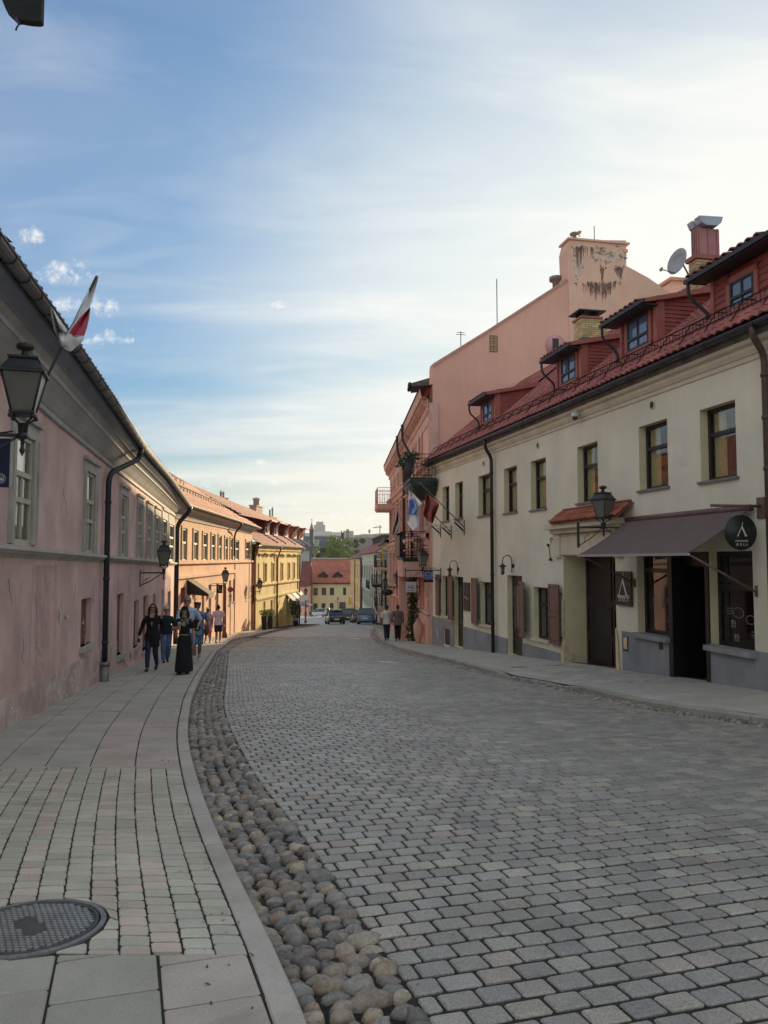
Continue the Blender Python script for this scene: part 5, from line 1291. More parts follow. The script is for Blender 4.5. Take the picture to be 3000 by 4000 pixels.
# carved cornice: brackets under a deep eave, following the measured roof edge
mb = MB(); e1 = lambda t: zc1(t)
loftprof(PK, mb, seq(8, -.1, TL+.15), lambda t: [(0, e1(t)-1.45), (.06, e1(t)-1.4), (.08, e1(t)-1.0), (.16, e1(t)-.95), (.2, e1(t)-.4), (.48, e1(t)-.34), (.55, e1(t)-.05), (.55, e1(t)+.02)])
cno = mb.build('cornice', m_salm2, ph)
t = .3
bk = MB()
while t < TL-.1:
    z = e1(t)-.95; mb = MB()
    q = [(.06, z-.05), (.16, z), (.20, z+.18), (.42, z+.34), (.44, z+.52), (.1, z+.54)]
    mb.prism([PK.P(t-.09, zz_, n_) for n_, zz_ in q], PK.d*.18); mb.build('bracket', m_terr, cno); t += .62
# roof and mansard
mb = MB(); loftprof(PK, mb, seq(4, -.1, TL-2.2), lambda t: [(.62, e1(t)+.02), (.5, e1(t)+.12), (-1.2, e1(t)+1.0), (-8.6, e1(t)+4.6)]); loftprof(PK, mb, [TL-2.2, TL], lambda t: [(.62, e1(t)+.02), (.5, e1(t)+.12), (-.1, e1(t)+.3)]); mb.build('roof', m_tilesheet, ph)
m_slate = mat('dark_sheet_roof', (.085, .085, .085), .6, var=.2, vs=2)
a0 = PK.hit(1604, 1524, .8); a1 = PK.hit(1677, 1343, .8); zt1 = PK.hit(1865, 1322, -4)
mb = MB(); t0_, t1_ = a0[0], min(a1[0], TL-1.2)
q0, q1 = GB.hit(1865, 1322), None
mb.hexa([PK.P(t0_, a0[1]-.15, .8), PK.P(t1_, a1[1]-.15, .8), PK.P(t1_, a1[1]+.2, -4.4), PK.P(t0_, a0[1]+1.8, -4.4), PK.P(t0_, a0[1], .8), PK.P(t1_, a1[1], .8), PK.P(t1_, a1[1]+.35, -4.4), PK.P(t0_, a0[1]+1.95, -4.4)]); mn = mb.build('mansard_eave', m_slate, ph)
mb = MB(); PK.box(mb, t0_+.5, t1_-.2, e1(t0_)+.1, a1[1]-.2, -4.2, -.6); mb.build('mansard_wall', m_slate, mn)
mb = MB(); mb.tube([PK.P(t0_, a0[1]-.02, .88), PK.P(t1_, a1[1]-.02, .88)], .09, 8); mb.build('mansard_gutter', m_zincd, mn)
mb = MB(); tx, zx = GB.hit(1800, 1330, -2); mb.tube([GB.P(tx, zx-1, -2), GB.P(tx, zx+.45, -2)], .02, 4); mb.tube([GB.P(tx-.25, zx+.3, -2), GB.P(tx+.25, zx+.3, -2)], .015, 4); mb.tube([GB.P(tx-.2, zx+.4, -2), GB.P(tx+.2, zx+.4, -2)], .015, 4)
tx, zx = GB.hit(1942, 1265, -1); mb.tube([GB.P(tx, zx-1, -1), GB.P(tx, GB.hit(1942, 1090, -1)[1], -1)], .022, 4); mb.build('aerials', m_zincd, ph)
# rainwater pipes of the facade
for xt, yt_, xb_ in ((1572, 1650, 1609), (1552, 1720, 1578)):
    tg = PK.hit(xt, yt_, .6)[0]; tw = PK.hit(xb_, 1720, .2)[0]
    pipe(ph, bend([PK.P(tg, e1(tg)+.02, .62), PK.P(tg, e1(tg)-.9, .6), PK.P(tw, e1(tw)-2.0, .22), PK.P(tw, gz(0, 48), .22)], .25, 3), .075, m_zincd)
# rendered tan block of another house seen behind the cream roof
bk_ = thing('tan_house_behind', 'tan rendered gable top peeking over the cream house roof behind the satellite dish', 'house', GB.P(22, 6))
mb = MB(); a = GB.hit(2600, 1130, -3); b = GB.hit(2625, 1097, -3); c_ = GB.hit(2760, 1100, -3); mb.prism([GB.P(a[0], 4, -3), GB.P(a[0], a[1], -3), GB.P(b[0], b[1], -3), GB.P(c_[0], c_[1], -3), GB.P(c_[0], 4, -3)], -GB.n*5); mb.build('wall', m_tan, bk_)
mb = MB(); mb.hexa([GB.P(b[0]-.2, b[1], -8), GB.P(c_[0]+.2, b[1], -8), GB.P(c_[0]+.2, b[1], -2.8), GB.P(b[0]-.2, b[1], -2.8), GB.P(b[0]-.2, b[1]+.15, -8), GB.P(c_[0]+.2, b[1]+.15, -8), GB.P(c_[0]+.2, b[1]+.15, -2.8), GB.P(b[0]-.2, b[1]+.15, -2.8)]); mb.build('coping', m_terr, bk_)
# ================================================================ houses further down on the right
m_offw = mat('offwhite_plaster', (.60, .58, .50), .9, var=.1, vs=.8, streak=.15)
m_grw = mat('grey_window_bay', (.42, .42, .40), .8, var=.1)
m_gold = mat('golden_plaster', (.84, .55, .26), .9, var=.12, vs=.6, streak=.15)
m_paley = mat('pale_yellow_plaster', (.68, .60, .38), .9, var=.08, vs=.5, streak=.12)
def simple_house(name, label, F, eave, wallm, cols, rows_, roof_run, roof_rise, trim, nE=.4, opd=.05, wW=1.0, base=-14, fw=.1, tm=None, back=-9):
    h = thing(name, label, 'house', F.P(F.L/2, gz(0, F.P(F.L/2, 0).y)))
    ops = []
    for (z0_, z1_, n_) in rows_:
        for k in range(n_):
            t = F.L*(k+.5)/n_; ops.append((t-wW/2, t+wW/2, z0_, z1_, opd))
    mb = MB(); wall(F, mb, 0, F.L, base, eave, ops, opd); mb.build('wall', wallm, h, fix=False)
    mb = MB(); F.box(mb, .01, F.L-.01, base, eave-.1, back, -opd-.15); mb.build('rear_wall', wallm, h)
    for a, b, c, d, _ in ops:
        w = window(F, h, a, b, c, d, opd-.01, m_framd if trim is not None else m_fram, g_win, cols=2, rows=(.66,), fw=fw)
        sb = MB(); k = .14
        for p, q, r_, s_ in ((a-k, a, c, d), (b, b+k, c, d), (a-k, b+k, d, d+k)): F.box(sb, p, q, r_, s_, -.01, .05)
        F.box(sb, a-k-.05, b+k+.05, c-.14, c, -.1, .13); F.box(sb, a-k-.1, b+k+.1, d+k, d+k+.1, -.01, .16); sb.build('window_surround', trim or wallm, w)
    mb = MB(); loftprof(F, mb, [0, F.L], lambda t: [(0, eave-.5), (.1, eave-.45), (.12, eave-.25), (nE*.8, eave-.1), (nE, eave)])
    for z in tm or (): loftprof(F, mb, [0, F.L], lambda t: [(0, z+.03), (.14, z), (.14, z-.14), (0, z-.2)])
    mb.build('cornice', trim or wallm, h)
    mb = MB(); loftprof(F, mb, [-.2, F.L+.2], lambda t: [(nE+.08, eave+.02), (-roof_run, eave+roof_rise), (-2*roof_run, eave)])
    rf = mb.build('roof', m_tilesheet, h)
    mb = MB(); R_ = int(roof_run/.42)
    for r in range(R_):
        f0, f1 = r/R_, (r+1)/R_
        for ta, tb in zip(seq(24, -.2, F.L+.2), seq(24, -.2, F.L+.2)[1:]):
            q = lambda t, f, up: F.P(t, eave+.02+roof_rise*f+up, nE+.08-(roof_run+nE+.08)*f); k = random.uniform(.75, 1.08)
            mb.add([q(ta+.03, f0, .1), q(tb, f0, .1), q(tb, f1, .02), q(ta+.03, f1, .02), q(ta+.03, f0, 0), q(tb, f0, 0)], [(0, 1, 2, 3), (4, 5, 1, 0)], 0, (k, k, k))
    mb.build('roof_tiles', m_tile, rf, fix=False)['kind'] = 'stuff'
    gutter(F, h, [-.1, F.L+.1], lambda t: eave, nE, .1, m_zincd, brackets=0)
    return h, rf
RA = Face((-.16, 78), (.53, 59.4)); RB = Face((-3.4, 120), (-.60, 88)); RC = Face((-7.2, 165), (-3.45, 120.3)); RX = Face((-.55, 87.8), (-.18, 78.2))
ra, _ = simple_house('white_balcony_house', 'white house with dark iron balconies just beyond the pink balcony house', RA, 3.1, m_offw, 6, [(.4, 2.3, 6), (-2.4, -.2, 6), (-4.6, -3.2, 5)], 5, 1.7, m_offw, base=-8, tm=(-.1, -2.9))
rx, _ = simple_house('narrow_white_house', 'narrow white house with one balcony before the grey bay windows', RX, 2.5, m_offw, 3, [(-.6, 1.4, 3), (-4, -2, 3)], 4, 2.6, m_offw, base=-8, tm=(-1.2,))
rb, _ = simple_house('grey_white_house', 'off-white house with a row of tall grey framed windows far down the right side', RB, 2.55, m_offw, 8, [(-1.0, .9, 8), (-4.6, -2.5, 8)], 6, 3.6, m_offw, base=-10, wW=1.7, tm=(-1.7, 1.6))
rc, rcr = simple_house('golden_house', 'golden yellow three storey house at the far right end of the street', RC, 1.95, m_gold, 8, [(-1.4, .9, 8), (-5.2, -2.8, 8), (-8.4, -6.6, 8)], 6, 3.8, m_gold, base=-12, tm=(-2.0, -5.9))
mb = MB(); RC.box(mb, 4, 30, 4.6, 6.0, -8, -4.6); 
for k in range(9): RC.box(mb, 4.4+k*2.9, 4.9+k*2.9, 4.7, 5.9, -4.6, -4.45)
RC.slant(mb, 3.4, 30.6, 6.0, 6.0, 6.2, 6.2, -8.5, -4.1); mb.build('attic_band', m_slate, rcr)
for F_, h_, xs in ((RA, ra, (3, 12)), (RB, rb, (31, 1)), (RC, rc, (44, 24))):
    for t in xs: pipe(h_, [F_.P(t, 1.7, .16), F_.P(t, gz(0, F_.P(t, 0).y), .16)], .08, m_zincd)
# ---------------------------------------------------------------- balconies
def balcony(F, parent, t0, t1, z0, n1, h=1.0, slab=.16, sm=None, rm=None, dens=.13, name='balcony', scroll=True):
    mb = MB(); F.box(mb, t0, t1, z0-slab, z0, -.05, n1); F.box(mb, t0+.08, t1-.08, z0-slab-.10, z0-slab, -.05, n1-.08); b = mb.build(name, sm or m_salm2, parent)
    mb = MB(); C_ = [(t0, 0), (t0, n1-.04), (t1, n1-.04), (t1, 0)]
    for (ta, na), (tb, nb) in zip(C_, C_[1:]):
        for zz_ in (z0+h, z0+.10, z0+h*.82): mb.tube([F.P(ta, zz_, na), F.P(tb, zz_, nb)], .018, 4)
        L2 = math.hypot(tb-ta, nb-na); k = max(2, int(L2/dens))
        for i in range(k+1):
            f = i/k; t, n = ta+(tb-ta)*f, na+(nb-na)*f; mb.tube([F.P(t, z0, n), F.P(t, z0+h, n)], .011, 4)
            if scroll and i < k and i % 2 == 0:
                f2 = (i+1)/k; t2, n2 = ta+(tb-ta)*f2, na+(nb-na)*f2; tm_, nm_ = (t+t2)/2, (n+n2)/2
                R_ = math.hypot(t2-t, n2-n)*.48
                dv = (F.d*(tb-ta)+F.n*(nb-na)).normalized()
                for zz_ in (z0+.28, z0+.55): mb.tube([F.P(tm_, zz_, nm_)+dv*(math.cos(g)*R_)+V((0, 0, math.sin(g)*R_*1.4)) for g in [2*PI*j/7 for j in range(8)]], .010, 4)
    mb.build('railing', rm or m_black, b, fix=False); return b
a, b = PK.hit(1556, 1880, 1.15)[0], PK.hit(1640, 1880, 1.0)[0]
zt = PK.hit(1600, 1868, 1.1)[1]
tb_ = (a+b)/2
bal1 = balcony(PK, ph, tb_-1.6, tb_+1.6, zt-.02, 1.15, 1.05, sm=mat('green_black_iron', (.03, .045, .04), .6, var=.2), dens=.14)
mb = MB(); rs = []
for k in range(6):
    g = k/5*PI/2; rs.append([PK.P(tb_+math.copysign(1, u)*1.6*math.cos(g)*min(1, abs(u)*1.0) if False else tb_+u*1.6*math.cos(g*.9), zt-.16-.75*math.sin(g), w*1.12*math.cos(g*.85)) for u, w in ((-1, 0), (-1, .9), (-.8, 1), (0, 1), (.8, 1), (1, .9), (1, 0))])
mb.rings(rs); mb.build('bulging_base', MATS['green_black_iron'], bal1)
a = PK.hit(1492, 1965, 1.0); mb = MB()
bal2 = balcony(PK, ph, -.1, 3.3, a[1]+.05, 1.25, 1.2, slab=.35, sm=m_salm2, rm=m_terr, dens=.16)
zt = PK.hit(1600, 2176, 1.2)[1]; a, b = PK.hit(1548, 2176, 1.2)[0], PK.hit(1640, 2176, 1.0)[0]
bal3 = balcony(PK, ph, max(a, 6), min(b, 22), zt, 1.2, 1.25, slab=.1, sm=m_black, dens=.13)
mb = MB(); PK.box(mb, max(a, 6)+.1, min(b, 22)-.1, zt-.95, zt-.12, -.05, 1.15); mb.build('porch_beam', m_salm2, ph)
mb = MB(); PK.box(mb, max(a, 6)+.15, max(a, 6)+.6, -4, zt-.95, .6, 1.12); mb.build('porch_pier', m_salm, ph)
mb = MB(); PK.box(mb, min(b, 22)-3.2, min(b, 22)-.5, zt+.05, zt+1.1, 1.22, 1.26); mb.build('black_banner', m_black, bal3)
for z_, t_ in ((1.0, 4), (-2.6, 6)):
    balcony(RA, ra, t_, t_+9, z_, 1.0, 1.1, sm=m_salm2, dens=.16)
balcony(RX, rx, 3, 8, -.9, 1.0, 1.0, sm=m_black, dens=.16)
balcony(RB, rb, 24, 31, -1.75, 1.0, 1.0, sm=m_offw, dens=.2)
# plant boxes on the balconies
m_leafd = mat('dark_leaves', (.05, .08, .032), .6, var=.35, vs=5, spec=.4, tint=True)
m_leaf = mat('tree_leaves', (.20, .27, .065), .6, var=.3, vs=.8, spec=.4, tint=True)
m_leafy = mat('yellow_leaves', (.22, .20, .06), .6, var=.3, vs=1, spec=.3, tint=True)
m_bark = mat('bark', (.10, .075, .055), .9, var=.3, vs=5, bump=.6, bs=20)
def leaves(mb, c, r, n, s, seed=0, up=.3):
    rs = random.Random(seed)
    for _ in range(n):
        d = V((rs.gauss(0, 1), rs.gauss(0, 1), rs.gauss(0, 1))).normalized()*(rs.random()**.4)
        p = V(c)+V((d.x*r[0], d.y*r[1], d.z*r[2])); q = V((rs.gauss(0, 1), rs.gauss(0, 1), rs.gauss(0, 1)+up)).normalized(); u = q.orthogonal().normalized(); w = q.cross(u); a = rs.random()*PI
        u, w = u*math.cos(a)+w*math.sin(a), w*math.cos(a)-u*math.sin(a); ss = s*rs.uniform(.6, 1.3); k = rs.uniform(.6, 1.5)
        mb.add([p-u*ss, p+w*ss*.5, p+u*ss, p-w*ss*.5], [(0, 1, 2, 3)], 0, (k, k, k*rs.uniform(.7, 1.1)))
for i, (t, z, n) in enumerate(((tb_-1.3, PK.hit(1600, 1868, 1.1)[1]+.95, 1.1), (tb_+1.0, PK.hit(1600, 1868, 1.1)[1]+.95, 1.1))):
    mb = MB(); leaves(mb, PK.P(t, z, n), (.5, .35, .3), 160, .09, i); pl_ = mb.build('balcony_plant', m_leafd, None, fix=False)
    tag(pl_, ['dark trailing plant on the far end of the upper green balcony', 'dark trailing plant on the near end of the upper green balcony'][i], 'plant', 'plants on the upper balcony')
# ---------------------------------------------------------------- far house closing the street
FB = Face((-20.3, 190), (-8.0, 190))
fb = thing('far_yellow_house', 'pale yellow house with red roof and two dormers closing the far end of the street', 'house', FB.P(6, gz(0, 190)))
ops = []
for (x0, x1, yt, yb, k) in ((1223.5, 1241.5, 2296, 2326, 0), (1256, 1274, 2296, 2325, 0), (1288, 1305, 2296, 2325, 0), (1340, 1352, 2295, 2325, 0), (1223.5, 1240, 2357, 2392, 1), (1256, 1271, 2356, 2377, 0), (1288, 1303, 2356, 2377, 0), (1325, 1350, 2352, 2392, 1)):
    a, b, c, d = FB.rect(x0, yt, x1, yb); ops.append((a, b, c, d, .2))
ze_ = FB.hit(1280, 2277)[1]
mb = MB(); wall(FB, mb, FB.hit(1205, 2300)[0], FB.L+2, -14, ze_, ops, .2); mb.build('wall', m_paley, fb, fix=False)
for a, b, c, d, _ in ops: window(FB, fb, a, b, c, d, .18, m_framd, g_win, cols=2, rows=(.5,), fw=.1)
for i, x in enumerate((1249, 1275)):
    a, b, c, d = FB.rect(x-3, 2342, x+3, 2376); mb = MB(); FB.box(mb, a, b, c, d, -.01, .03); mb.build('pale_pilaster', m_peel, fb)
NRf = -6.5; zr_ = FB.hit(1280, 2184, NRf)[1]
ta = FB.hit(1206, 2280)[0]
mb = MB(); loftprof(FB, mb, [ta, FB.L+2], lambda t: [(.4, ze_), (NRf, zr_), (NRf*2, ze_)]); rff = mb.build('roof', m_tilesheet, fb)
R_ = 26; its = MB()
for r in range(R_):
    f0, f1 = r/R_, (r+1)/R_
    for t0_, t1_ in zip(seq(40, ta, FB.L+2), seq(40, ta, FB.L+2)[1:]):
        q = lambda t, f, up: FB.P(t, ze_+(zr_-ze_)*f+up, .42+(NRf-.42)*f); k = random.uniform(.8, 1.15)
        its.add([q(t0_+.02, f0, .10), q(t1_, f0, .10), q(t1_, f1, .0), q(t0_+.02, f1, .0), q(t0_+.02, f0, 0), q(t1_, f0, 0)], [(0, 1, 2, 3), (4, 5, 1, 0)], 0, (k, k, k))
its.build('roof_tiles', mat('red_far_tile', (.48, .17, .12), .8, var=.15, vs=.6, tint=True), rff, fix=False)['kind'] = 'stuff'
mb = MB(); FB.box(mb, ta, FB.L+2, ze_-.25, ze_+.05, 0, .5); mb.build('eave', m_zincd, fb)
mb = MB(); FB.box(mb, ta, FB.L, zr_-.0, zr_+.35, NRf-.4, NRf+.3); mb.build('ridge', m_band, rff)
for x in (1262, 1319):
    t, z = FB.hit(x, 2270, -1.2); w_ = .95; mb = MB()
    mb.prism([FB.P(t-w_, z, -1.0), FB.P(t+w_, z, -1.0), FB.P(t+w_, z+1.35, -1.0), FB.P(t, z+2.1, -1.0), FB.P(t-w_, z+1.35, -1.0)], -FB.n*3)
    dm = mb.build('dormer', m_framd, rff)
    mb = MB(); mb.prism([FB.P(t-w_-.35, z+1.15, -.7), FB.P(t, z+2.15, -.7), FB.P(t+w_+.35, z+1.15, -.7), FB.P(t+w_+.35, z+1.3, -.7), FB.P(t, z+2.35, -.7), FB.P(t-w_-.35, z+1.3, -.7)], -FB.n*3.6); mb.build('dormer_roof', m_tile, dm)
    mb = MB(); FB.box(mb, t-.55, t+.55, z+.15, z+1.25, -1.02, -.97); mb.build('pane', g_win, dm)
pipe(fb, [FB.P(FB.hit(1219, 2300)[0], ze_, .15), FB.P(FB.hit(1219, 2300)[0], -11.5, .15)], .1, m_zincd)
FS = Face((-22, 183), (-17.6, 183)); fs = thing('dark_roofed_side_house', 'small pink house with a dark red roof left of the far yellow house', 'house', FS.P(2, -11.3))
mb = MB(); a = FS.hit(1170, 2290)[0]; b = FS.hit(1203, 2290)[0]; zz1 = FS.hit(1190, 2289)[1]; FS.box(mb, a, b, -13, zz1, -8, 0); mb.build('wall', m_salm, fs)
zz2 = FS.hit(1190, 2192, -5)[1]; mb = MB(); mb.prism([FS.P(a, zz1-.1, .5), FS.P(a, zz1+.1, .5), FS.P(a, zz2, -5), FS.P(a, zz1, -9.5)], FS.d*(b-a+.3)); mb.build('roof', mat('dark_tile', (.17, .05, .045), .8, var=.2, vs=.6), fs)
a2, b2_, c2, d2 = FS.rect(1193, 2342, 1202, 2372); mb = MB(); FS.box(mb, a2, b2_, c2, d2, .0, .05); mb.build('window', g_win, fs)
# ---------------------------------------------------------------- beyond: hall, tower, skyline
m_bslate = mat('blue_slate', (.085, .10, .135), .8, var=.06, vs=.1)
m_brsl = mat('brown_slate', (.20, .16, .145), .8, var=.08, vs=.1)
m_hz1 = mat('grey_concrete_far', (.33, .34, .36), .9, var=.04, vs=.02)
m_hz2 = mat('pale_far_render', (.50, .49, .45), .9, var=.06, vs=.02)
HF = Face((-46, 340), (-4, 340)); hall = thing('blue_roofed_hall', 'large hall with a blue slate roof rising behind the far houses', 'hall', HF.P(20, -10))
def q4(F, x0, y0, x1, y1, n=0): return F.rect(x0, y0, x1, y1, n)
a, b, c, d = q4(HF, 1120, 2093, 1335, 2151); mb = MB(); mb.prism([HF.P(a, c-.0, 3), HF.P(a, d, -6), HF.P(a, c, -15)], HF.d*(b-a)); mb.build('roof', m_bslate, hall)
mb = MB(); HF.box(mb, a, b, -14, c, -14, 2.6); mb.build('wall', m_hz2, hall)
a, b, c, d = q4(HF, 1335, 2098, 1462, 2151); mb = MB(); mb.prism([HF.P(a, c, 3), HF.P(a, d, -6), HF.P(a, c, -15)], HF.d*(b-a)); mb.build('roof_wing', m_brsl, hall); mb = MB(); HF.box(mb, a, b, -14, c, -14, 2.6); mb.build('wall', m_brsl, hall)
a, b, c, d = q4(HF, 1205, 2108, 1243, 2135, 3.5); mb = MB(); HF.box(mb, a, b, c, d, -4, 3.4); sk = mb.build('skylight', m_hz2, hall); mb = MB(); HF.box(mb, a+.3, b-.3, c+.3, d-.3, 3.4, 3.46); mb.build('pane', mat('greenish_glass', (.30, .36, .16), .4, var=.3, vs=.4), sk)
a, b, c, d = q4(HF, 1331, 2080, 1346, 2150, 1); mb = MB(); HF.box(mb, a, b, c, d, -1, 1); HF.box(mb, a, a+.5, d, d+.8, -1, 1); HF.box(mb, b-.5, b, d, d+.8, -1, 1); mb.build('gable_turret', m_bslate, hall)
mb = MB(); p, q = HF.at(1318, 2106, 3), HF.at(1344, 2076, -2); mb.hexa([p-V((0, 0, .4)), q-V((0, 0, .4)), q+V((0, 1, -.4)), p+V((0, 1, -.4)), p, q, q+V((0, 1, 0)), p+V((0, 1, 0))]); mb.build('white_verge', m_hz2, hall)
TFc = Face((-46, 330), (-4, 330)); tw = thing('spired_tower', 'slim slate tower with a pointed copper brown spire standing over the blue hall roof', 'tower', TFc.P(15, -10))
a, b, c, d = q4(TFc, 1209, 2072, 1225, 2150); cx_ = (a+b)/2; w_ = (b-a)/2
mb = MB(); TFc.box(mb, a, b, -12, d, -w_*2, 0); mb.build('shaft', m_bslate, tw)
P0 = TFc.P(cx_, 0, -w_); z1_ = TFc.hit(1217, 2037, -w_)[1]; z2_ = TFc.hit(1217, 2030, -w_)[1]
mb = MB(); mb.lathe([(w_*1.5, d-.1), (w_*1.15, d+.6), (w_*.5, d+(z1_-d)*.6), (.06, z1_)], P0, 8); mb.build('spire', mat('brown_spire', (.22, .16, .15), .7, var=.1), tw)
mb = MB(); mb.tube([P0+V((0, 0, z1_-.3)), P0+V((0, 0, z2_))], .07, 5); mb.ball(P0+V((0, 0, z2_)), .28, 8, 5); mb.build('finial', m_zincd, tw)
def skyl(name, label, cat, Y, parts, m, wins=True):
    F_ = Face((-Y*.2, Y), (Y*.1, Y)); th = thing(name, label, cat, F_.P(F_.hit(parts[0][0], 2150)[0], gz(0, Y)))
    for (x0, y0, x1) in parts:
        a, b, c, d = F_.rect(x0, y0, x1, 2150); mb = MB(); F_.box(mb, a, b, gz(0, Y), d, -(b-a)*.4-6, 0); bl = mb.build('block', m, th)
        if wins:
            mb = MB(); nx = max(2, int((x1-x0)/3.2)); nz = 4 if d < 60 else 7
            for i in range(nx):
                for j in range(nz):
                    t = a+(b-a)*(i+.5)/nx; z = d-(d*.75)*(j+.7)/nz; F_.box(mb, t-(b-a)/nx*.25, t+(b-a)/nx*.25, z-1.1, z+1.1, 0, .3)
            mb.build('windows', MATS['grey_concrete_far'] if m is not m_hz1 else mat('far_glass', (.20, .22, .25), .5, var=.05), bl, fix=False)['kind'] = 'stuff'
    return th
skyl('tower_block', 'tall stepped grey tower block on the skyline', 'tower block', 1500, ((1226, 2050, 1235), (1235, 2038, 1263), (1263, 2050, 1270)), m_hz1)
skyl('long_office_building', 'long low pale building on the skyline below the grey tower block', 'building', 1300, ((1168, 2082, 1209), (1226, 2076, 1297), (1297, 2079, 1330)), m_hz2)
skyl('left_skyline_building', 'pale flat building on the skyline left of the spired tower', 'building', 1300, ((1152, 2066, 1192), (1178, 2060, 1182)), m_hz2)
skyl('domed_building', 'pale grey building with a small raised roof on the skyline right of the turrets', 'building', 1100, ((1345, 2074, 1381), (1352, 2067, 1364)), m_hz1)
F_ = Face((-300, 1500), (150, 1500))
mb = MB(); pts = [F_.P(-60, -16), F_.P(-60, 20)]+[F_.at(x, y) for x, y in ((1100, 2096), (1200, 2090), (1300, 2093), (1395, 2090), (1420, 2086), (1450, 2087), (1480, 2084), (1600, 2080), (1800, 2090))]+[F_.P(800, 10), F_.P(800, -16)]
mb.prism(pts, V((0, 400, 0))); tag(mb.build('hills', mat('wooded_hill', (.115, .14, .10), .95, var=.25, vs=.02)), kind='structure')
F_ = Face((-100, 800), (20, 800)); cr = thing('tower_crane', 'thin tower crane standing on the skyline right of the trees', 'crane', F_.P(80, -12))
mb = MB(); a = F_.at(1484, 2100); b = F_.at(1484, 2052); mb.tube([V((a.x, a.y, -12)), b], .55, 4); mb.build('mast', m_hz1, cr)
mb = MB(); p, q = F_.at(1458, 2061), F_.at(1492, 2059); mb.tube([p, q], .4, 4); mb.tube([b, p+(b-p)*.15], .16, 4); mb.tube([b, q], .16, 4); mb.build('jib', m_hz1, cr)
F_ = Face((-100, 900), (20, 900)); t2 = thing('radio_mast', 'short antenna mast on the skyline left of the tower crane', 'mast', F_.P(80, -12))
mb = MB(); a = F_.at(1443, 2100); b = F_.at(1443, 2067); mb.tube([V((a.x, a.y, -12)), b], .5, 5); mb.tube([b-V((0, 0, 4)), b-V((0, 0, .5))], 1.3, 6); mb.build('mast', m_hz1, t2)
# ---------------------------------------------------------------- trees
def tree(name, label, base, H, R_, n, m, seed, zc=None, s=.34, group=None):
    rs = random.Random(seed); t = thing(name, label, 'tree', base, group); b = V(base)
    mb = MB(); mb.tube([b, b+V((.1, 0, H*.3)), b+V((-.2, .1, H*.6))], [.38, .28, .16], 8)
    cl = []
    for k in range(26):
        g = rs.random()*2*PI; rr = R_*math.sqrt(rs.random())*.85; zf = rs.uniform(.38, 1.0); rr *= math.sin(PI*min(.98, max(.2, zf*.86)))
        cl.append((b+V((math.cos(g)*rr, math.sin(g)*rr*.8, H*zf*.97)), R_*rs.uniform(.20, .36)))
        if k % 3 == 0: mb.tube([b+V((0, 0, H*.35)), (b+V((0, 0, H*.4))+cl[-1][0])/2+V((0, 0, .3)), cl[-1][0]], [.15, .1, .04], 5)
    mb.build('trunk', m_bark, t); mb = MB()
    for i, (c_, r) in enumerate(cl): leaves(mb, c_, (r, r, r*.75), n//len(cl), s, seed*100+i)
    mb.build('crown', m, t, fix=False); return t
def tbase(px, Y): return V(((px-1500)/3000*Y, Y, gz(0, Y)))
def tH(py, Y): return CAMZ+Y*(2190-py)/3000-gz(0, Y)
tree('broadleaf_tree', 'big green broadleaf tree standing behind the far yellow house', tbase(1300, 262), tH(2100, 262), 7.6, 12000, m_leaf, 3, s=.30)
tree('broadleaf_tree', 'green broadleaf tree right of the big tree, behind the golden house', tbase(1352, 270), tH(2106, 270), 5.2, 8000, m_leaf, 5, s=.30)
tree('broadleaf_tree', 'darker low tree furthest right behind the golden house roof', tbase(1408, 285), tH(2106, 285), 5.0, 8000, m_leafd, 8, s=.32)
tree('broadleaf_tree', 'small green tree at the left foot of the big tree', tbase(1252, 255), tH(2140, 255), 3.2, 5000, m_leafd, 12, s=.28)
tree('yellowish_tree', 'light yellowish bush top over the right end of the red roof', tbase(1342, 225), tH(2152, 225), 3.2, 3500, m_leafy, 9, s=.22)
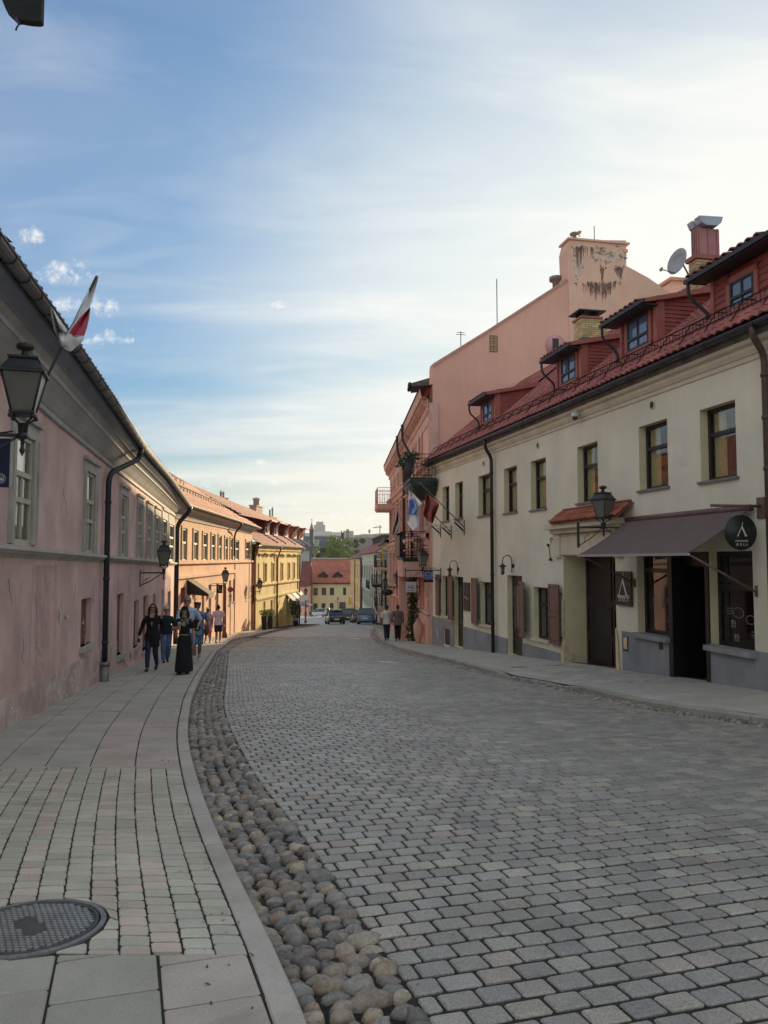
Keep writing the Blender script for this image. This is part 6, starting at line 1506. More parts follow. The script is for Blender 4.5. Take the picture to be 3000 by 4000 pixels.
# ================================================================ street lanterns
m_lamp = mat('lamp_metal', (.045, .047, .052), .45, metal=.3, var=.15, vs=6)
m_lampg = mat('frosted_glass', (.30, .285, .25), .35, var=.12, vs=5)
m_lampg.node_tree.nodes['Principled BSDF'].inputs['Transmission Weight'].default_value = .45
m_copper = mat('red_brown_post', (.16, .055, .04), .5, var=.15)
def lantern_local():
    r = thing('street_lantern', 'x', 'street lantern', (0, 0, 0)); WL[r.name] = V((0, 0, 0))
    q = PI/4; K = math.sqrt(2); mb = MB()
    mb.lathe([(.115*K, -.02), (.125*K, 0), (.125*K, .02), (.10*K, .025)], (0, 0, 0), 4, sm=False, rot=q)
    for sx_, sy_ in ((-1, -1), (1, -1), (1, 1), (-1, 1)): mb.tube([(sx_*.105, sy_*.105, .02), (sx_*.195, sy_*.195, .42)], .012, 4)
    mb.lathe([(.19*K, .415), (.225*K, .42), (.225*K, .44), (.20*K, .45)], (0, 0, 0), 4, sm=False, rot=q)
    mb.build('frame', m_lamp, r)
    for k in range(4):
        M_ = Matrix.Rotation(k*PI/2, 3, 'Z'); g = MB(); P = [V((-.095, -.105, .025)), V((.095, -.105, .025)), V((.182, -.192, .415)), V((-.182, -.192, .415))]
        g.hexa([M_ @ p for p in P[:2]]+[M_ @ (p+V((0, .006, 0))) for p in P[1::-1]]+[M_ @ p for p in (P[3], P[2])]+[M_ @ (p+V((0, .006, 0))) for p in (P[2], P[3])]); g.build('glass_pane', m_lampg, r, fix=False)
    mb = MB(); mb.lathe([(.205*K, .45), (.13*K, .575), (.15*K, .58), (.15*K, .60), (.11*K, .61)], (0, 0, 0), 4, sm=False, rot=q); mb.build('roof_cap', m_lamp, r)
    mb = MB(); mb.lathe([(.06, .60), (.035, .66), (.035, .68), (.085, .70), (.095, .725), (.08, .75), (.03, .765), (.005, .78)], (0, 0, 0), 14); mb.build('finial', m_lamp, r)
    mb = MB(); mb.lathe([(.035, -.10), (.035, -.2), (.05, -.21), (.05, -.26), (.022, -.27), (.018, -.36), (.032, -.39), (.004, -.45)], (0, 0, 0), 10)
    for k in range(4):
        g = q+k*PI/2; mb.tube([(math.cos(g)*.04, math.sin(g)*.04, -.2), (math.cos(g)*.055, math.sin(g)*.055, -.1), (math.cos(g)*.12, math.sin(g)*.12, -.06), (math.cos(g)*.15, math.sin(g)*.15, -.02)], .013, 5); mb.ball((math.cos(g)*.155, math.sin(g)*.155, -.035), .026, 6, 4)
    mb.build('stem', m_lamp, r)
    return r
lan0 = lantern_local(); used = [False]
def lantern(px, py, Y, label, rot=0, wallF=None, post=False, m=None, brz=-.23, scale=1.0):
    x = (px-1500)/3000*Y; r_ = pixdir(px, py); k = Y/r_.y; loc = V((r_.x*k, Y, CAMZ+r_.z*k))
    if not used[0]: o = lan0; used[0] = True; o.location = loc; o.rotation_euler = (0, 0, rot); o['label'] = label; o['group'] = 'old style street lanterns'
    else: o = dup(lan0, loc=loc, rotz=rot, label=label, group='old style street lanterns')
    o.scale = (scale,)*3; WL[o.name] = loc
    inv = (Matrix.Translation(loc) @ Matrix.Rotation(rot, 4, 'Z') @ Matrix.Scale(scale, 4)).inverted()
    def b2(mb, nm, mt):
        mb.v = [inv @ p for p in mb.v]; w = WL[o.name]; WL[o.name] = V((0, 0, 0)); q = mb.build(nm, mt, o); WL[o.name] = w; return q
    if wallF:
        n = (loc-wallF.A).dot(wallF.n); zz_ = loc.z+brz*scale; t = (loc-wallF.A).dot(wallF.d)
        mb = MB(); mb.tube([wallF.P(t, zz_, 0), wallF.P(t, zz_, n)], .02, 8)
        mb.tube([wallF.P(t, zz_-n*.55, 0), wallF.P(t, zz_-n*.35, n*.45), wallF.P(t, zz_-.01, n*.95)], .012, 6)
        mb.tube([wallF.P(t, zz_-n*.45, n*.25), wallF.P(t, zz_-n*.30, n*.25), wallF.P(t, zz_-n*.2, n*.42)], .008, 5)
        wallF.box(mb, t-.03, t+.03, zz_-n*.6, zz_+.1, -.01, .02); b2(mb, 'wall_bracket', m_lamp)
    if post:
        g = gz(loc.x, loc.y); mb = MB(); mb.lathe([(.14, g), (.14, g+.25), (.09, g+.35), (.075, g+1.1), (.06, loc.z-.4), (.07, loc.z-.25), (.03, loc.z-.2)], (loc.x, loc.y, 0), 10); b2(mb, 'post', m or m_copper)
    return o
lantern(91, 1617, 8.1, 'large old lantern near the left edge, in front of the pink house cornice', rot=.30, wallF=LH)
lantern(640, 2208, 23.5, 'small dark lantern on the pink house wall above the walking group', rot=.3, wallF=LH)
lantern(2357, 2023, 18.2, 'pale grey lantern above the tiled porch canopy of the cream house', rot=.62, wallF=CR)
lantern(1651, 2207, 33.6, 'grey lantern at the corner of the cream house and the pink balcony house', rot=.4, wallF=CR)
lantern(1552, 2277, 46.5, 'lantern on the pink balcony house left of the white square sign', rot=.3, wallF=PK)
lantern(1505, 2290, 62, 'lantern above the black oval sign', rot=.3, wallF=RA)
lantern(880, 2271, 42, 'lantern on a red brown post in front of the apricot house', rot=.2, post=True)
lantern(1015, 2298, 57.2, 'lantern bracketed on the left corner of the ochre house', rot=.2, wallF=Face((-10, 40), (-10.2, 70)))
lantern(1194, 2322, 84, 'lantern on a post beyond the right corner of the ochre house', rot=.2, post=True)
lantern(1320, 2345, 172, 'lantern on a post in front of the far yellow house', rot=.2, post=True, m=m_lamp)
lantern(1470, 2310, 92, 'lantern under the balcony of the narrow white house', rot=.2, wallF=RB)
# goose-neck wall lamps
def gooseneck(px, py, label):
    t, z = CR.hit(px, py); o = thing('wall_lamp', label, 'wall lamp', CR.P(t, z), 'goose-neck lamps on the cream house')
    mb = MB(); mb.tube([CR.P(t, z, 0), CR.P(t, z, .04)], .07, 12); mb.build('wall_plate', m_black, o)
    mb = MB(); mb.tube(bend([CR.P(t, z-.22, .06), CR.P(t, z+.18, .06)], .1)+[CR.P(t, z+.18+.16*math.sin(g), .06+.16-.16*math.cos(g)) for g in [PI*i/8 for i in range(1, 9)]]+[CR.P(t, z+.08, .38)], .016, 6); mb.build('arm', m_black, o)
    mb = MB(); c_ = CR.P(t, z-.10, .38); mb.lathe([(.03, .18), (.05, .14), (.14, .08), (.13, .07), (.055, .06)], c_, 12); mb.lathe([(.02, -.20), (.05, -.17), (.055, -.15)], c_, 10)
    for k in range(6): mb.tube([c_+V((math.cos(k*PI/3)*.06, math.sin(k*PI/3)*.06, .07)), c_+V((math.cos(k*PI/3)*.052, math.sin(k*PI/3)*.052, -.16))], .006, 4)
    mb.build('shade', m_black, o); mb = MB(); mb.lathe([(.045, -.15), (.052, .06)], c_, 12); mb.build('glass', m_lampg, o)
gooseneck(2006, 2210, 'black goose-neck lamp above the open brown door nearer the gate'); gooseneck(1792, 2223, 'black goose-neck lamp above the first door at the far end of the cream house')
# ================================================================ signs
m_wh = mat('white_letters', (.72, .71, .68), .6, var=.05)
m_navy = mat('navy_board', (.018, .03, .085), .5, var=.15, vs=5)
def aletter(F, parent, t, z, n, s):
    mb = MB(); f = lambda pts: mb.prism([F.P(t+x*s, z+y*s, n) for x, y in pts], F.n*.006)
    f([(-.40, -.5), (-.345, -.5), (.03, .28), (.115, .62), (.095, .62), (-.01, .28)]); f([(-.05, .20), (.02, .34), (.42, -.5), (.29, -.5)]); f([(-.50, -.53), (-.25, -.53), (-.36, -.47), (-.40, -.47)]); f([(.19, -.53), (.54, -.53), (.42, -.46), (.29, -.46)])
    return mb.build('letter_mark', m_wh, parent)
t, z = CR.hit(2976, 1984); wp = CR.P(t, z, 0); SF = Face((CR.P(t, 0, 1.2).x, CR.P(t, 0, 1.2).y), (wp.x, wp.y))
rs_ = thing('round_shop_sign', 'round black hanging sign with a white letter mark beside the awning', 'sign', wp)
mb = MB(); CR.box(mb, t-.10, t+.10, z-.19, z+.19, 0, .03); mb.build('wall_plate', m_brown, rs_)
mb = MB(); mb.tube([CR.P(t, z+.03, .02), CR.P(t, z+.03, 1.02)], .026, 8); mb.build('rod', m_brown, rs_)
cx_, cz_ = SF.hit(2893, 2080); mb = MB(); mb.tube([SF.P(cx_, cz_, -.02), SF.P(cx_, cz_, .02)], .312, 36); pnl = mb.build('panel', m_black, rs_)
mb = MB(); mb.tube([SF.P(cx_-.2, cz_+.23, 0), SF.P(cx_-.2, z+.03, 0)], .005, 4); mb.tube([SF.P(cx_+.15, cz_+.27, 0), SF.P(cx_+.15, z+.03, 0)], .005, 4); mb.build('hanger', m_zinc, rs_)
aletter(SF, pnl, cx_+.01, cz_+.05, .021, .22); text('AMANDUS', .045, SF, cx_+.0, cz_-.165, .022, m_wh, pnl, w=1.3); text('DELI', .062, SF, cx_+.0, cz_-.235, .022, m_wh, pnl, w=2.0)
a, b, c, d = CR.rect(2412, 2231, 2473, 2362); rs2 = thing('rectangular_shop_sign', 'upright black sign with white letter mark on the wall beside the gate', 'sign', CR.P(a, c))
mb = MB(); CR.box(mb, a, b, c, d, .03, .06); pnl = mb.build('panel', mat('black_board', (.02, .02, .023), .45, var=.1), rs2); w_ = b-a
aletter(CR, pnl, (a+b)/2-.02, (c+d)/2+.09, .061, w_*.66); text('AMANDUS', w_*.15, CR, (a+b)/2, c+(d-c)*.215, .062, m_wh, pnl, w=1.1); text('DELI', w_*.22, CR, (a+b)/2, c+(d-c)*.125, .062, m_wh, pnl, w=1.5)
# chalk lettering on the shop window
for k in ('s1', 's2'):
    a, b, c, d = G[k]
    wn = [o for o in ch.children if o.name.startswith('shop_window')][0 if k == 's1' else 1]
    mb = MB()
    rr = random.Random(4 if k == 's1' else 9); m_chalk = mat('chalk_print', (.50, .50, .48), .8, var=.1)
    items_ = ((.78, .42, .10, 'o'), (.55, .36, .09, 'leaf'), (.3, .45, .08, 'x'), (.75, .22, .1, 'x')) if k == 's1' else ((.45, .36, .12, 'o'), (.33, .24, .10, 'leaf'), (.72, .30, .1, 'o'), (.25, .40, .08, 'x'), (.8, .18, .1, 'x'), (.4, .1, .1, 'leaf'))
    for fx, fz_, s_, kd in items_:
        t, z = a+(b-a)*fx, c+(d-c)*fz_
        if kd == 'o': P0 = [CR.P(t+math.cos(g)*s_*1.3, z+math.sin(g)*s_*.8, -.20) for g in [2*PI*i/14 for i in range(15)]]; mb.tube(P0, .004, 4)
        elif kd == 'leaf':
            for j in range(3): mb.tube([CR.P(t+math.cos(g+j)*s_*.6, z+math.sin(g*1.3)*s_*.7, -.20) for g in [PI*i/7*(1+j*.2) for i in range(9)]], .004, 4)
        else:
            for j in range(3): mb.tube([CR.P(t+(i-3)*.03, z-j*.05+rr.uniform(-.014, .014), -.20) for i in range(7)], .004, 4)
    mb.build('chalk_drawings', m_chalk, wn, fix=False)
# boards and interior shapes of the shop
for k, x0, x1, z0_, z1_, mm_ in (('s1', .35, .95, .05, .62, m_pinkd), ('s2', .05, .6, .45, .62, m_offw), ('s2', .3, .95, .02, .42, m_black), ('s1', .3, .95, .75, .95, m_grw)):
    a, b, c, d = G[k]; wn = [o for o in ch.children if o.name.startswith('shop_window')][0 if k == 's1' else 1]
    mb = MB(); CR.box(mb, a+(b-a)*x0, a+(b-a)*x1, c+(d-c)*z0_, c+(d-c)*z1_, -.62, -.58); mb.build('display_panel', mm_, wn)
# plaque between the doors
a, b, c, d = CR.rect(1813, 2274, 1837, 2383); pq = thing('menu_board', 'dark framed menu board with a pale drawing between a door and an open shutter', 'menu board', CR.P(a, c))
mb = MB(); CR.box(mb, a, b, c, d, 0, .035); q_ = mb.build('panel', m_framd, pq); mb = MB(); CR.box(mb, a+.04, b-.04, c+.05, d-.05, .035, .04); mb.build('sheet', mat('dark_print', (.06, .04, .045), .6, var=.4, vs=9), q_)
mb = MB(); mb.tube([CR.P(a+.15, c+.55, .045), CR.P((a+b)/2, d-.6, .045), CR.P(b-.15, c+.45, .045)], .012, 4); mb.build('pale_drawing', m_wh, q_)
# wall anchor / key ornament
t, z = CR.hit(2152, 2148); ka = thing('key_ornament', 'small iron key shaped ornament on the cream wall beside the gate canopy', 'ornament', CR.P(t, z))
mb = MB(); mb.tube([CR.P(t-.05, z+.12, .05), CR.P(t+.08, z-.26, .05)], .012, 5); mb.ball(CR.P(t+.09, z-.28, .06), .05, 8, 6); mb.ball(CR.P(t-.06, z+.14, .06), .045, 8, 6); mb.tube([CR.P(t+.12+math.cos(g)*.07, z+.28+math.sin(g)*.07, .04) for g in [2*PI*i/10 for i in range(9)]], .012, 5); mb.build('ironwork', m_lamp, ka)
# dome camera
t, z = CR.hit(2276, 1624); dcm = thing('dome_camera', 'white dome security camera under the cream house cornice', 'camera', CR.P(t, z))
mb = MB(); CR.box(mb, t-.05, t+.05, z+.02, z+.12, 0, .08); mb.tube([CR.P(t, z+.08, .06), CR.P(t, z+.08, .22)], .03, 8); mb.lathe([(.04, .10), (.10, .06), (.11, -.02), (.10, -.04)], CR.P(t, z, .22), 14); mb.build('housing', m_wh, dcm); mb = MB(); mb.ball(CR.P(t, z-.05, .22), .085, 12, 8); mb.build('dome', g_win, dcm)
# ---------------------------------------------------------------- awning
tl, zl = CR.hit(2449, 2030, .12); tr, zr2 = CR.hit(2922, 1998, .12)
def nfind(px, py, t):
    lo, hi = .12, 3.5
    for _ in range(40):
        m_ = (lo+hi)/2
        if CR.hit(px, py, m_)[0] < t: lo = m_
        else: hi = m_
    return lo
nl_ = nfind(2259, 2162, tl); nr_ = nfind(2693, 2165, tr); nF = (nl_+nr_)/2
zFl = CR.hit(2259, 2162, nF)[1]; zFr = CR.hit(2693, 2165, nF)[1]
zF = (zFl+zFr)/2; zW = (zl+zr2)/2
pass
aw = thing('awning', 'plum brown fabric awning over the shop front', 'awning', CR.P(tl, zW))
mb = MB(); nseg = 14; rs0 = []
for i in range(9):
    f = i/8; sag = -.05*math.sin(PI*f)
    rs0.append([CR.P(tl+(tr-tl)*k/40, zW+(zF-zW)*f+sag+.004*math.sin(k*2.4)+(.006 if k % 8 == 0 else 0), .12+(nF-.12)*f) for k in range(41)])
mb.add([p for r in rs0 for p in r]+[p-V((0, 0, .008)) for r in rs0 for p in r], [(i*41+j, i*41+j+1, (i+1)*41+j+1, (i+1)*41+j) for i in range(8) for j in range(40)]+[(369+i*41+j, 369+i*41+j+1, 369+(i+1)*41+j+1, 369+(i+1)*41+j) for i in range(8) for j in range(40)])
mb.build('canvas', mat('plum_canvas', (.155, .112, .10), .85, var=.06, vs=3, bump=.1, bs=60), aw, fix=False)
mb = MB(); CR.box(mb, tl-.02, tr+.02, zF-.05, zF+.0, nF-.02, nF+.05); mb.build('front_bar', mat('grey_alu', (.42, .40, .42), .4, metal=.4, var=.05), aw)
mb = MB(); mb.tube([CR.P(tl-.05, zW+.03, .10), CR.P(tr+.05, zW+.03, .10)], .065, 12); mb.build('roller_case', m_brown, aw)
for (x, y, tt) in ((2476, 2276, tl+.05), (2950, 2309, tr-.05)):
    ta_, za_ = CR.hit(x, y, .04); mb = MB(); mb.tube([CR.P(ta_, za_, .06), CR.P(tt, zF-.02, nF-.02)], .022, 6); am = mb.build('folding_arm', m_brown, aw); mb = MB(); mb.tube([CR.P(ta_, za_-.10, .02), CR.P(ta_, za_+.10, .02)], .03, 6); mb.build('arm_plate', m_brown, am)
# ---------------------------------------------------------------- flags
def cloth(name, F, off, left, right, m, parent, rows=14, cols=9, amp=.05, fq=2.2):
    def res(P, n):
        L2 = [0]
        for a, b in zip(P, P[1:]): L2.append(L2[-1]+math.hypot(a[0]-b[0], a[1]-b[1]))
        out = []
        for i in range(n):
            s_ = L2[-1]*i/(n-1); k = max(j for j in range(len(P)) if L2[j] <= s_+1e-6); k = min(k, len(P)-2); f = (s_-L2[k])/max(L2[k+1]-L2[k], 1e-6)
            out.append((P[k][0]+(P[k+1][0]-P[k][0])*f, P[k][1]+(P[k+1][1]-P[k][1])*f))
        return out
    A_, B_ = res(left, rows), res(right, rows); vs = []
    for i in range(rows):
        for j in range(cols):
            f = j/(cols-1); x = A_[i][0]+(B_[i][0]-A_[i][0])*f; y = A_[i][1]+(B_[i][1]-A_[i][1])*f
            vs.append(F.at(x, y, off+amp*math.sin(f*PI*fq+i*.22)))
    mb = MB(); q = [(i*cols+j, i*cols+j+1, (i+1)*cols+j+1, (i+1)*cols+j) for i in range(rows-1) for j in range(cols-1)]; k = len(vs)
    mb.add(vs+[p-F.n*.004 for p in vs], q+[tuple(k+a for a in f_) for f_ in q], sm=True); return mb.build(name, m, parent, fix=False)
m_fw = mat('white_cloth', (.80, .79, .80), .85, var=.06, vs=6); m_fr = mat('crimson_cloth', (.52, .05, .09), .8, var=.08, vs=6); m_fm = mat('maroon_cloth', (.30, .07, .06), .8, var=.12, vs=6)
m_fb = mat('light_blue_print', (.22, .38, .72), .8, var=.1); m_fdb = mat('dark_blue_print', (.05, .12, .38), .8, var=.1); m_pole = mat('wood_pole', (.17, .14, .12), .6, var=.15)
b0 = LH.at(170, 1500, .25); tip = LH.at(378, 1080, 1.3)
f1 = thing('flag', 'white and red flag blown over the gutter of the pink house', 'flag', b0)
mb = MB(); mb.tube([b0, tip], .019, 8); mb.build('pole', m_pole, f1); OF = 1.08
cloth('white_stripe', LH, 1.15, [(376, 1082), (350, 1125), (322, 1185), (298, 1235), (268, 1288), (258, 1305)], [(384, 1088), (366, 1150), (352, 1200), (316, 1236), (290, 1270), (264, 1308)], m_fw, f1, amp=.03)
cloth('red_stripe', LH, 1.12, [(352, 1200), (316, 1236), (290, 1270), (262, 1308)], [(354, 1200), (349, 1240), (340, 1280), (329, 1313)], m_fr, f1, amp=.04, fq=3)
cloth('lower_white_stripe', LH, 1.08, [(262, 1304), (238, 1290), (222, 1250), (206, 1205), (197, 1192), (200, 1225), (213, 1290), (238, 1345)], [(330, 1312), (326, 1330), (312, 1345), (296, 1356), (285, 1368), (276, 1374), (262, 1368), (244, 1354)], m_fw, f1, rows=20, amp=.05, fq=2.6)
def wallpole(x0, y0, x1, y1, o, label):
    p0, p1 = CR.at(x0, y0, .12), CR.at(x1, y1, o); f = thing('flag', label, 'flag', CR.at(x0, y0, 0)); mb = MB(); mb.tube([p0, p1], .02, 6); mb.ball(p1, .04, 8, 6); mb.build('pole', m_pole, f); return f
def bracket(px, py, empty=False):
    t, z = CR.hit(px, py); o = thing('flag_bracket', 'x', 'flag bracket', CR.P(t, z), 'iron flag brackets on the cream house'); mb = MB()
    mb.tube([CR.P(t, z-.28, .02), CR.P(t, z+.32, .02)], .016, 6); mb.tube([CR.P(t, z-.10, .06), CR.P(t, z+.22, .42)], .034, 8)
    for (zz_, nn, r) in ((.18, .14, .07), (.05, .09, .05), (.24, .26, .05), (-.16, .07, .05)): mb.tube([CR.P(t, z+zz_+math.sin(g)*r, nn+math.cos(g)*r) for g in [2*PI*i/9 for i in range(9)]], .009, 4)
    mb.build('scrollwork', m_black, o); return o
bracket(1722, 2074)['label'] = 'leftmost iron flag bracket on the cream wall, empty'
bracket(1764, 2080)['label'] = 'middle iron bracket holding the pole of the white and blue flag'
bracket(1815, 2062)['label'] = 'rightmost iron bracket holding the pole of the maroon flag'
f2 = wallpole(1760, 2078, 1575, 1890, 2.1, 'white flag with a blue emblem hanging from a slanted pole')
c1 = cloth('cloth', CR, 1.75, [(1597, 1915), (1596, 1960), (1592, 2000), (1589, 2040), (1612, 2074)], [(1604, 1917), (1634, 1950), (1652, 1971), (1634, 1984), (1636, 2052)], m_fw, f2, rows=20, amp=.07, fq=2.4)
cloth('blue_emblem', CR, 1.79, [(1598, 1952), (1594, 1985), (1594, 2012), (1610, 2011)], [(1614, 1948), (1630, 1975), (1628, 2000), (1612, 2012)], m_fb, c1, amp=.06)
cloth('dark_emblem', CR, 1.84, [(1598, 1952), (1600, 1972), (1608, 1986)], [(1600, 1951), (1610, 1962), (1610, 1986)], m_fdb, c1, amp=.02, rows=6, cols=4); cloth('dark_emblem', CR, 1.84, [(1627, 1990), (1620, 2000), (1612, 2012)], [(1629, 1990), (1627, 2003), (1622, 2009)], m_fdb, c1, amp=.02, rows=6, cols=4)
f3 = wallpole(1812, 2058, 1642, 1888, 2.1, 'maroon flag hanging from the pole nearest the camera on the cream house')
cloth('cloth', CR, 1.55, [(1664, 1928), (1660, 1965), (1654, 2016), (1672, 2034), (1686, 2044)], [(1672, 1930), (1694, 1948), (1716, 1970), (1704, 2005), (1690, 2044)], m_fm, f3, rows=18, amp=.09, fq=3)
f4 = thing('furled_flag', 'black furled banner hanging beside the lower balcony of the pink house', 'banner', PK.at(1552, 2003, 1.3))
cloth('cloth', PK, 1.35, [(1550, 2002), (1546, 2030), (1537, 2062), (1533, 2090)], [(1553, 2003), (1562, 2040), (1558, 2066), (1542, 2096)], m_black, f4, amp=.05)
mb = MB(); mb.tube([PK.at(1575, 2040, .1), PK.at(1551, 2000, 1.35)], .02, 5); mb.build('pole', m_pole, f4)
for i, (x, y, Y, w_, h_, lb) in enumerate(((1488, 2150, 66, 8, 42, 'narrow yellow pennant on the white balcony house'), (1363, 2335, 120, 10, 26, 'yellow flag low on the golden house'))):
    a = V(((x-1500)/3000*Y, Y, CAMZ+(2190-y)/3000*Y)); s_ = Y/3000; o = thing('yellow_flag', lb, 'flag', a); mb = MB()
    mb.add([a+V((dx*w_*s_, .05*math.sin(dx*5), -dz*h_*s_)) for dz in (0, .5, 1) for dx in (0, .35, .7, 1)], [(r*4+c_, r*4+c_+1, r*4+c_+5, r*4+c_+4) for r in range(2) for c_ in range(3)]); mb.build('cloth', mat('yellow_cloth', (.75, .42, .04), .8, var=.1), o, fix=False)
    mb = MB(); mb.tube([a+V((-.05, 0, .2)), a+V((1.4, 0, -.5))], .03, 5); mb.build('pole', m_pole, o)
# ---------------------------------------------------------------- hanging signs
def hangsign(name, label, F, x0, y0, x1, y1, n0, m, rodm=None, dt=0):
    # board perpendicular to facade F
    t = F.hit((x0+x1)/2, y0, n0)[0]+dt; W0 = F.P(t, 0, n0+1.0); W1 = F.P(t, 0, 0); SF_ = Face((W0.x, W0.y), (W1.x, W1.y))
    a, b, c, d = SF_.rect(x0, y0, x1, y1); o = thing(name, label, 'sign', F.P(t, d)); mb = MB(); SF_.box(mb, a, b, c, d, -.02, .02); pn = mb.build('panel', m, o)
    mb = MB(); mb.tube([SF_.P(a-.05, d+.10, 0), SF_.P(n0+1.0, d+.10, 0)], .014, 6); mb.tube([SF_.P(a+.1, d, 0), SF_.P(a+.1, d+.1, 0)], .008, 4); mb.tube([SF_.P(b-.1, d, 0), SF_.P(b-.1, d+.1, 0)], .008, 4); mb.build('hanging_rod', rodm or m_black, o)
    return o, pn, SF_, (a, b, c, d)
m_pw = mat('pale_sign_board', (.62, .56, .58), .7, var=.05)
o, pn, SF_, (a, b, c, d) = hangsign('white_square_sign', 'pale square hanging sign with black handwriting in front of the climbing plant', PK, 1585, 2273, 1626, 2313, .7, m_pw, dt=1.0)
w_ = b-a; m_bk = mat('black_ink', (.03, .025, .025), .7, var=.05)
text('Lia', w_*.45, SF_, a+w_*.42, c+(d-c)*.42, .021, m_bk, pn, shear=.5); mb = MB(); mb.tube([SF_.P(a+w_*.15, c+(d-c)*.40, .024), SF_.P(a+w_*.4, c+(d-c)*.44, .024), SF_.P(a+w_*.6, c+(d-c)*.36, .024), SF_.P(a+w_*.85, c+(d-c)*.37, .024)], .008, 4); mb.build('flourish', m_bk, pn)
mb = MB()
for k in range(8): SF_.box(mb, a+w_*(.12+.1*k), a+w_*(.17+.1*k), c+(d-c)*.15, c+(d-c)*.22, .02, .024)
mb.build('small_print', m_bk, pn)
m_blu = mat('cobalt_sign', (.03, .06, .30), .45, var=.15, vs=6)
o, pn, SF_, (a, b, c, d) = hangsign('blue_sign', 'small cobalt blue hanging sign with white ornament below the corner lantern', CR, 1655, 2228, 1690, 2272, .35, m_blu)
mb = MB(); cx_, cz_ = (a+b)/2, (c+d)/2; sx_, sz_ = (b-a)/2, (d-c)/2
for P0 in ([(-.8, .55), (0, .7), (.8, .55)], [(-.8, -.45), (0, -.6), (.8, -.45)], [(-.5, .3), (-.2, .35), (-.25, .0), (-.55, .05), (-.5, .3)], [(.1, .4), (.4, .45), (.55, .1), (.2, 0), (.05, .2)], [(-.4, -.1), (0, -.3), (.5, -.1), (.75, -.3)], [(-.7, .5), (-.75, -.4)], [(.75, .5), (.8, -.4)]):
    mb.tube([SF_.P(cx_+x*sx_, cz_+y*sz_, .022) for x, y in P0], .012, 4)
mb.build('white_ornament', m_wh, pn); mb = MB(); SF_.box(mb, a-.02, b+.02, c-.03, c+.06, -.03, .03); mb.build('base_bar', m_black, pn)
t = PK.hit(1512, 2313, 1.2)[0]
a_ = V(((1512-1500)/3000*52, 52, CAMZ-(2313-2190)/3000*52)); o = thing('black_oval_sign', 'black oval hanging sign with no readable lettering beyond the pink house', 'sign', a_)
mb = MB(); mb.rings([[a_+V((math.cos(g)*.40, y_, math.sin(g)*.215)) for g in [2*PI*k/24 for k in range(24)]] for y_ in (-.025, .025)]); mb.build('panel', m_black, o); mb = MB(); mb.tube([a_+V((-.35, 0, .32)), a_+V((.9, 0, .32))], .02, 5); mb.tube([a_+V((-.15, 0, .2)), a_+V((-.15, 0, .32))], .01, 4); mb.tube([a_+V((.15, 0, .2)), a_+V((.15, 0, .32))], .01, 4); mb.build('hanging_rod', m_black, o)
# left edge: dark blue banner sign with a white round emblem, hanging by the big lantern
BF = Face((-6.2, 8.3), (-3.4, 8.8))
a, b, c, d = BF.rect(-60, 1712, 44, 1902); o = thing('navy_hanging_sign', 'navy blue hanging sign with a white round emblem at the left edge', 'sign', BF.P(a, c)); mb = MB(); BF.box(mb, a, b, c, d, -.03, .03); pn = mb.build('panel', m_navy, o)
mb = MB(); BF.box(mb, b, b+.012, c, d, -.032, .032); mb.build('edge_strip', m_band, pn)
cx_, cz_ = BF.hit(4, 1870); mb = MB()
for r in (.055, .038): mb.tube([BF.P(cx_+math.cos(g)*r, cz_+math.sin(g)*r, .032) for g in [2*PI*i/20 for i in range(21)]], .0035, 4)
mb.ball(BF.P(cx_-.012, cz_+.006, .032), (.02, .004, .014), 8, 5); mb.ball(BF.P(cx_+.016, cz_-.008, .032), (.014, .004, .018), 8, 5); mb.tube([BF.P(cx_-.03, cz_-.02, .032), BF.P(cx_+.0, cz_-.01, .032), BF.P(cx_+.03, cz_-.025, .032)], .004, 4); mb.build('round_emblem', m_wh, pn)
mb = MB(); mb.tube([BF.P(a, d+.1, 0), BF.P(b-.3, d+.0, 0), BF.P(b-.2, d+.05, 0), BF.P(b+.02, d+.09, 0)], .01, 5); mb.build('scroll_hanger', m_black, o)
# road signs
def roadsign(px, pyc, Y, dia, label, plate=True, m2=None, col=None, pole_bottom=None, offx=0):
    x = (px-1500)/3000*Y; zc_ = CAMZ+(2190-pyc)/3000*Y; o = thing('road_sign', label, 'road sign', (x, Y, gz(x, Y))); g0_ = gz(x, Y)
    mb = MB(); mb.tube([(x, Y, g0_-.1), (x, Y, zc_+dia*.55)], .03, 8); mb.build('pole', m_band if not m2 else m2, o)
    mb = MB(); mb.tube([(x, Y-.05, zc_), (x, Y-.03, zc_)], dia/2, 24); dsk = mb.build('disc', col or m_fr, o)
    mb = MB(); mb.tube([(x, Y-.058, zc_), (x, Y-.052, zc_)], dia*.36, 20); inn = mb.build('blue_field', mat('sign_blue', (.05, .08, .25), .5), dsk)
    mb = MB()
    for s_ in (1, -1): mb.box((x, Y-.061, zc_), (dia*.74, .004, dia*.10), Matrix.Rotation(s_*PI/4, 3, 'Y'))
    mb.build('red_cross', m_fr, dsk)
    if plate:
        mb = MB(); mb.box((x, Y-.04, zc_-dia*.5-.35), (dia*.55, .02, .62)); pl_ = mb.build('plate', m_wh, o); mb = MB(); mb.tube([(x, Y-.053, zc_-dia*.5-.55), (x, Y-.053, zc_-dia*.5-.2)], .02, 4); mb.lathe([(.06, zc_-dia*.5-.25), (.005, zc_-dia*.5-.1)], (x, Y-.053, 0), 6); mb.build('arrow', m_bk, pl_)
    return o
roadsign(903, 2302, 46.3, .34, 'round no stopping sign with an arrow plate in front of the apricot house')
roadsign(1465, 2337, 86, .38, 'round no stopping sign on the right pavement in front of the grey-white house')
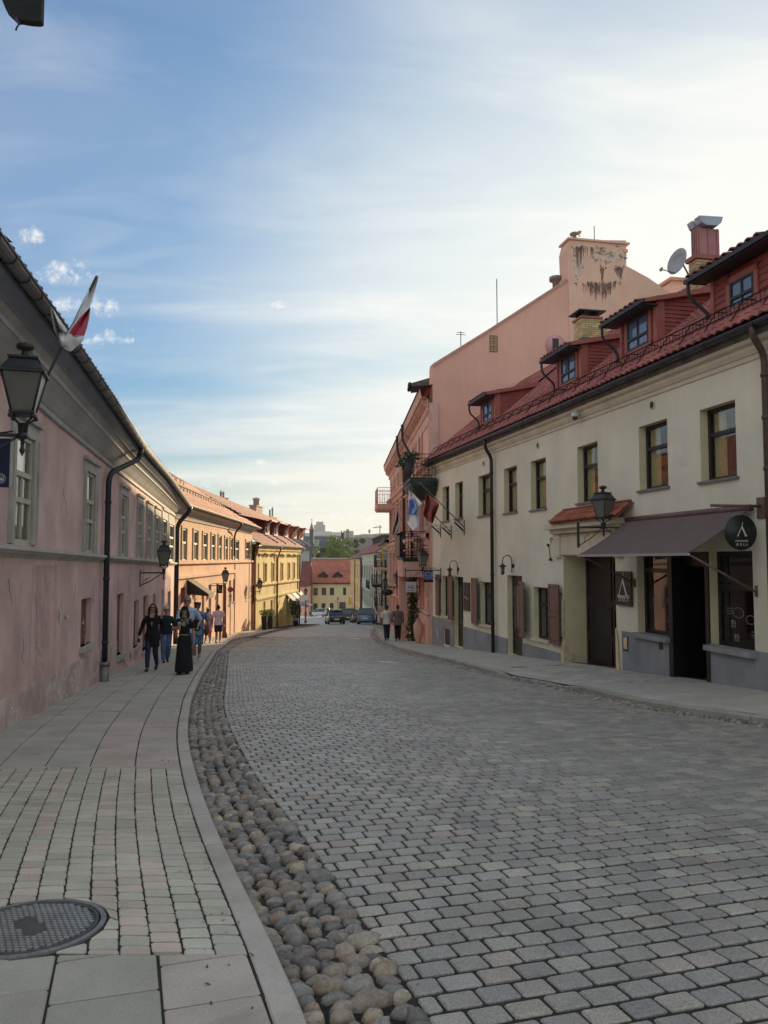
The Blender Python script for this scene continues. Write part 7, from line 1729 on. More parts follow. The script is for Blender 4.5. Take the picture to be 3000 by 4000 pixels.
# dark square hanging sign by the post lantern
a_ = V(((860-1500)/3000*43.5, 43.5, CAMZ-(2300-2190)/3000*43.5)); o = thing('dark_square_sign', 'dark square hanging sign with a pale swirl left of the post lantern', 'sign', a_)
mb = MB(); mb.box(a_, (.33, .04, .48)); pn = mb.build('panel', m_black, o); mb = MB(); mb.tube([a_+V((-.1+.2*f, -.03, .12-.3*f+.08*math.sin(f*9))) for f in [i/9 for i in range(10)]], .018, 4); mb.build('pale_swirl', m_band, pn); mb = MB(); mb.tube([a_+V((-.45, 0, .30)), a_+V((.25, 0, .30))], .014, 5); mb.build('hanging_rod', m_black, o)
# black wedge awnings on the apricot house
tA, zA = B2.hit(734, 2264, .05); tB = B2.hit(778, 2330, .9)[0]
o = thing('wedge_awning', 'black wedge shaped awning over a door of the apricot house', 'awning', B2.P(tA, zA)); zL_ = B2.hit(778, 2325, .9)[1]
mb = MB(); w_ = 1.3
mb.prism([B2.P(tA, zA, .02), B2.P(tA, zL_, 1.05), B2.P(tA, zL_-.12, 1.05), B2.P(tA, zL_-.0, .02)], B2.d*.02); mb.prism([B2.P(tA+w_, zA, .02), B2.P(tA+w_, zL_, 1.05), B2.P(tA+w_, zL_, .02)], B2.d*.02); mb.build('side_panel', m_black, o)
mb = MB(); mb.hexa([B2.P(tA, zA-.01, .02), B2.P(tA+w_, zA-.01, .02), B2.P(tA+w_, zL_-.01, 1.06), B2.P(tA, zL_-.01, 1.06), B2.P(tA, zA, .02), B2.P(tA+w_, zA, .02), B2.P(tA+w_, zL_, 1.06), B2.P(tA, zL_, 1.06)]); B2.box(mb, tA, tA+w_, zL_-.22, zL_, 1.04, 1.06); mb.build('canopy', mat('olive_canvas', (.14, .125, .055), .8, var=.15), o)
# small awnings on the ochre house
for i, (x, y, lb, mm_) in enumerate(((1122, 2322, 'grey shop awning nearest the arched gate on the ochre house', mat('grey_canvas', (.30, .27, .27), .8)), (1142, 2318, 'pale shop awning in the middle of three on the ochre house', mat('pale_canvas', (.66, .62, .56), .8)), (1163, 2312, 'pale shop awning at the far corner of the ochre house', MATS['pale_canvas']))):
    t, z = B3.hit(x, y, .1); o = thing('shop_awning', lb, 'awning', B3.P(t, z), 'shop awnings on the ochre house'); mb = MB()
    mb.hexa([B3.P(t, z, .02), B3.P(t+2.2, z, .02), B3.P(t+2.2, z-.9, .95), B3.P(t, z-.9, .95), B3.P(t, z+.03, .02), B3.P(t+2.2, z+.03, .02), B3.P(t+2.2, z-.87, .97), B3.P(t, z-.87, .97)]); mb.build('canvas', mm_, o)
    mb = MB(); B3.box(mb, t, t+2.2, z-1.1, z-.87, .94, .97); mb.build('valance', mm_, o)
# potted shrubs by the ochre house
for i, (x, yb, s_, lb) in enumerate(((1033, 2453, 1.0, 'green shrub in a dark planter left of the ochre house windows'), (1055, 2450, .95, 'green shrub in a dark planter nearer the arched gate'))):
    p = B3.at(x, yb, .9); p.z = gz(0, p.y); o = thing('potted_shrub', lb, 'potted plant', p, 'potted shrubs at the ochre house'); mb = MB(); mb.lathe([(.2, 0), (.3, 1.0), (.33, 1.02), (.28, 1.0)], p, 4, sm=False, rot=.7); mb.build('planter', m_black, o)
    mb = MB(); leaves(mb, p+V((0, 0, 1.25)), (.42, .42, .32), 260, .08, i+40); mb.build('foliage', m_leaf, o, fix=False)
p = B3.at(1155, 2440, .9); p.z = gz(0, p.y); o = thing('dark_bush', 'dark bush in a pot at the far corner of the ochre house', 'potted plant', p); mb = MB(); mb.lathe([(.2, 0), (.26, .5), (.2, .5)], p, 10); mb.build('pot', m_black, o); mb = MB(); leaves(mb, p+V((0, 0, 1.5)), (.5, .5, 1.0), 420, .11, 77); mb.build('foliage', m_leafd, o, fix=False)
# climbing plant column and urn at the pink house
vc = PK.at(1608, 2400, .55); t = (vc-PK.A).dot(PK.d); o = thing('climbing_plant', 'dark leafy climbing plant forming a column beside the pink house entrance', 'climbing plant', PK.P(t, gz(0, vc.y), .5))
mb = MB(); mb.tube([PK.P(t, gz(0, vc.y)-.1, .5), PK.P(t, .0, .5), PK.P(t, 1.15, .5)], .05, 6); mb.build('stem', m_bark, o)
for i in range(13):
    pass
mb = MB()
for i in range(14): z_ = gz(0, vc.y)+.15+i*.275; leaves(mb, PK.P(t+jit(.06), z_, .5), (.30+.1*(i > 11)+.08*(i < 3), .3, .24), 170, .065, i+200)
mb.build('foliage', m_leafd, o, fix=False)
uc = PK.at(1634, 2500, .5); tt = (uc-PK.A).dot(PK.d); g_ = gz(0, uc.y); uc = PK.P(tt, g_, .5); o = thing('terracotta_urn', 'tall terracotta urn standing right of the climbing plant', 'urn', uc)
mb = MB(); mb.lathe([(.12, 0), (.13, .05), (.19, .3), (.24, .65), (.22, .85), (.13, .98), (.11, 1.05), (.15, 1.1), (.12, 1.1)], uc, 16); mb.build('body', m_terr, o)
# pink pier and sill at the entrance of the pink house
mb = MB(); ta_, tb2 = PK.hit(1637, 2400)[0], PK.L-.02; PK.box(mb, ta_, tb2, -4, PK.hit(1660, 2395)[1], -.01, .22); mb.build('entrance_pier', m_salm, ph)
# top left corner: dark canvas thing hanging over the pavement
TF = Face((-2.1, 2.9), (-1.0, 2.95)); o = thing('hanging_canopy_corner', 'dark cloth canopy corner with a dangling cord at the top left edge', 'canopy', TF.at(60, -80))
C_ = [(5, -160), (8, 0), (22, 36), (45, 58), (62, 75), (78, 74), (110, 80), (150, 83), (161, 78), (162, 40), (168, -160)]
mb = MB(); mb.prism([TF.at(x, y) for x, y in C_], V((-.012, .05, .012))); mb.build('canvas', mat('dark_canvas', (.016, .015, .015), .8, var=.3, vs=12, bump=.3, bs=40), o)
mb = MB(); mb.tube([TF.at(x, y, .01) for x, y in ((62, 70), (74, 88), (72, 98), (66, 106), (62, 118))], [.006, .005, .0035, .0035, .004], 6); mb.build('cord', m_navy, o)
# left edge of the pink house: timber eave end above the gutter
o = thing('roof_edge_flashing', 'dark timber and sheet metal roof edge jutting in at the left border above the gutter', 'roof edge', LH.at(0, 950, .6))
mb = MB(); mb.prism([LH.at(x, y, .62) for x, y in ((-40, 895), (0, 903), (52, 948), (38, 938), (10, 925), (-40, 925))], -LH.n*.5); mb.build('flashing', mat('weathered_timber', (.05, .048, .045), .95, var=.2), o)
# ================================================================ people
m_skin = mat('skin', (.46, .27, .19), .6, var=.06, vs=8, spec=.4)
m_skind = mat('tanned_skin', (.26, .13, .085), .6, var=.06, vs=8, spec=.4)
m_hairb = mat('dark_brown_hair', (.035, .02, .014), .55, var=.3, vs=30)
m_hairk = mat('black_hair', (.012, .010, .010), .55, var=.3, vs=30)
CLO = {}
def clothm(n, c, **k):
    if n not in CLO: CLO[n] = mat(n, c, .9, var=k.get('var', .10), vs=k.get('vs', 9), bump=.15, bs=26, stain=k.get('stain'))
    return CLO[n]
def person(label, px, Y, H, az, fem=False, stride=.28, arms=(('swing',), ('swing',)), top=None, bottom=None, hair=None, hat=None, shoes=None, skin=None, glasses=False, sock=None, extra=None, group=None, wide=1.0, head_turn=0, lean=0):
    """local frame: x right of the walker's left..., faces -y; returned thing is rotated by az"""
    skin = skin or m_skin; k = H/1.75; bx = V(((px-1500)/3000*Y, Y, gz(0, Y)))
    o = thing('person', label, 'person', (0, 0, 0), group); WL[o.name] = V((0, 0, 0))
    sw = (.165 if fem else .195)*wide*k; hw = (.095 if fem else .09)*k
    hipz = .93*k; shz = (1.42 if fem else 1.44)*k
    pel = V((0, 0, hipz)); sh = V((0, -lean*.3, shz)); nk = V((0, -lean*.35-.005, 1.50*k)); hd = V((0, -lean*.4-.015*k, 1.635*k))
    def ik(a, b, l1, l2, bendv):
        d = b-a; L = min(d.length, (l1+l2)*.998); x = (l1*l1-l2*l2+L*L)/(2*L); h = math.sqrt(max(l1*l1-x*x, 0)); dn = d.normalized(); bv = (V(bendv)-dn*dn.dot(V(bendv))).normalized()
        return a+dn*x+bv*h, a+dn*L
    legs = []
    for s_, ph in ((-1, 1), (1, -1)):
        hip = V((s_*hw, 0, hipz-.03*k)); ank = V((s_*hw*.75, -ph*stride*k, (.085 if ph > 0 else .085+.26*stride)*k)); kn, ank = ik(hip, ank, .415*k, .425*k, (0, -1, 0)); legs.append((hip, kn, ank, ph))
    B = MB()
    def ell(c, rx, ry, n=14): return [V((c.x+rx*math.cos(2*PI*i/n), c.y+ry*math.sin(2*PI*i/n), c.z)) for i in range(n)]
    ww = wide
    tors = [(hipz-.09, .10, .085), (hipz-.02, .165 if fem else .155, .105), (hipz+.10, .135 if fem else .145, .095), (hipz+.22, .12 if fem else .145, .09), (hipz+.36, .15 if fem else .17, .11), (shz-.03, .165 if fem else .19, .10), (shz+.035, .10, .065), (1.50*k, .055, .055)]
    def torso(mb, sc, zlo=None, zhi=None, add=0):
        rs = []
        for z, rx, ry in tors:
            if (zlo is not None and z < zlo) or (zhi is not None and z > zhi): continue
            rs.append(ell(V((0, -lean*max(0, z-hipz)*.5, z)), (rx*ww*k*sc+add), (ry*ww*k*sc+add)))
        mb.rings(rs)
    torso(B, 1.0); B.tube([nk-V((0, 0, .06*k)), nk+V((0, -.005, .09*k))], [.052*k, .046*k], 10)
    B.ball(hd, (.073*k, .090*k, .112*k), 14, 10); B.tube([hd+V((0, -.080*k, .01*k)), hd+V((0, -.098*k, -.025*k)), hd+V((0, -.085*k, -.035*k))], [.010*k, .016*k, .010*k], 6)
    B.ball(hd+V((0, -.045*k, -.075*k)), (.042*k, .045*k, .035*k), 8, 6)
    for s_ in (-1, 1): B.ball(hd+V((s_*.075*k, .005, -.005)), (.012*k, .022*k, .032*k), 6, 5)
    for hip, kn, ank, ph in legs: B.tube([hip+V((0, 0, .04)), hip*.6+kn*.4, kn, kn*.7+ank*.3, ank], [.082*k, .075*k, .054*k, .056*k, .036*k], 10)
    arm = []
    for s_, sp in ((-1, arms[0]), (1, arms[1])):
        s0 = V((s_*sw, sh.y, shz-.01)); ph = -1 if s_ < 0 else 1
        if sp[0] == 'swing': tg = s0+V((s_*.03, ph*.17*stride/.28, -.535*k)) if len(sp) == 1 else s0+V(sp[1])*k
        else: tg = s0+V(sp[1])*k
        el, wr = ik(s0, tg, .29*k, .26*k, sp[2] if len(sp) > 2 else (s_*.15, .9, -.1)); arm.append((s0, el, wr, s_))
        B.tube([s0, s0*.5+el*.5, el, el*.5+wr*.5, wr], [.050*k, .044*k, .037*k, .036*k, .026*k], 10)
        fd = (wr-el).normalized(); side = fd.cross(V((s_, 0, 0)));
        if side.length < .1: side = V((0, 1, 0))
        side.normalize(); pn = side.cross(fd).normalized()
        palm = wr+fd*.045*k; B.rings([[wr+fd*f*k+side*(math.cos(g)*a_*k)+pn*(math.sin(g)*.014*k) for g in [2*PI*i/8 for i in range(8)]] for f, a_ in ((0, .024), (.03, .038), (.075, .040), (.09, .034))])
        curl = .55 if sp[0] != 'hold' else 1.25
        for fi, (off, ln) in enumerate(((-.030, .068), (-.010, .078), (.010, .072), (.029, .056))):
            p0 = wr+fd*.085*k+side*off*k; P0 = [p0]; d_ = fd
            for j in range(3):
                c_ = curl*(.35+.35*j); dd = (fd*math.cos(c_)+pn*(-s_*math.sin(c_) if True else 0)).normalized(); P0.append(P0[-1]+dd*ln*k*(.45, .32, .26)[j])
            B.tube(P0, [.0095*k, .009*k, .008*k, .0065*k], 6)
        th = wr+fd*.03*k+side*-.034*k; B.tube([th, th+(fd*.6-side*.8)*.03*k, th+(fd*.95-side*.5)*.062*k+pn*-s_*.01], [.012*k, .010*k, .008*k], 6)
    body = B.build('body', skin, o, fix=False)
    md = body.modifiers.new('fuse', 'REMESH'); md.mode = 'VOXEL'; md.voxel_size = .0095; md.use_smooth_shade = True
    def shell(mb, nm, m, par=o, vox=.013):
        q = mb.build(nm, m, par, fix=False); md = q.modifiers.new('fuse', 'REMESH'); md.mode = 'VOXEL'; md.voxel_size = vox; md.use_smooth_shade = True
        sm_ = q.modifiers.new('soften', 'SMOOTH'); sm_.factor = .5; sm_.iterations = 2; return q
    if top:
        kind, m, ln = top; mb = MB(); zl = hipz-ln*k
        rs = []; prof = [(hipz-ln*k, .188 if fem else .185, .138), (hipz+.02, .182 if fem else .180, .128), (hipz+.12, .145 if fem else .158, .108), (hipz+.24, .135 if fem else .16, .105), (hipz+.37, .165 if fem else .18, .12), (shz-.03, .178 if fem else .202, .112), (shz+.025, .13 if fem else .15, .08), (shz+.05, .07, .066)]
        prof = [p for p in prof if p[0] >= zl-.001]
        rs = [ell(V((0, -lean*max(0, z-hipz)*.5, z)), rx*ww*k*(1+.02*math.sin(z*40)), ry*ww*k) for z, rx, ry in sorted(prof)]
        mb.rings(rs)
        for s0, el, wr, s_ in arm:
            if kind == 'none': continue
            if kind == 'long': mb.tube([s0-V((s_*.03, 0, 0)), s0*.5+el*.5, el, el*.5+wr*.5, wr-(wr-el)*.04], [.064*k, .060*k, .053*k, .050*k, .042*k], 10)
            elif kind == 'short': mb.tube([s0-V((s_*.03, 0, 0)), s0*.5+el*.5, s0*.22+el*.78], [.066*k, .064*k, .066*k], 10)
            elif kind == 'rolled': mb.tube([s0-V((s_*.03, 0, 0)), s0*.5+el*.5, el, el*.8+wr*.2], [.064*k, .060*k, .058*k, .056*k], 10)
        shell(mb, 'top', m)
    if bottom:
        kind, m = bottom; mb = MB()
        mb.rings([ell(V((0, 0, hipz-.13*k)), .13*k*ww, .105*k*ww), ell(V((0, 0, hipz-.03*k)), .178*k*ww if fem else .165*k*ww, .122*k*ww), ell(V((0, 0, hipz+.09*k)), .148*k*ww, .108*k*ww)])
        if kind == 'skirt':
            ly = [l[2] for l in legs]; mb = MB(); rs = [ell(V((0, 0, hipz+.10*k)), .14*k, .105*k)]
            for f in (0, .15, .35, .6, .85, 1.0): rs.append(ell(V((0, 0, hipz*(1-f)+.07*k*f)), (.180+.04*f)*k*(1+.03*math.sin(f*9)), (.14+.20*min(1, f*1.6))*k))
            mb.rings(rs)
        else:
            for hip, kn, ank, ph in legs:
                r1 = dict(slim=(.094, .086, .064, .060, .048), straight=(.098, .090, .076, .074, .068), wide=(.10, .096, .09, .092, .096), shorts=(.098, .094, .09, .09, .09), flare=(.095, .088, .07, .075, .10))[kind]
                P0 = [hip+V((0, 0, .02)), hip*.6+kn*.4, kn, kn*.55+ank*.45, ank+V((0, 0, .01))] if kind != 'shorts' else [hip+V((0, 0, .02)), hip*.7+kn*.3, hip*.4+kn*.6, hip*.2+kn*.8, hip*.06+kn*.94]
                mb.tube(P0, [r*k*min(ww, 1.08) for r in r1], 12)
        shell(mb, 'skirt' if kind == 'skirt' else 'shorts' if kind == 'shorts' else 'trousers', m)
    for i, (hip, kn, ank, ph) in enumerate(legs):
        mb = MB(); pt = .0 if ph > 0 else .5
        d = V((0, -math.cos(pt), -math.sin(pt))); u = V((0, -math.sin(pt), math.cos(pt))); c_ = ank+d*.045*k-u*.035*k
        mb.rings([[c_+d*(y*k)+V((math.cos(g)*w_*k, 0, 0))+u*((max(math.sin(g), -.55)*h_-.012)*k) for g in [2*PI*j/10 for j in range(10)]] for y, w_, h_ in ((-.115, .018, .025), (-.10, .034, .045), (-.04, .038, .055), (.03, .042, .044), (.10, .045, .032), (.145, .034, .024), (.165, .014, .014))]); mb.build('shoe', shoes or m_black, o)
        if sock: mb = MB(); mb.tube([ank+V((0, 0, -.02)), ank*.72+kn*.28], [.043*k, .048*k], 10); mb.build('sock', sock, o)
    if hair:
        hm, st = hair; mb = MB()
        mb.rings([[hd+V((math.cos(g)*r*k, (math.sin(g)*r*1.12+.012)*k, z*k)) if math.sin(g) > -.55 or z > .045 else hd+V((math.cos(g)*r*k*.98, (math.sin(g)*r*.80+.02)*k, z*k)) for g in [2*PI*i/14 for i in range(14)]] for r, z in (((.050, -.075), (.078, -.05), (.086, 0), (.084, .045), (.072, .085), (.045, .115), (.01, .125)))])
        if st == 'long':
            for s_ in (-1, 1): mb.tube([hd+V((s_*.060, .0, .06))*k, hd+V((s_*.088, -.005, -.02))*k, hd+V((s_*.10, .0, -.12))*k, hd+V((s_*.085, .01, -.21))*k], [.03*k, .036*k, .04*k, .018*k], 8, flat=1.3)
            mb.tube([hd+V((0, .07, .03))*k, hd+V((0, .10, -.1))*k, hd+V((0, .10, -.22))*k], [.05*k, .055*k, .03*k], 8, flat=1.4)
        if st == 'curly':
            rr = random.Random(3)
            for _ in range(22): g = rr.random()*2*PI; mb.ball(hd+V((math.cos(g)*.075, math.sin(g)*.08+.01, rr.uniform(.0, .11)))*1.0*k, .030*k, 6, 4)
        if st == 'pony': mb.tube([hd+V((0, .09, .02))*k, hd+V((0, .13, -.04))*k, hd+V((0, .11, -.18))*k], [.028*k, .032*k, .012*k], 8)
        q = mb.build('hair', hm, o, fix=False); md = q.modifiers.new('fuse', 'REMESH'); md.mode = 'VOXEL'; md.voxel_size = .009; md.use_smooth_shade = True
    if hat:
        hm, st = hat; mb = MB(); hh = hd+V((0, .005, .035*k))
        mb.lathe([(.092*k, 0), (.094*k, .03*k), (.085*k, .065*k), (.05*k, .095*k), (.005, .10*k)], hh, 14, sy=1.12)
        mb.lathe([(.086*k, .0), (.092*k, .002)], hh, 14, sy=1.12)
        if st == 'cap': mb.rings([[hh+V((x*k, -.088*k-y*k, (.012-.10*y-.15*abs(x)*abs(x)*8)*k+dz)) for x, y in ((-.07, 0), (-.06, .055), (-.025, .085), (.025, .085), (.06, .055), (.07, 0))] for dz in (0, .006)])
        else: mb.rings([[hh+V((math.cos(g)*r*k, math.sin(g)*r*1.1*k, z*k)) for g in [2*PI*i/16 for i in range(16)]] for r, z in ((.088, .0), (.16, -.02), (.16, -.012), (.088, .012))])
        mb.build('hat', hm, o)
    if glasses:
        mb = MB()
        for s_ in (-1, 1): mb.ball(hd+V((s_*.032*k, -.086*k, .018*k)), (.027*k, .012*k, .021*k), 8, 5); mb.tube([hd+V((s_*.05*k, -.075*k, .022*k)), hd+V((s_*.076*k, .0, .018*k))], .004, 4)
        mb.tube([hd+V((-.03*k, -.09*k, .024*k)), hd+V((.03*k, -.09*k, .024*k))], .004, 4); mb.build('sunglasses', m_black, o)
    else:
        for s_ in (-1, 1): mb = MB(); mb.ball(hd+V((s_*.028*k, -.083*k, .014*k)), (.013*k, .008*k, .007*k), 6, 5); mb.build('eye', m_hairk, o)
    mb = MB(); mb.ball(hd+V((0, -.090*k, -.058*k)), (.024*k, .010*k, .008*k), 8, 5); mb.build('lips', mat('lips', (.35, .12, .10), .5), o)
    if extra: extra(o, dict(k=k, hd=hd, arm=arm, sh=sh, hipz=hipz, shz=shz, legs=legs, shell=shell, ell=ell))
    o.rotation_euler = (0, 0, az); o.location = bx; WL[o.name] = bx
    return o
c_black = clothm('black_fabric', (.012, .012, .014)); c_navy = clothm('navy_fabric', (.02, .026, .05)); c_jean = clothm('blue_denim', (.10, .18, .33), var=.25); c_djean = clothm('dark_denim', (.02, .035, .09)); c_lb = clothm('pale_blue_cotton', (.48, .60, .78))
c_flo = mat('floral_print', (.16, .26, .38), .9, var=.0, stain=((.03, .05, .09), 13, .5, .9)); c_lav = clothm('lavender_cotton', (.62, .50, .60)); c_pink = clothm('pink_cotton', (.75, .16, .26)); c_bei = clothm('beige_cotton', (.60, .52, .44)); c_tau = clothm('taupe_jacket', (.15, .115, .11)); c_cream = clothm('cream_cotton', (.62, .56, .46))
F0 = .0
# woman in the black cardigan
def ex1(o, d):
    k = d['k']; mb = MB(); s0, el, wr, s_ = d['arm'][0]; mb.rings([[wr+V((math.cos(g)*.03, math.sin(g)*.06, z)) for g in [2*PI*i/8 for i in range(8)]] for z in (-.06, -.16)]); mb.build('hand_purse', m_black, o)
    mb = MB(); z = d['shz']; mb.add([V((-.055*k, -.118*k, z+.01)), V((.055*k, -.118*k, z+.01)), V((.0, -.135*k, z-.26*k)), V((-.055*k, -.085*k, z+.05*k)), V((.055*k, -.085*k, z+.05*k))], [(0, 1, 2), (3, 4, 1, 0)]); mb.build('neckline', m_skin, o)
    mb = MB(); mb.rings([d['ell'](V((0, .0, q)), rx*k, ry*k) for q, rx, ry in ((d['hipz']-.30*k, .19, .15), (d['hipz']-.1*k, .185, .14), (d['hipz']+.06*k, .155, .12))], cap=False); mb.build('cardigan_hem', c_black, o)
person('woman with long brown hair and sunglasses in a black cardigan and dark blue trousers', 603, 20.0, 1.72, .10, True, .26, (('swing', (-.16, -.02, -.50)), ('swing', (.13, .05, -.50))), ('long', c_black, .14), ('slim', c_djean), (m_hairb, 'long'), None, m_black, glasses=True, extra=ex1, wide=1.12)
# person in cap and jeans behind her
def ex2(o, d):
    mb = MB(); mb.rings([d['ell'](V((0, 0, q)), rx, ry) for q, rx, ry in ((d['hipz']-.02, .19, .14), (d['hipz']+.08, .20, .15), (d['hipz']+.2, .20, .15))], cap=False); mb.build('jacket_hem', c_navy, o)
person('person in a pale cap, navy jacket and light blue jeans behind the cardigan woman', 655, 23.2, 1.66, .35, True, .16, (('bend', (.10, -.16, -.38)), ('bend', (.05, -.15, -.42))), ('long', c_navy, .05), ('straight', c_jean), (m_hairk, 'pony'), (c_cream, 'cap'), m_black, extra=ex2, wide=1.12)
# woman with cup
def ex3(o, d):
    k = d['k']; s0, el, wr, s_ = d['arm'][0]; c_ = wr+V((.04, -.07, .02)); mb = MB(); mb.lathe([(.030, -.09), (.042, .07), (.043, .07)], c_, 14); mb.build('drink_cup', mat('milky_cup', (.60, .50, .44), .4), o); mb = MB(); mb.lathe([(.045, .07), (.045, .08), (.03, .10), (.005, .105)], c_, 12); mb.build('cup_lid', mat('cup_lid', (.5, .48, .45), .3), o)
    mb = MB(); z = d['shz']-.10*k; rr = random.Random(2)
    for q in range(14): g = -PI/2+rr.uniform(-.8, .8); p = V((math.cos(g)*.165*k, math.sin(g)*.122*k, z+rr.uniform(-.08, .1))); mb.tube([p+V((math.cos(a)*.022, 0, math.sin(a)*.022)) for a in [2*PI*i/8 for i in range(9)]], .006, 4)
    mb.build('pale_embroidery', c_bei, o, fix=False)
    mb = MB(); mb.rings([d['ell'](V((0, 0, q)), rx*k, ry*k) for q, rx, ry in ((d['hipz']+.085*k, .150, .115), (d['hipz']+.125*k, .150, .115))]); mb.build('pale_waistband', c_bei, o)
person('woman in black cap, black top with pale embroidery and long black skirt holding a cup', 727, 19.0, 1.64, -.05, True, .15, (('hold', (.10, -.30, -.16), (-.9, .3, -.6)), ('swing', (.08, .02, -.53))), ('short', c_black, -.10), ('skirt', c_black), (m_hairk, 'long'), (c_black, 'cap'), m_black, extra=ex3)
# man in pale blue shirt
def ex4(o, d):
    mb = MB(); k = d['k']; mb.rings([d['ell'](V((.24, -.02, q)), rx, ry) for q, rx, ry in ((d['hipz']-.05, .10, .10), (d['hipz']+.1, .13, .13), (d['hipz']+.26, .10, .12))]); d['shell'](mb, 'draped_jacket', c_black)
person('tall grey-haired man in sunglasses and pale blue shirt behind the woman with the cup', 738, 21.6, 1.92, .0, False, .22, (('swing',), ('bend', (.10, -.14, -.40))), ('rolled', c_lb, .10), ('shorts', c_jean), (mat('grey_hair', (.25, .23, .22), .6), 'short'), None, mat('white_shoes', (.5, .5, .5), .6), glasses=True, sock=mat('white_sock', (.55, .54, .52), .9), extra=ex4, wide=1.08)
def ex5(o, d):
    mb = MB(); k = d['k']; mb.tube([V((.16, -.12, 1.40*k)), V((.0, -.15, 1.2*k)), V((-.20, -.05, .98*k))], .016, 5); mb.rings([d['ell'](V((.27, .02, q)), rx, ry) for q, rx, ry in ((.78*k, .05, .13), (.9*k, .07, .15), (1.08*k, .05, .12))]); mb.build('shoulder_bag', mat('brown_bag', (.10, .06, .05), .6), o)
person('person with dark hair in a blue patterned shirt and denim shorts carrying a brown bag', 776, 23.2, 1.78, .25, False, .22, (('swing',), ('bend', (.12, .0, -.48))), ('short', c_flo, .16), ('shorts', c_jean), (m_hairk, 'curly'), None, mat('white_shoes', (.5, .5, .5), .6), m_skind, glasses=False, sock=MATS['white_sock'], extra=ex5, wide=1.12)
person('woman in a white cap, grey top and pink shorts walking away beside a man', 816, 35.3, 1.64, PI-.2, True, .12, (('swing',), ('swing',)), ('short', clothm('grey_lilac', (.40, .34, .40)), .02), ('shorts', c_pink), (m_hairb, 'pony'), (c_cream, 'cap'), MATS['white_shoes'], m_skind)
person('man in a lavender t-shirt and dark shorts walking away on the left pavement', 857, 35.6, 1.76, PI+.1, False, .16, (('swing',), ('swing',)), ('short', c_lav, .10), ('shorts', c_navy), (m_hairk, 'short'), None, m_black, m_skind, wide=1.1)
person('man in a white shirt and dark trousers walking away on the right pavement', 1511, 38.6, 1.76, PI+.05, False, .22, (('swing',), ('swing',)), ('rolled', clothm('ivory_cotton', (.64, .58, .54)), .12), ('straight', c_navy), (m_hairk, 'short'), None, m_black, m_skind, wide=1.08)
person('stout man in a taupe jacket and black trousers walking away on the right pavement', 1553, 38.4, 1.76, PI-.08, False, .10, (('swing',), ('swing',)), ('long', c_tau, .16), ('straight', c_black), (mat('short_brown_hair', (.07, .045, .035), .6), 'short'), None, m_black, m_skind, wide=1.22)
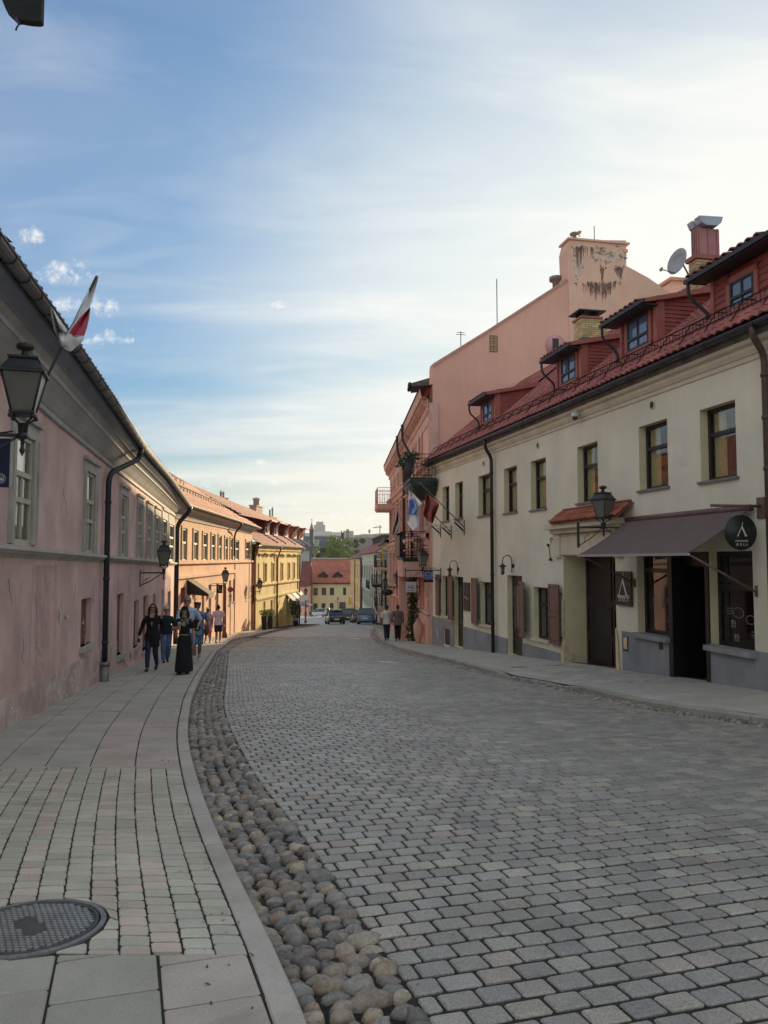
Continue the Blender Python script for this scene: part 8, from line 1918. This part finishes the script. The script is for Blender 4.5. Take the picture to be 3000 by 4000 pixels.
# ================================================================ cars
m_tyre = mat('tyre', (.015, .015, .016), .85, var=.2, vs=12); m_rim = mat('alloy_rim', (.35, .35, .37), .3, metal=.8)
m_cglass = glassmat('car_glass', (.015, .02, .025), .03); m_tail = mat('tail_light', (.35, .01, .01), .25, coat=.5); m_plate = mat('number_plate', (.72, .72, .70), .5, var=.03)
def carpaint(n, c): return mat(n, c, .3, metal=.15, var=.03, vs=2, coat=.8, spec=.5)
def car(label, px, Y, az, kind, col, dx=0, group='cars on the street'):
    L, W_, H = dict(sedan=(4.8, 1.84, 1.44), mpv=(4.5, 1.83, 1.72), suv=(4.6, 1.86, 1.68), hatch=(4.2, 1.76, 1.50), coupe=(4.6, 1.84, 1.40))[kind]
    o = thing('parked_car' if az is not None else 'car', label, 'car', (0, 0, 0), group); WL[o.name] = V((0, 0, 0)); hw = W_/2; gc = .19
    paint = carpaint('paint_'+col[0], col[1]); belt = H*(.62 if kind in ('sedan', 'coupe') else .60)
    # stations rear (y=-L/2) to front; faces +y forward, we look at its tail
    st = [(-.5, .50, belt*.78), (-.485, .80, belt*.93), (-.44, .94, belt*1.0), (-.36, .99, belt*1.01), (0, 1.0, belt), (.25, 1.0, belt*.98), (.36, .97, belt*.92), (.46, .88, belt*.80), (.5, .62, belt*.62)]
    def sec(y, w, zt, zb=gc):
        w = hw*w; return [V((-w*.90, y, zb)), V((-w, y, zb+.16)), V((-w*1.0, y, zt*.60)), V((-w*.965, y, zt*.93)), V((-w*.86, y, zt)), V((w*.86, y, zt)), V((w*.965, y, zt*.93)), V((w, y, zt*.60)), V((w, y, zb+.16)), V((w*.90, y, zb))]
    mb = MB(); mb.rings([sec(f*L, w, zt, gc+(.10 if abs(f) > .47 else 0)) for f, w, zt in st]); body = mb.build('body', paint, o); body.modifiers.new('bevel', 'BEVEL').width = .025
    cab = dict(sedan=[(-.40, .78, 0), (-.27, .70, 1), (.05, .70, 1), (.22, .80, 0)], coupe=[(-.43, .78, 0), (-.24, .68, 1), (.02, .68, 1), (.2, .8, 0)], mpv=[(-.485, .86, 0), (-.45, .76, 1), (.12, .74, 1), (.33, .82, 0)], suv=[(-.47, .86, 0), (-.42, .74, 1), (.08, .73, 1), (.26, .82, 0)], hatch=[(-.46, .84, 0), (-.38, .72, 1), (.06, .72, 1), (.26, .82, 0)])[kind]
    def cs(f, w, up, sc=1.0):
        w = hw*w*sc
        if not up: return [V((-hw*.88*sc, f*L, belt*.97)), V((-hw*.86*sc, f*L, belt)), V((hw*.86*sc, f*L, belt)), V((hw*.88*sc, f*L, belt*.97))]
        return [V((-hw*.93*sc, f*L, belt*.95)), V((-w, f*L, H-.045)), V((w, f*L, H-.045)), V((hw*.93*sc, f*L, belt*.95))]
    mb = MB(); mb.rings([cs(*c_) for c_ in cab], sm=False); mb.build('windows', m_cglass, o)
    mb = MB(); y1, y2 = cab[1][0]*L, cab[2][0]*L; w = hw*cab[1][1]
    mb.rings([[V((-w*1.02*s_, y, H-.055)), V((-w*.94*s_, y, H-.01)), V((0, y, H)), V((w*.94*s_, y, H-.01)), V((w*1.02*s_, y, H-.055))] for y, s_ in ((y1-.12, .95), (y1+.1, 1), (0, 1.01), (y2, 1), (y2+.12, .95))]); mb.build('roof', paint, o)
    mb = MB()
    for s_ in (-1, 1):
        for (fa, fb) in ((cab[0], cab[1]), (cab[3], cab[2])): mb.tube([V((s_*hw*.865, fa[0]*L, belt)), V((s_*hw*fb[1]*1.01, fb[0]*L, H-.04))], .045, 6)
        mb.tube([V((s_*hw*.925, -.02*L, belt*.96)), V((s_*hw*cab[1][1]*1.01, -.03*L, H-.04))], .03, 5)
    mb.build('pillars', paint, o)
    for s_ in (-1, 1):
        for fy in (-.31, .31):
            c_ = V((s_*(hw-.10), fy*L, .32)); mb = MB(); mb.rings([[c_+V((x, math.cos(g)*r, math.sin(g)*r)) for g in [2*PI*i/20 for i in range(20)]] for x, r in ((-.11, .27), (-.10, .32), (.10, .32), (.112, .27))]); tw_ = mb.build('wheel', m_tyre, o)
            mb = MB(); mb.rings([[c_+V((s_*x, math.cos(g)*r, math.sin(g)*r)) for g in [2*PI*i/20 for i in range(20)]] for x, r in ((.10, .22), (.118, .21), (.12, .05))])
            for q in range(5): g = q*2*PI/5; mb.tube([c_+V((s_*.122, 0, 0)), c_+V((s_*.122, math.cos(g)*.2, math.sin(g)*.2))], .025, 4)
            mb.build('rim', m_rim, tw_)
        yb = -L*.497
        mb = MB(); zt = belt*.80
        if kind in ('mpv', 'suv'): mb.hexa([V((s_*hw*.70, yb+.03, zt-.14)), V((s_*hw*.93, yb+.16, zt-.14)), V((s_*hw*.94, yb+.3, zt-.14)), V((s_*hw*.70, yb+.2, zt-.14)), V((s_*hw*.74, yb+.06, zt+.16)), V((s_*hw*.92, yb+.18, zt+.16)), V((s_*hw*.93, yb+.3, zt+.16)), V((s_*hw*.74, yb+.2, zt+.16))])
        else: mb.hexa([V((s_*hw*.45, yb-.0, zt-.08)), V((s_*hw*.90, yb+.12, zt-.08)), V((s_*hw*.95, yb+.3, zt-.08)), V((s_*hw*.45, yb+.2, zt-.08)), V((s_*hw*.45, yb+.01, zt+.07)), V((s_*hw*.88, yb+.13, zt+.08)), V((s_*hw*.94, yb+.3, zt+.08)), V((s_*hw*.45, yb+.2, zt+.07))])
        mb.build('tail_light', m_tail, o)
        mb = MB(); mb.box((s_*(hw+.08), L*.17, belt+.04), (.16, .10, .11)); mb.build('side_mirror', paint, o)
    mb = MB(); mb.box((0, -L*.5-.005, belt*.60), (.50, .02, .115)); mb.build('number_plate', m_plate, o)
    mb = MB(); mb.box((0, -L*.49, gc+.10), (W_*.86, .12, .16)); mb.build('rear_bumper', m_black, o)
    x = (px-1500)/3000*Y+dx; o.location = (x, Y, rz(x, Y)); o.rotation_mode = 'XYZ'; o.rotation_euler = (-an_s, 0, az); return o
car('black sedan driving away down the middle of the street', 1309, 84, .16, 'sedan', ('black', (.012, .013, .016)))
car('light blue people carrier parked at the right kerb nearest the camera', 1432, 83.5, -.02, 'mpv', ('blue', (.12, .25, .40)))
car('black off-road car ahead of the black sedan', 1362, 96, .05, 'suv', ('black', (.012, .013, .016)))
car('dark car parked half hidden beside the light blue people carrier', 1400, 92, .12, 'hatch', ('dark', (.06, .05, .055)))
car('silver estate car in front of the black off-road car', 1348, 110, .08, 'suv', ('silver', (.42, .42, .42)))
car('small silver car at the far end of the parked row', 1318, 124, .1, 'hatch', ('silver', (.42, .42, .42)))
car('white off-road car parked sideways by the far yellow house', 1250, 160, 1.15, 'suv', ('white', (.62, .62, .60)))
car('dark hatchback parked right of the white off-road car', 1284, 150, .3, 'hatch', ('dark', (.06, .05, .055)))
# cafe parasol and bollards by the far house
p = V(((1194-1500)/3000*150, 150, gz(0, 150))); o = thing('cafe_parasol', 'closed-topped grey cafe parasol beside the far corner of the ochre house', 'parasol', p)
mb = MB(); mb.tube([p, p+V((0, 0, 2.5))], .05, 6); mb.build('pole', m_dark, o); mb = MB(); mb.lathe([(1.5, 2.1), (1.5, 2.2), (.05, 2.75)], p, 8, sm=False); mb.build('canopy', mat('grey_violet_canvas', (.20, .19, .23), .8), o)
for i, x in enumerate((-1.0, .2, 1.1)):
    q = p+V((x, -1.2, 0)); oo = thing('cafe_chair', ['left', 'middle', 'right'][i]+' dark cafe chair under the grey parasol', 'chair', q, 'cafe chairs under the parasol'); mb = MB(); mb.box(q+V((0, 0, .45)), (.45, .45, .05)); mb.build('seat', m_black, oo); mb = MB(); mb.box(q+V((0, .2, .7)), (.45, .05, .5)); mb.build('backrest', m_black, oo); mb = MB()
    for a_, b_ in ((-.2, -.2), (.2, -.2), (.2, .2), (-.2, .2)): mb.tube([q+V((a_, b_, 0)), q+V((a_, b_, .45))], .02, 4)
    mb.build('legs', m_black, oo)
# ================================================================ air
hm = bpy.data.materials.new('air'); hm.use_nodes = True; nt = hm.node_tree; nt.nodes.clear()
vol = N(nt, 'ShaderNodeVolumePrincipled', {'Color': (.93, .95, 1.0, 1), 'Density': .00015, 'Anisotropy': .1})
nt.links.new(vol.outputs[0], N(nt, 'ShaderNodeOutputMaterial').inputs['Volume'])
mb = MB(); mb.box((0, 1215, 40), (2420, 2600, 124)); hz_ = tag(mb.build('haze', hm), 'thin pale evening haze over the whole street and skyline', 'haze', kind='stuff')
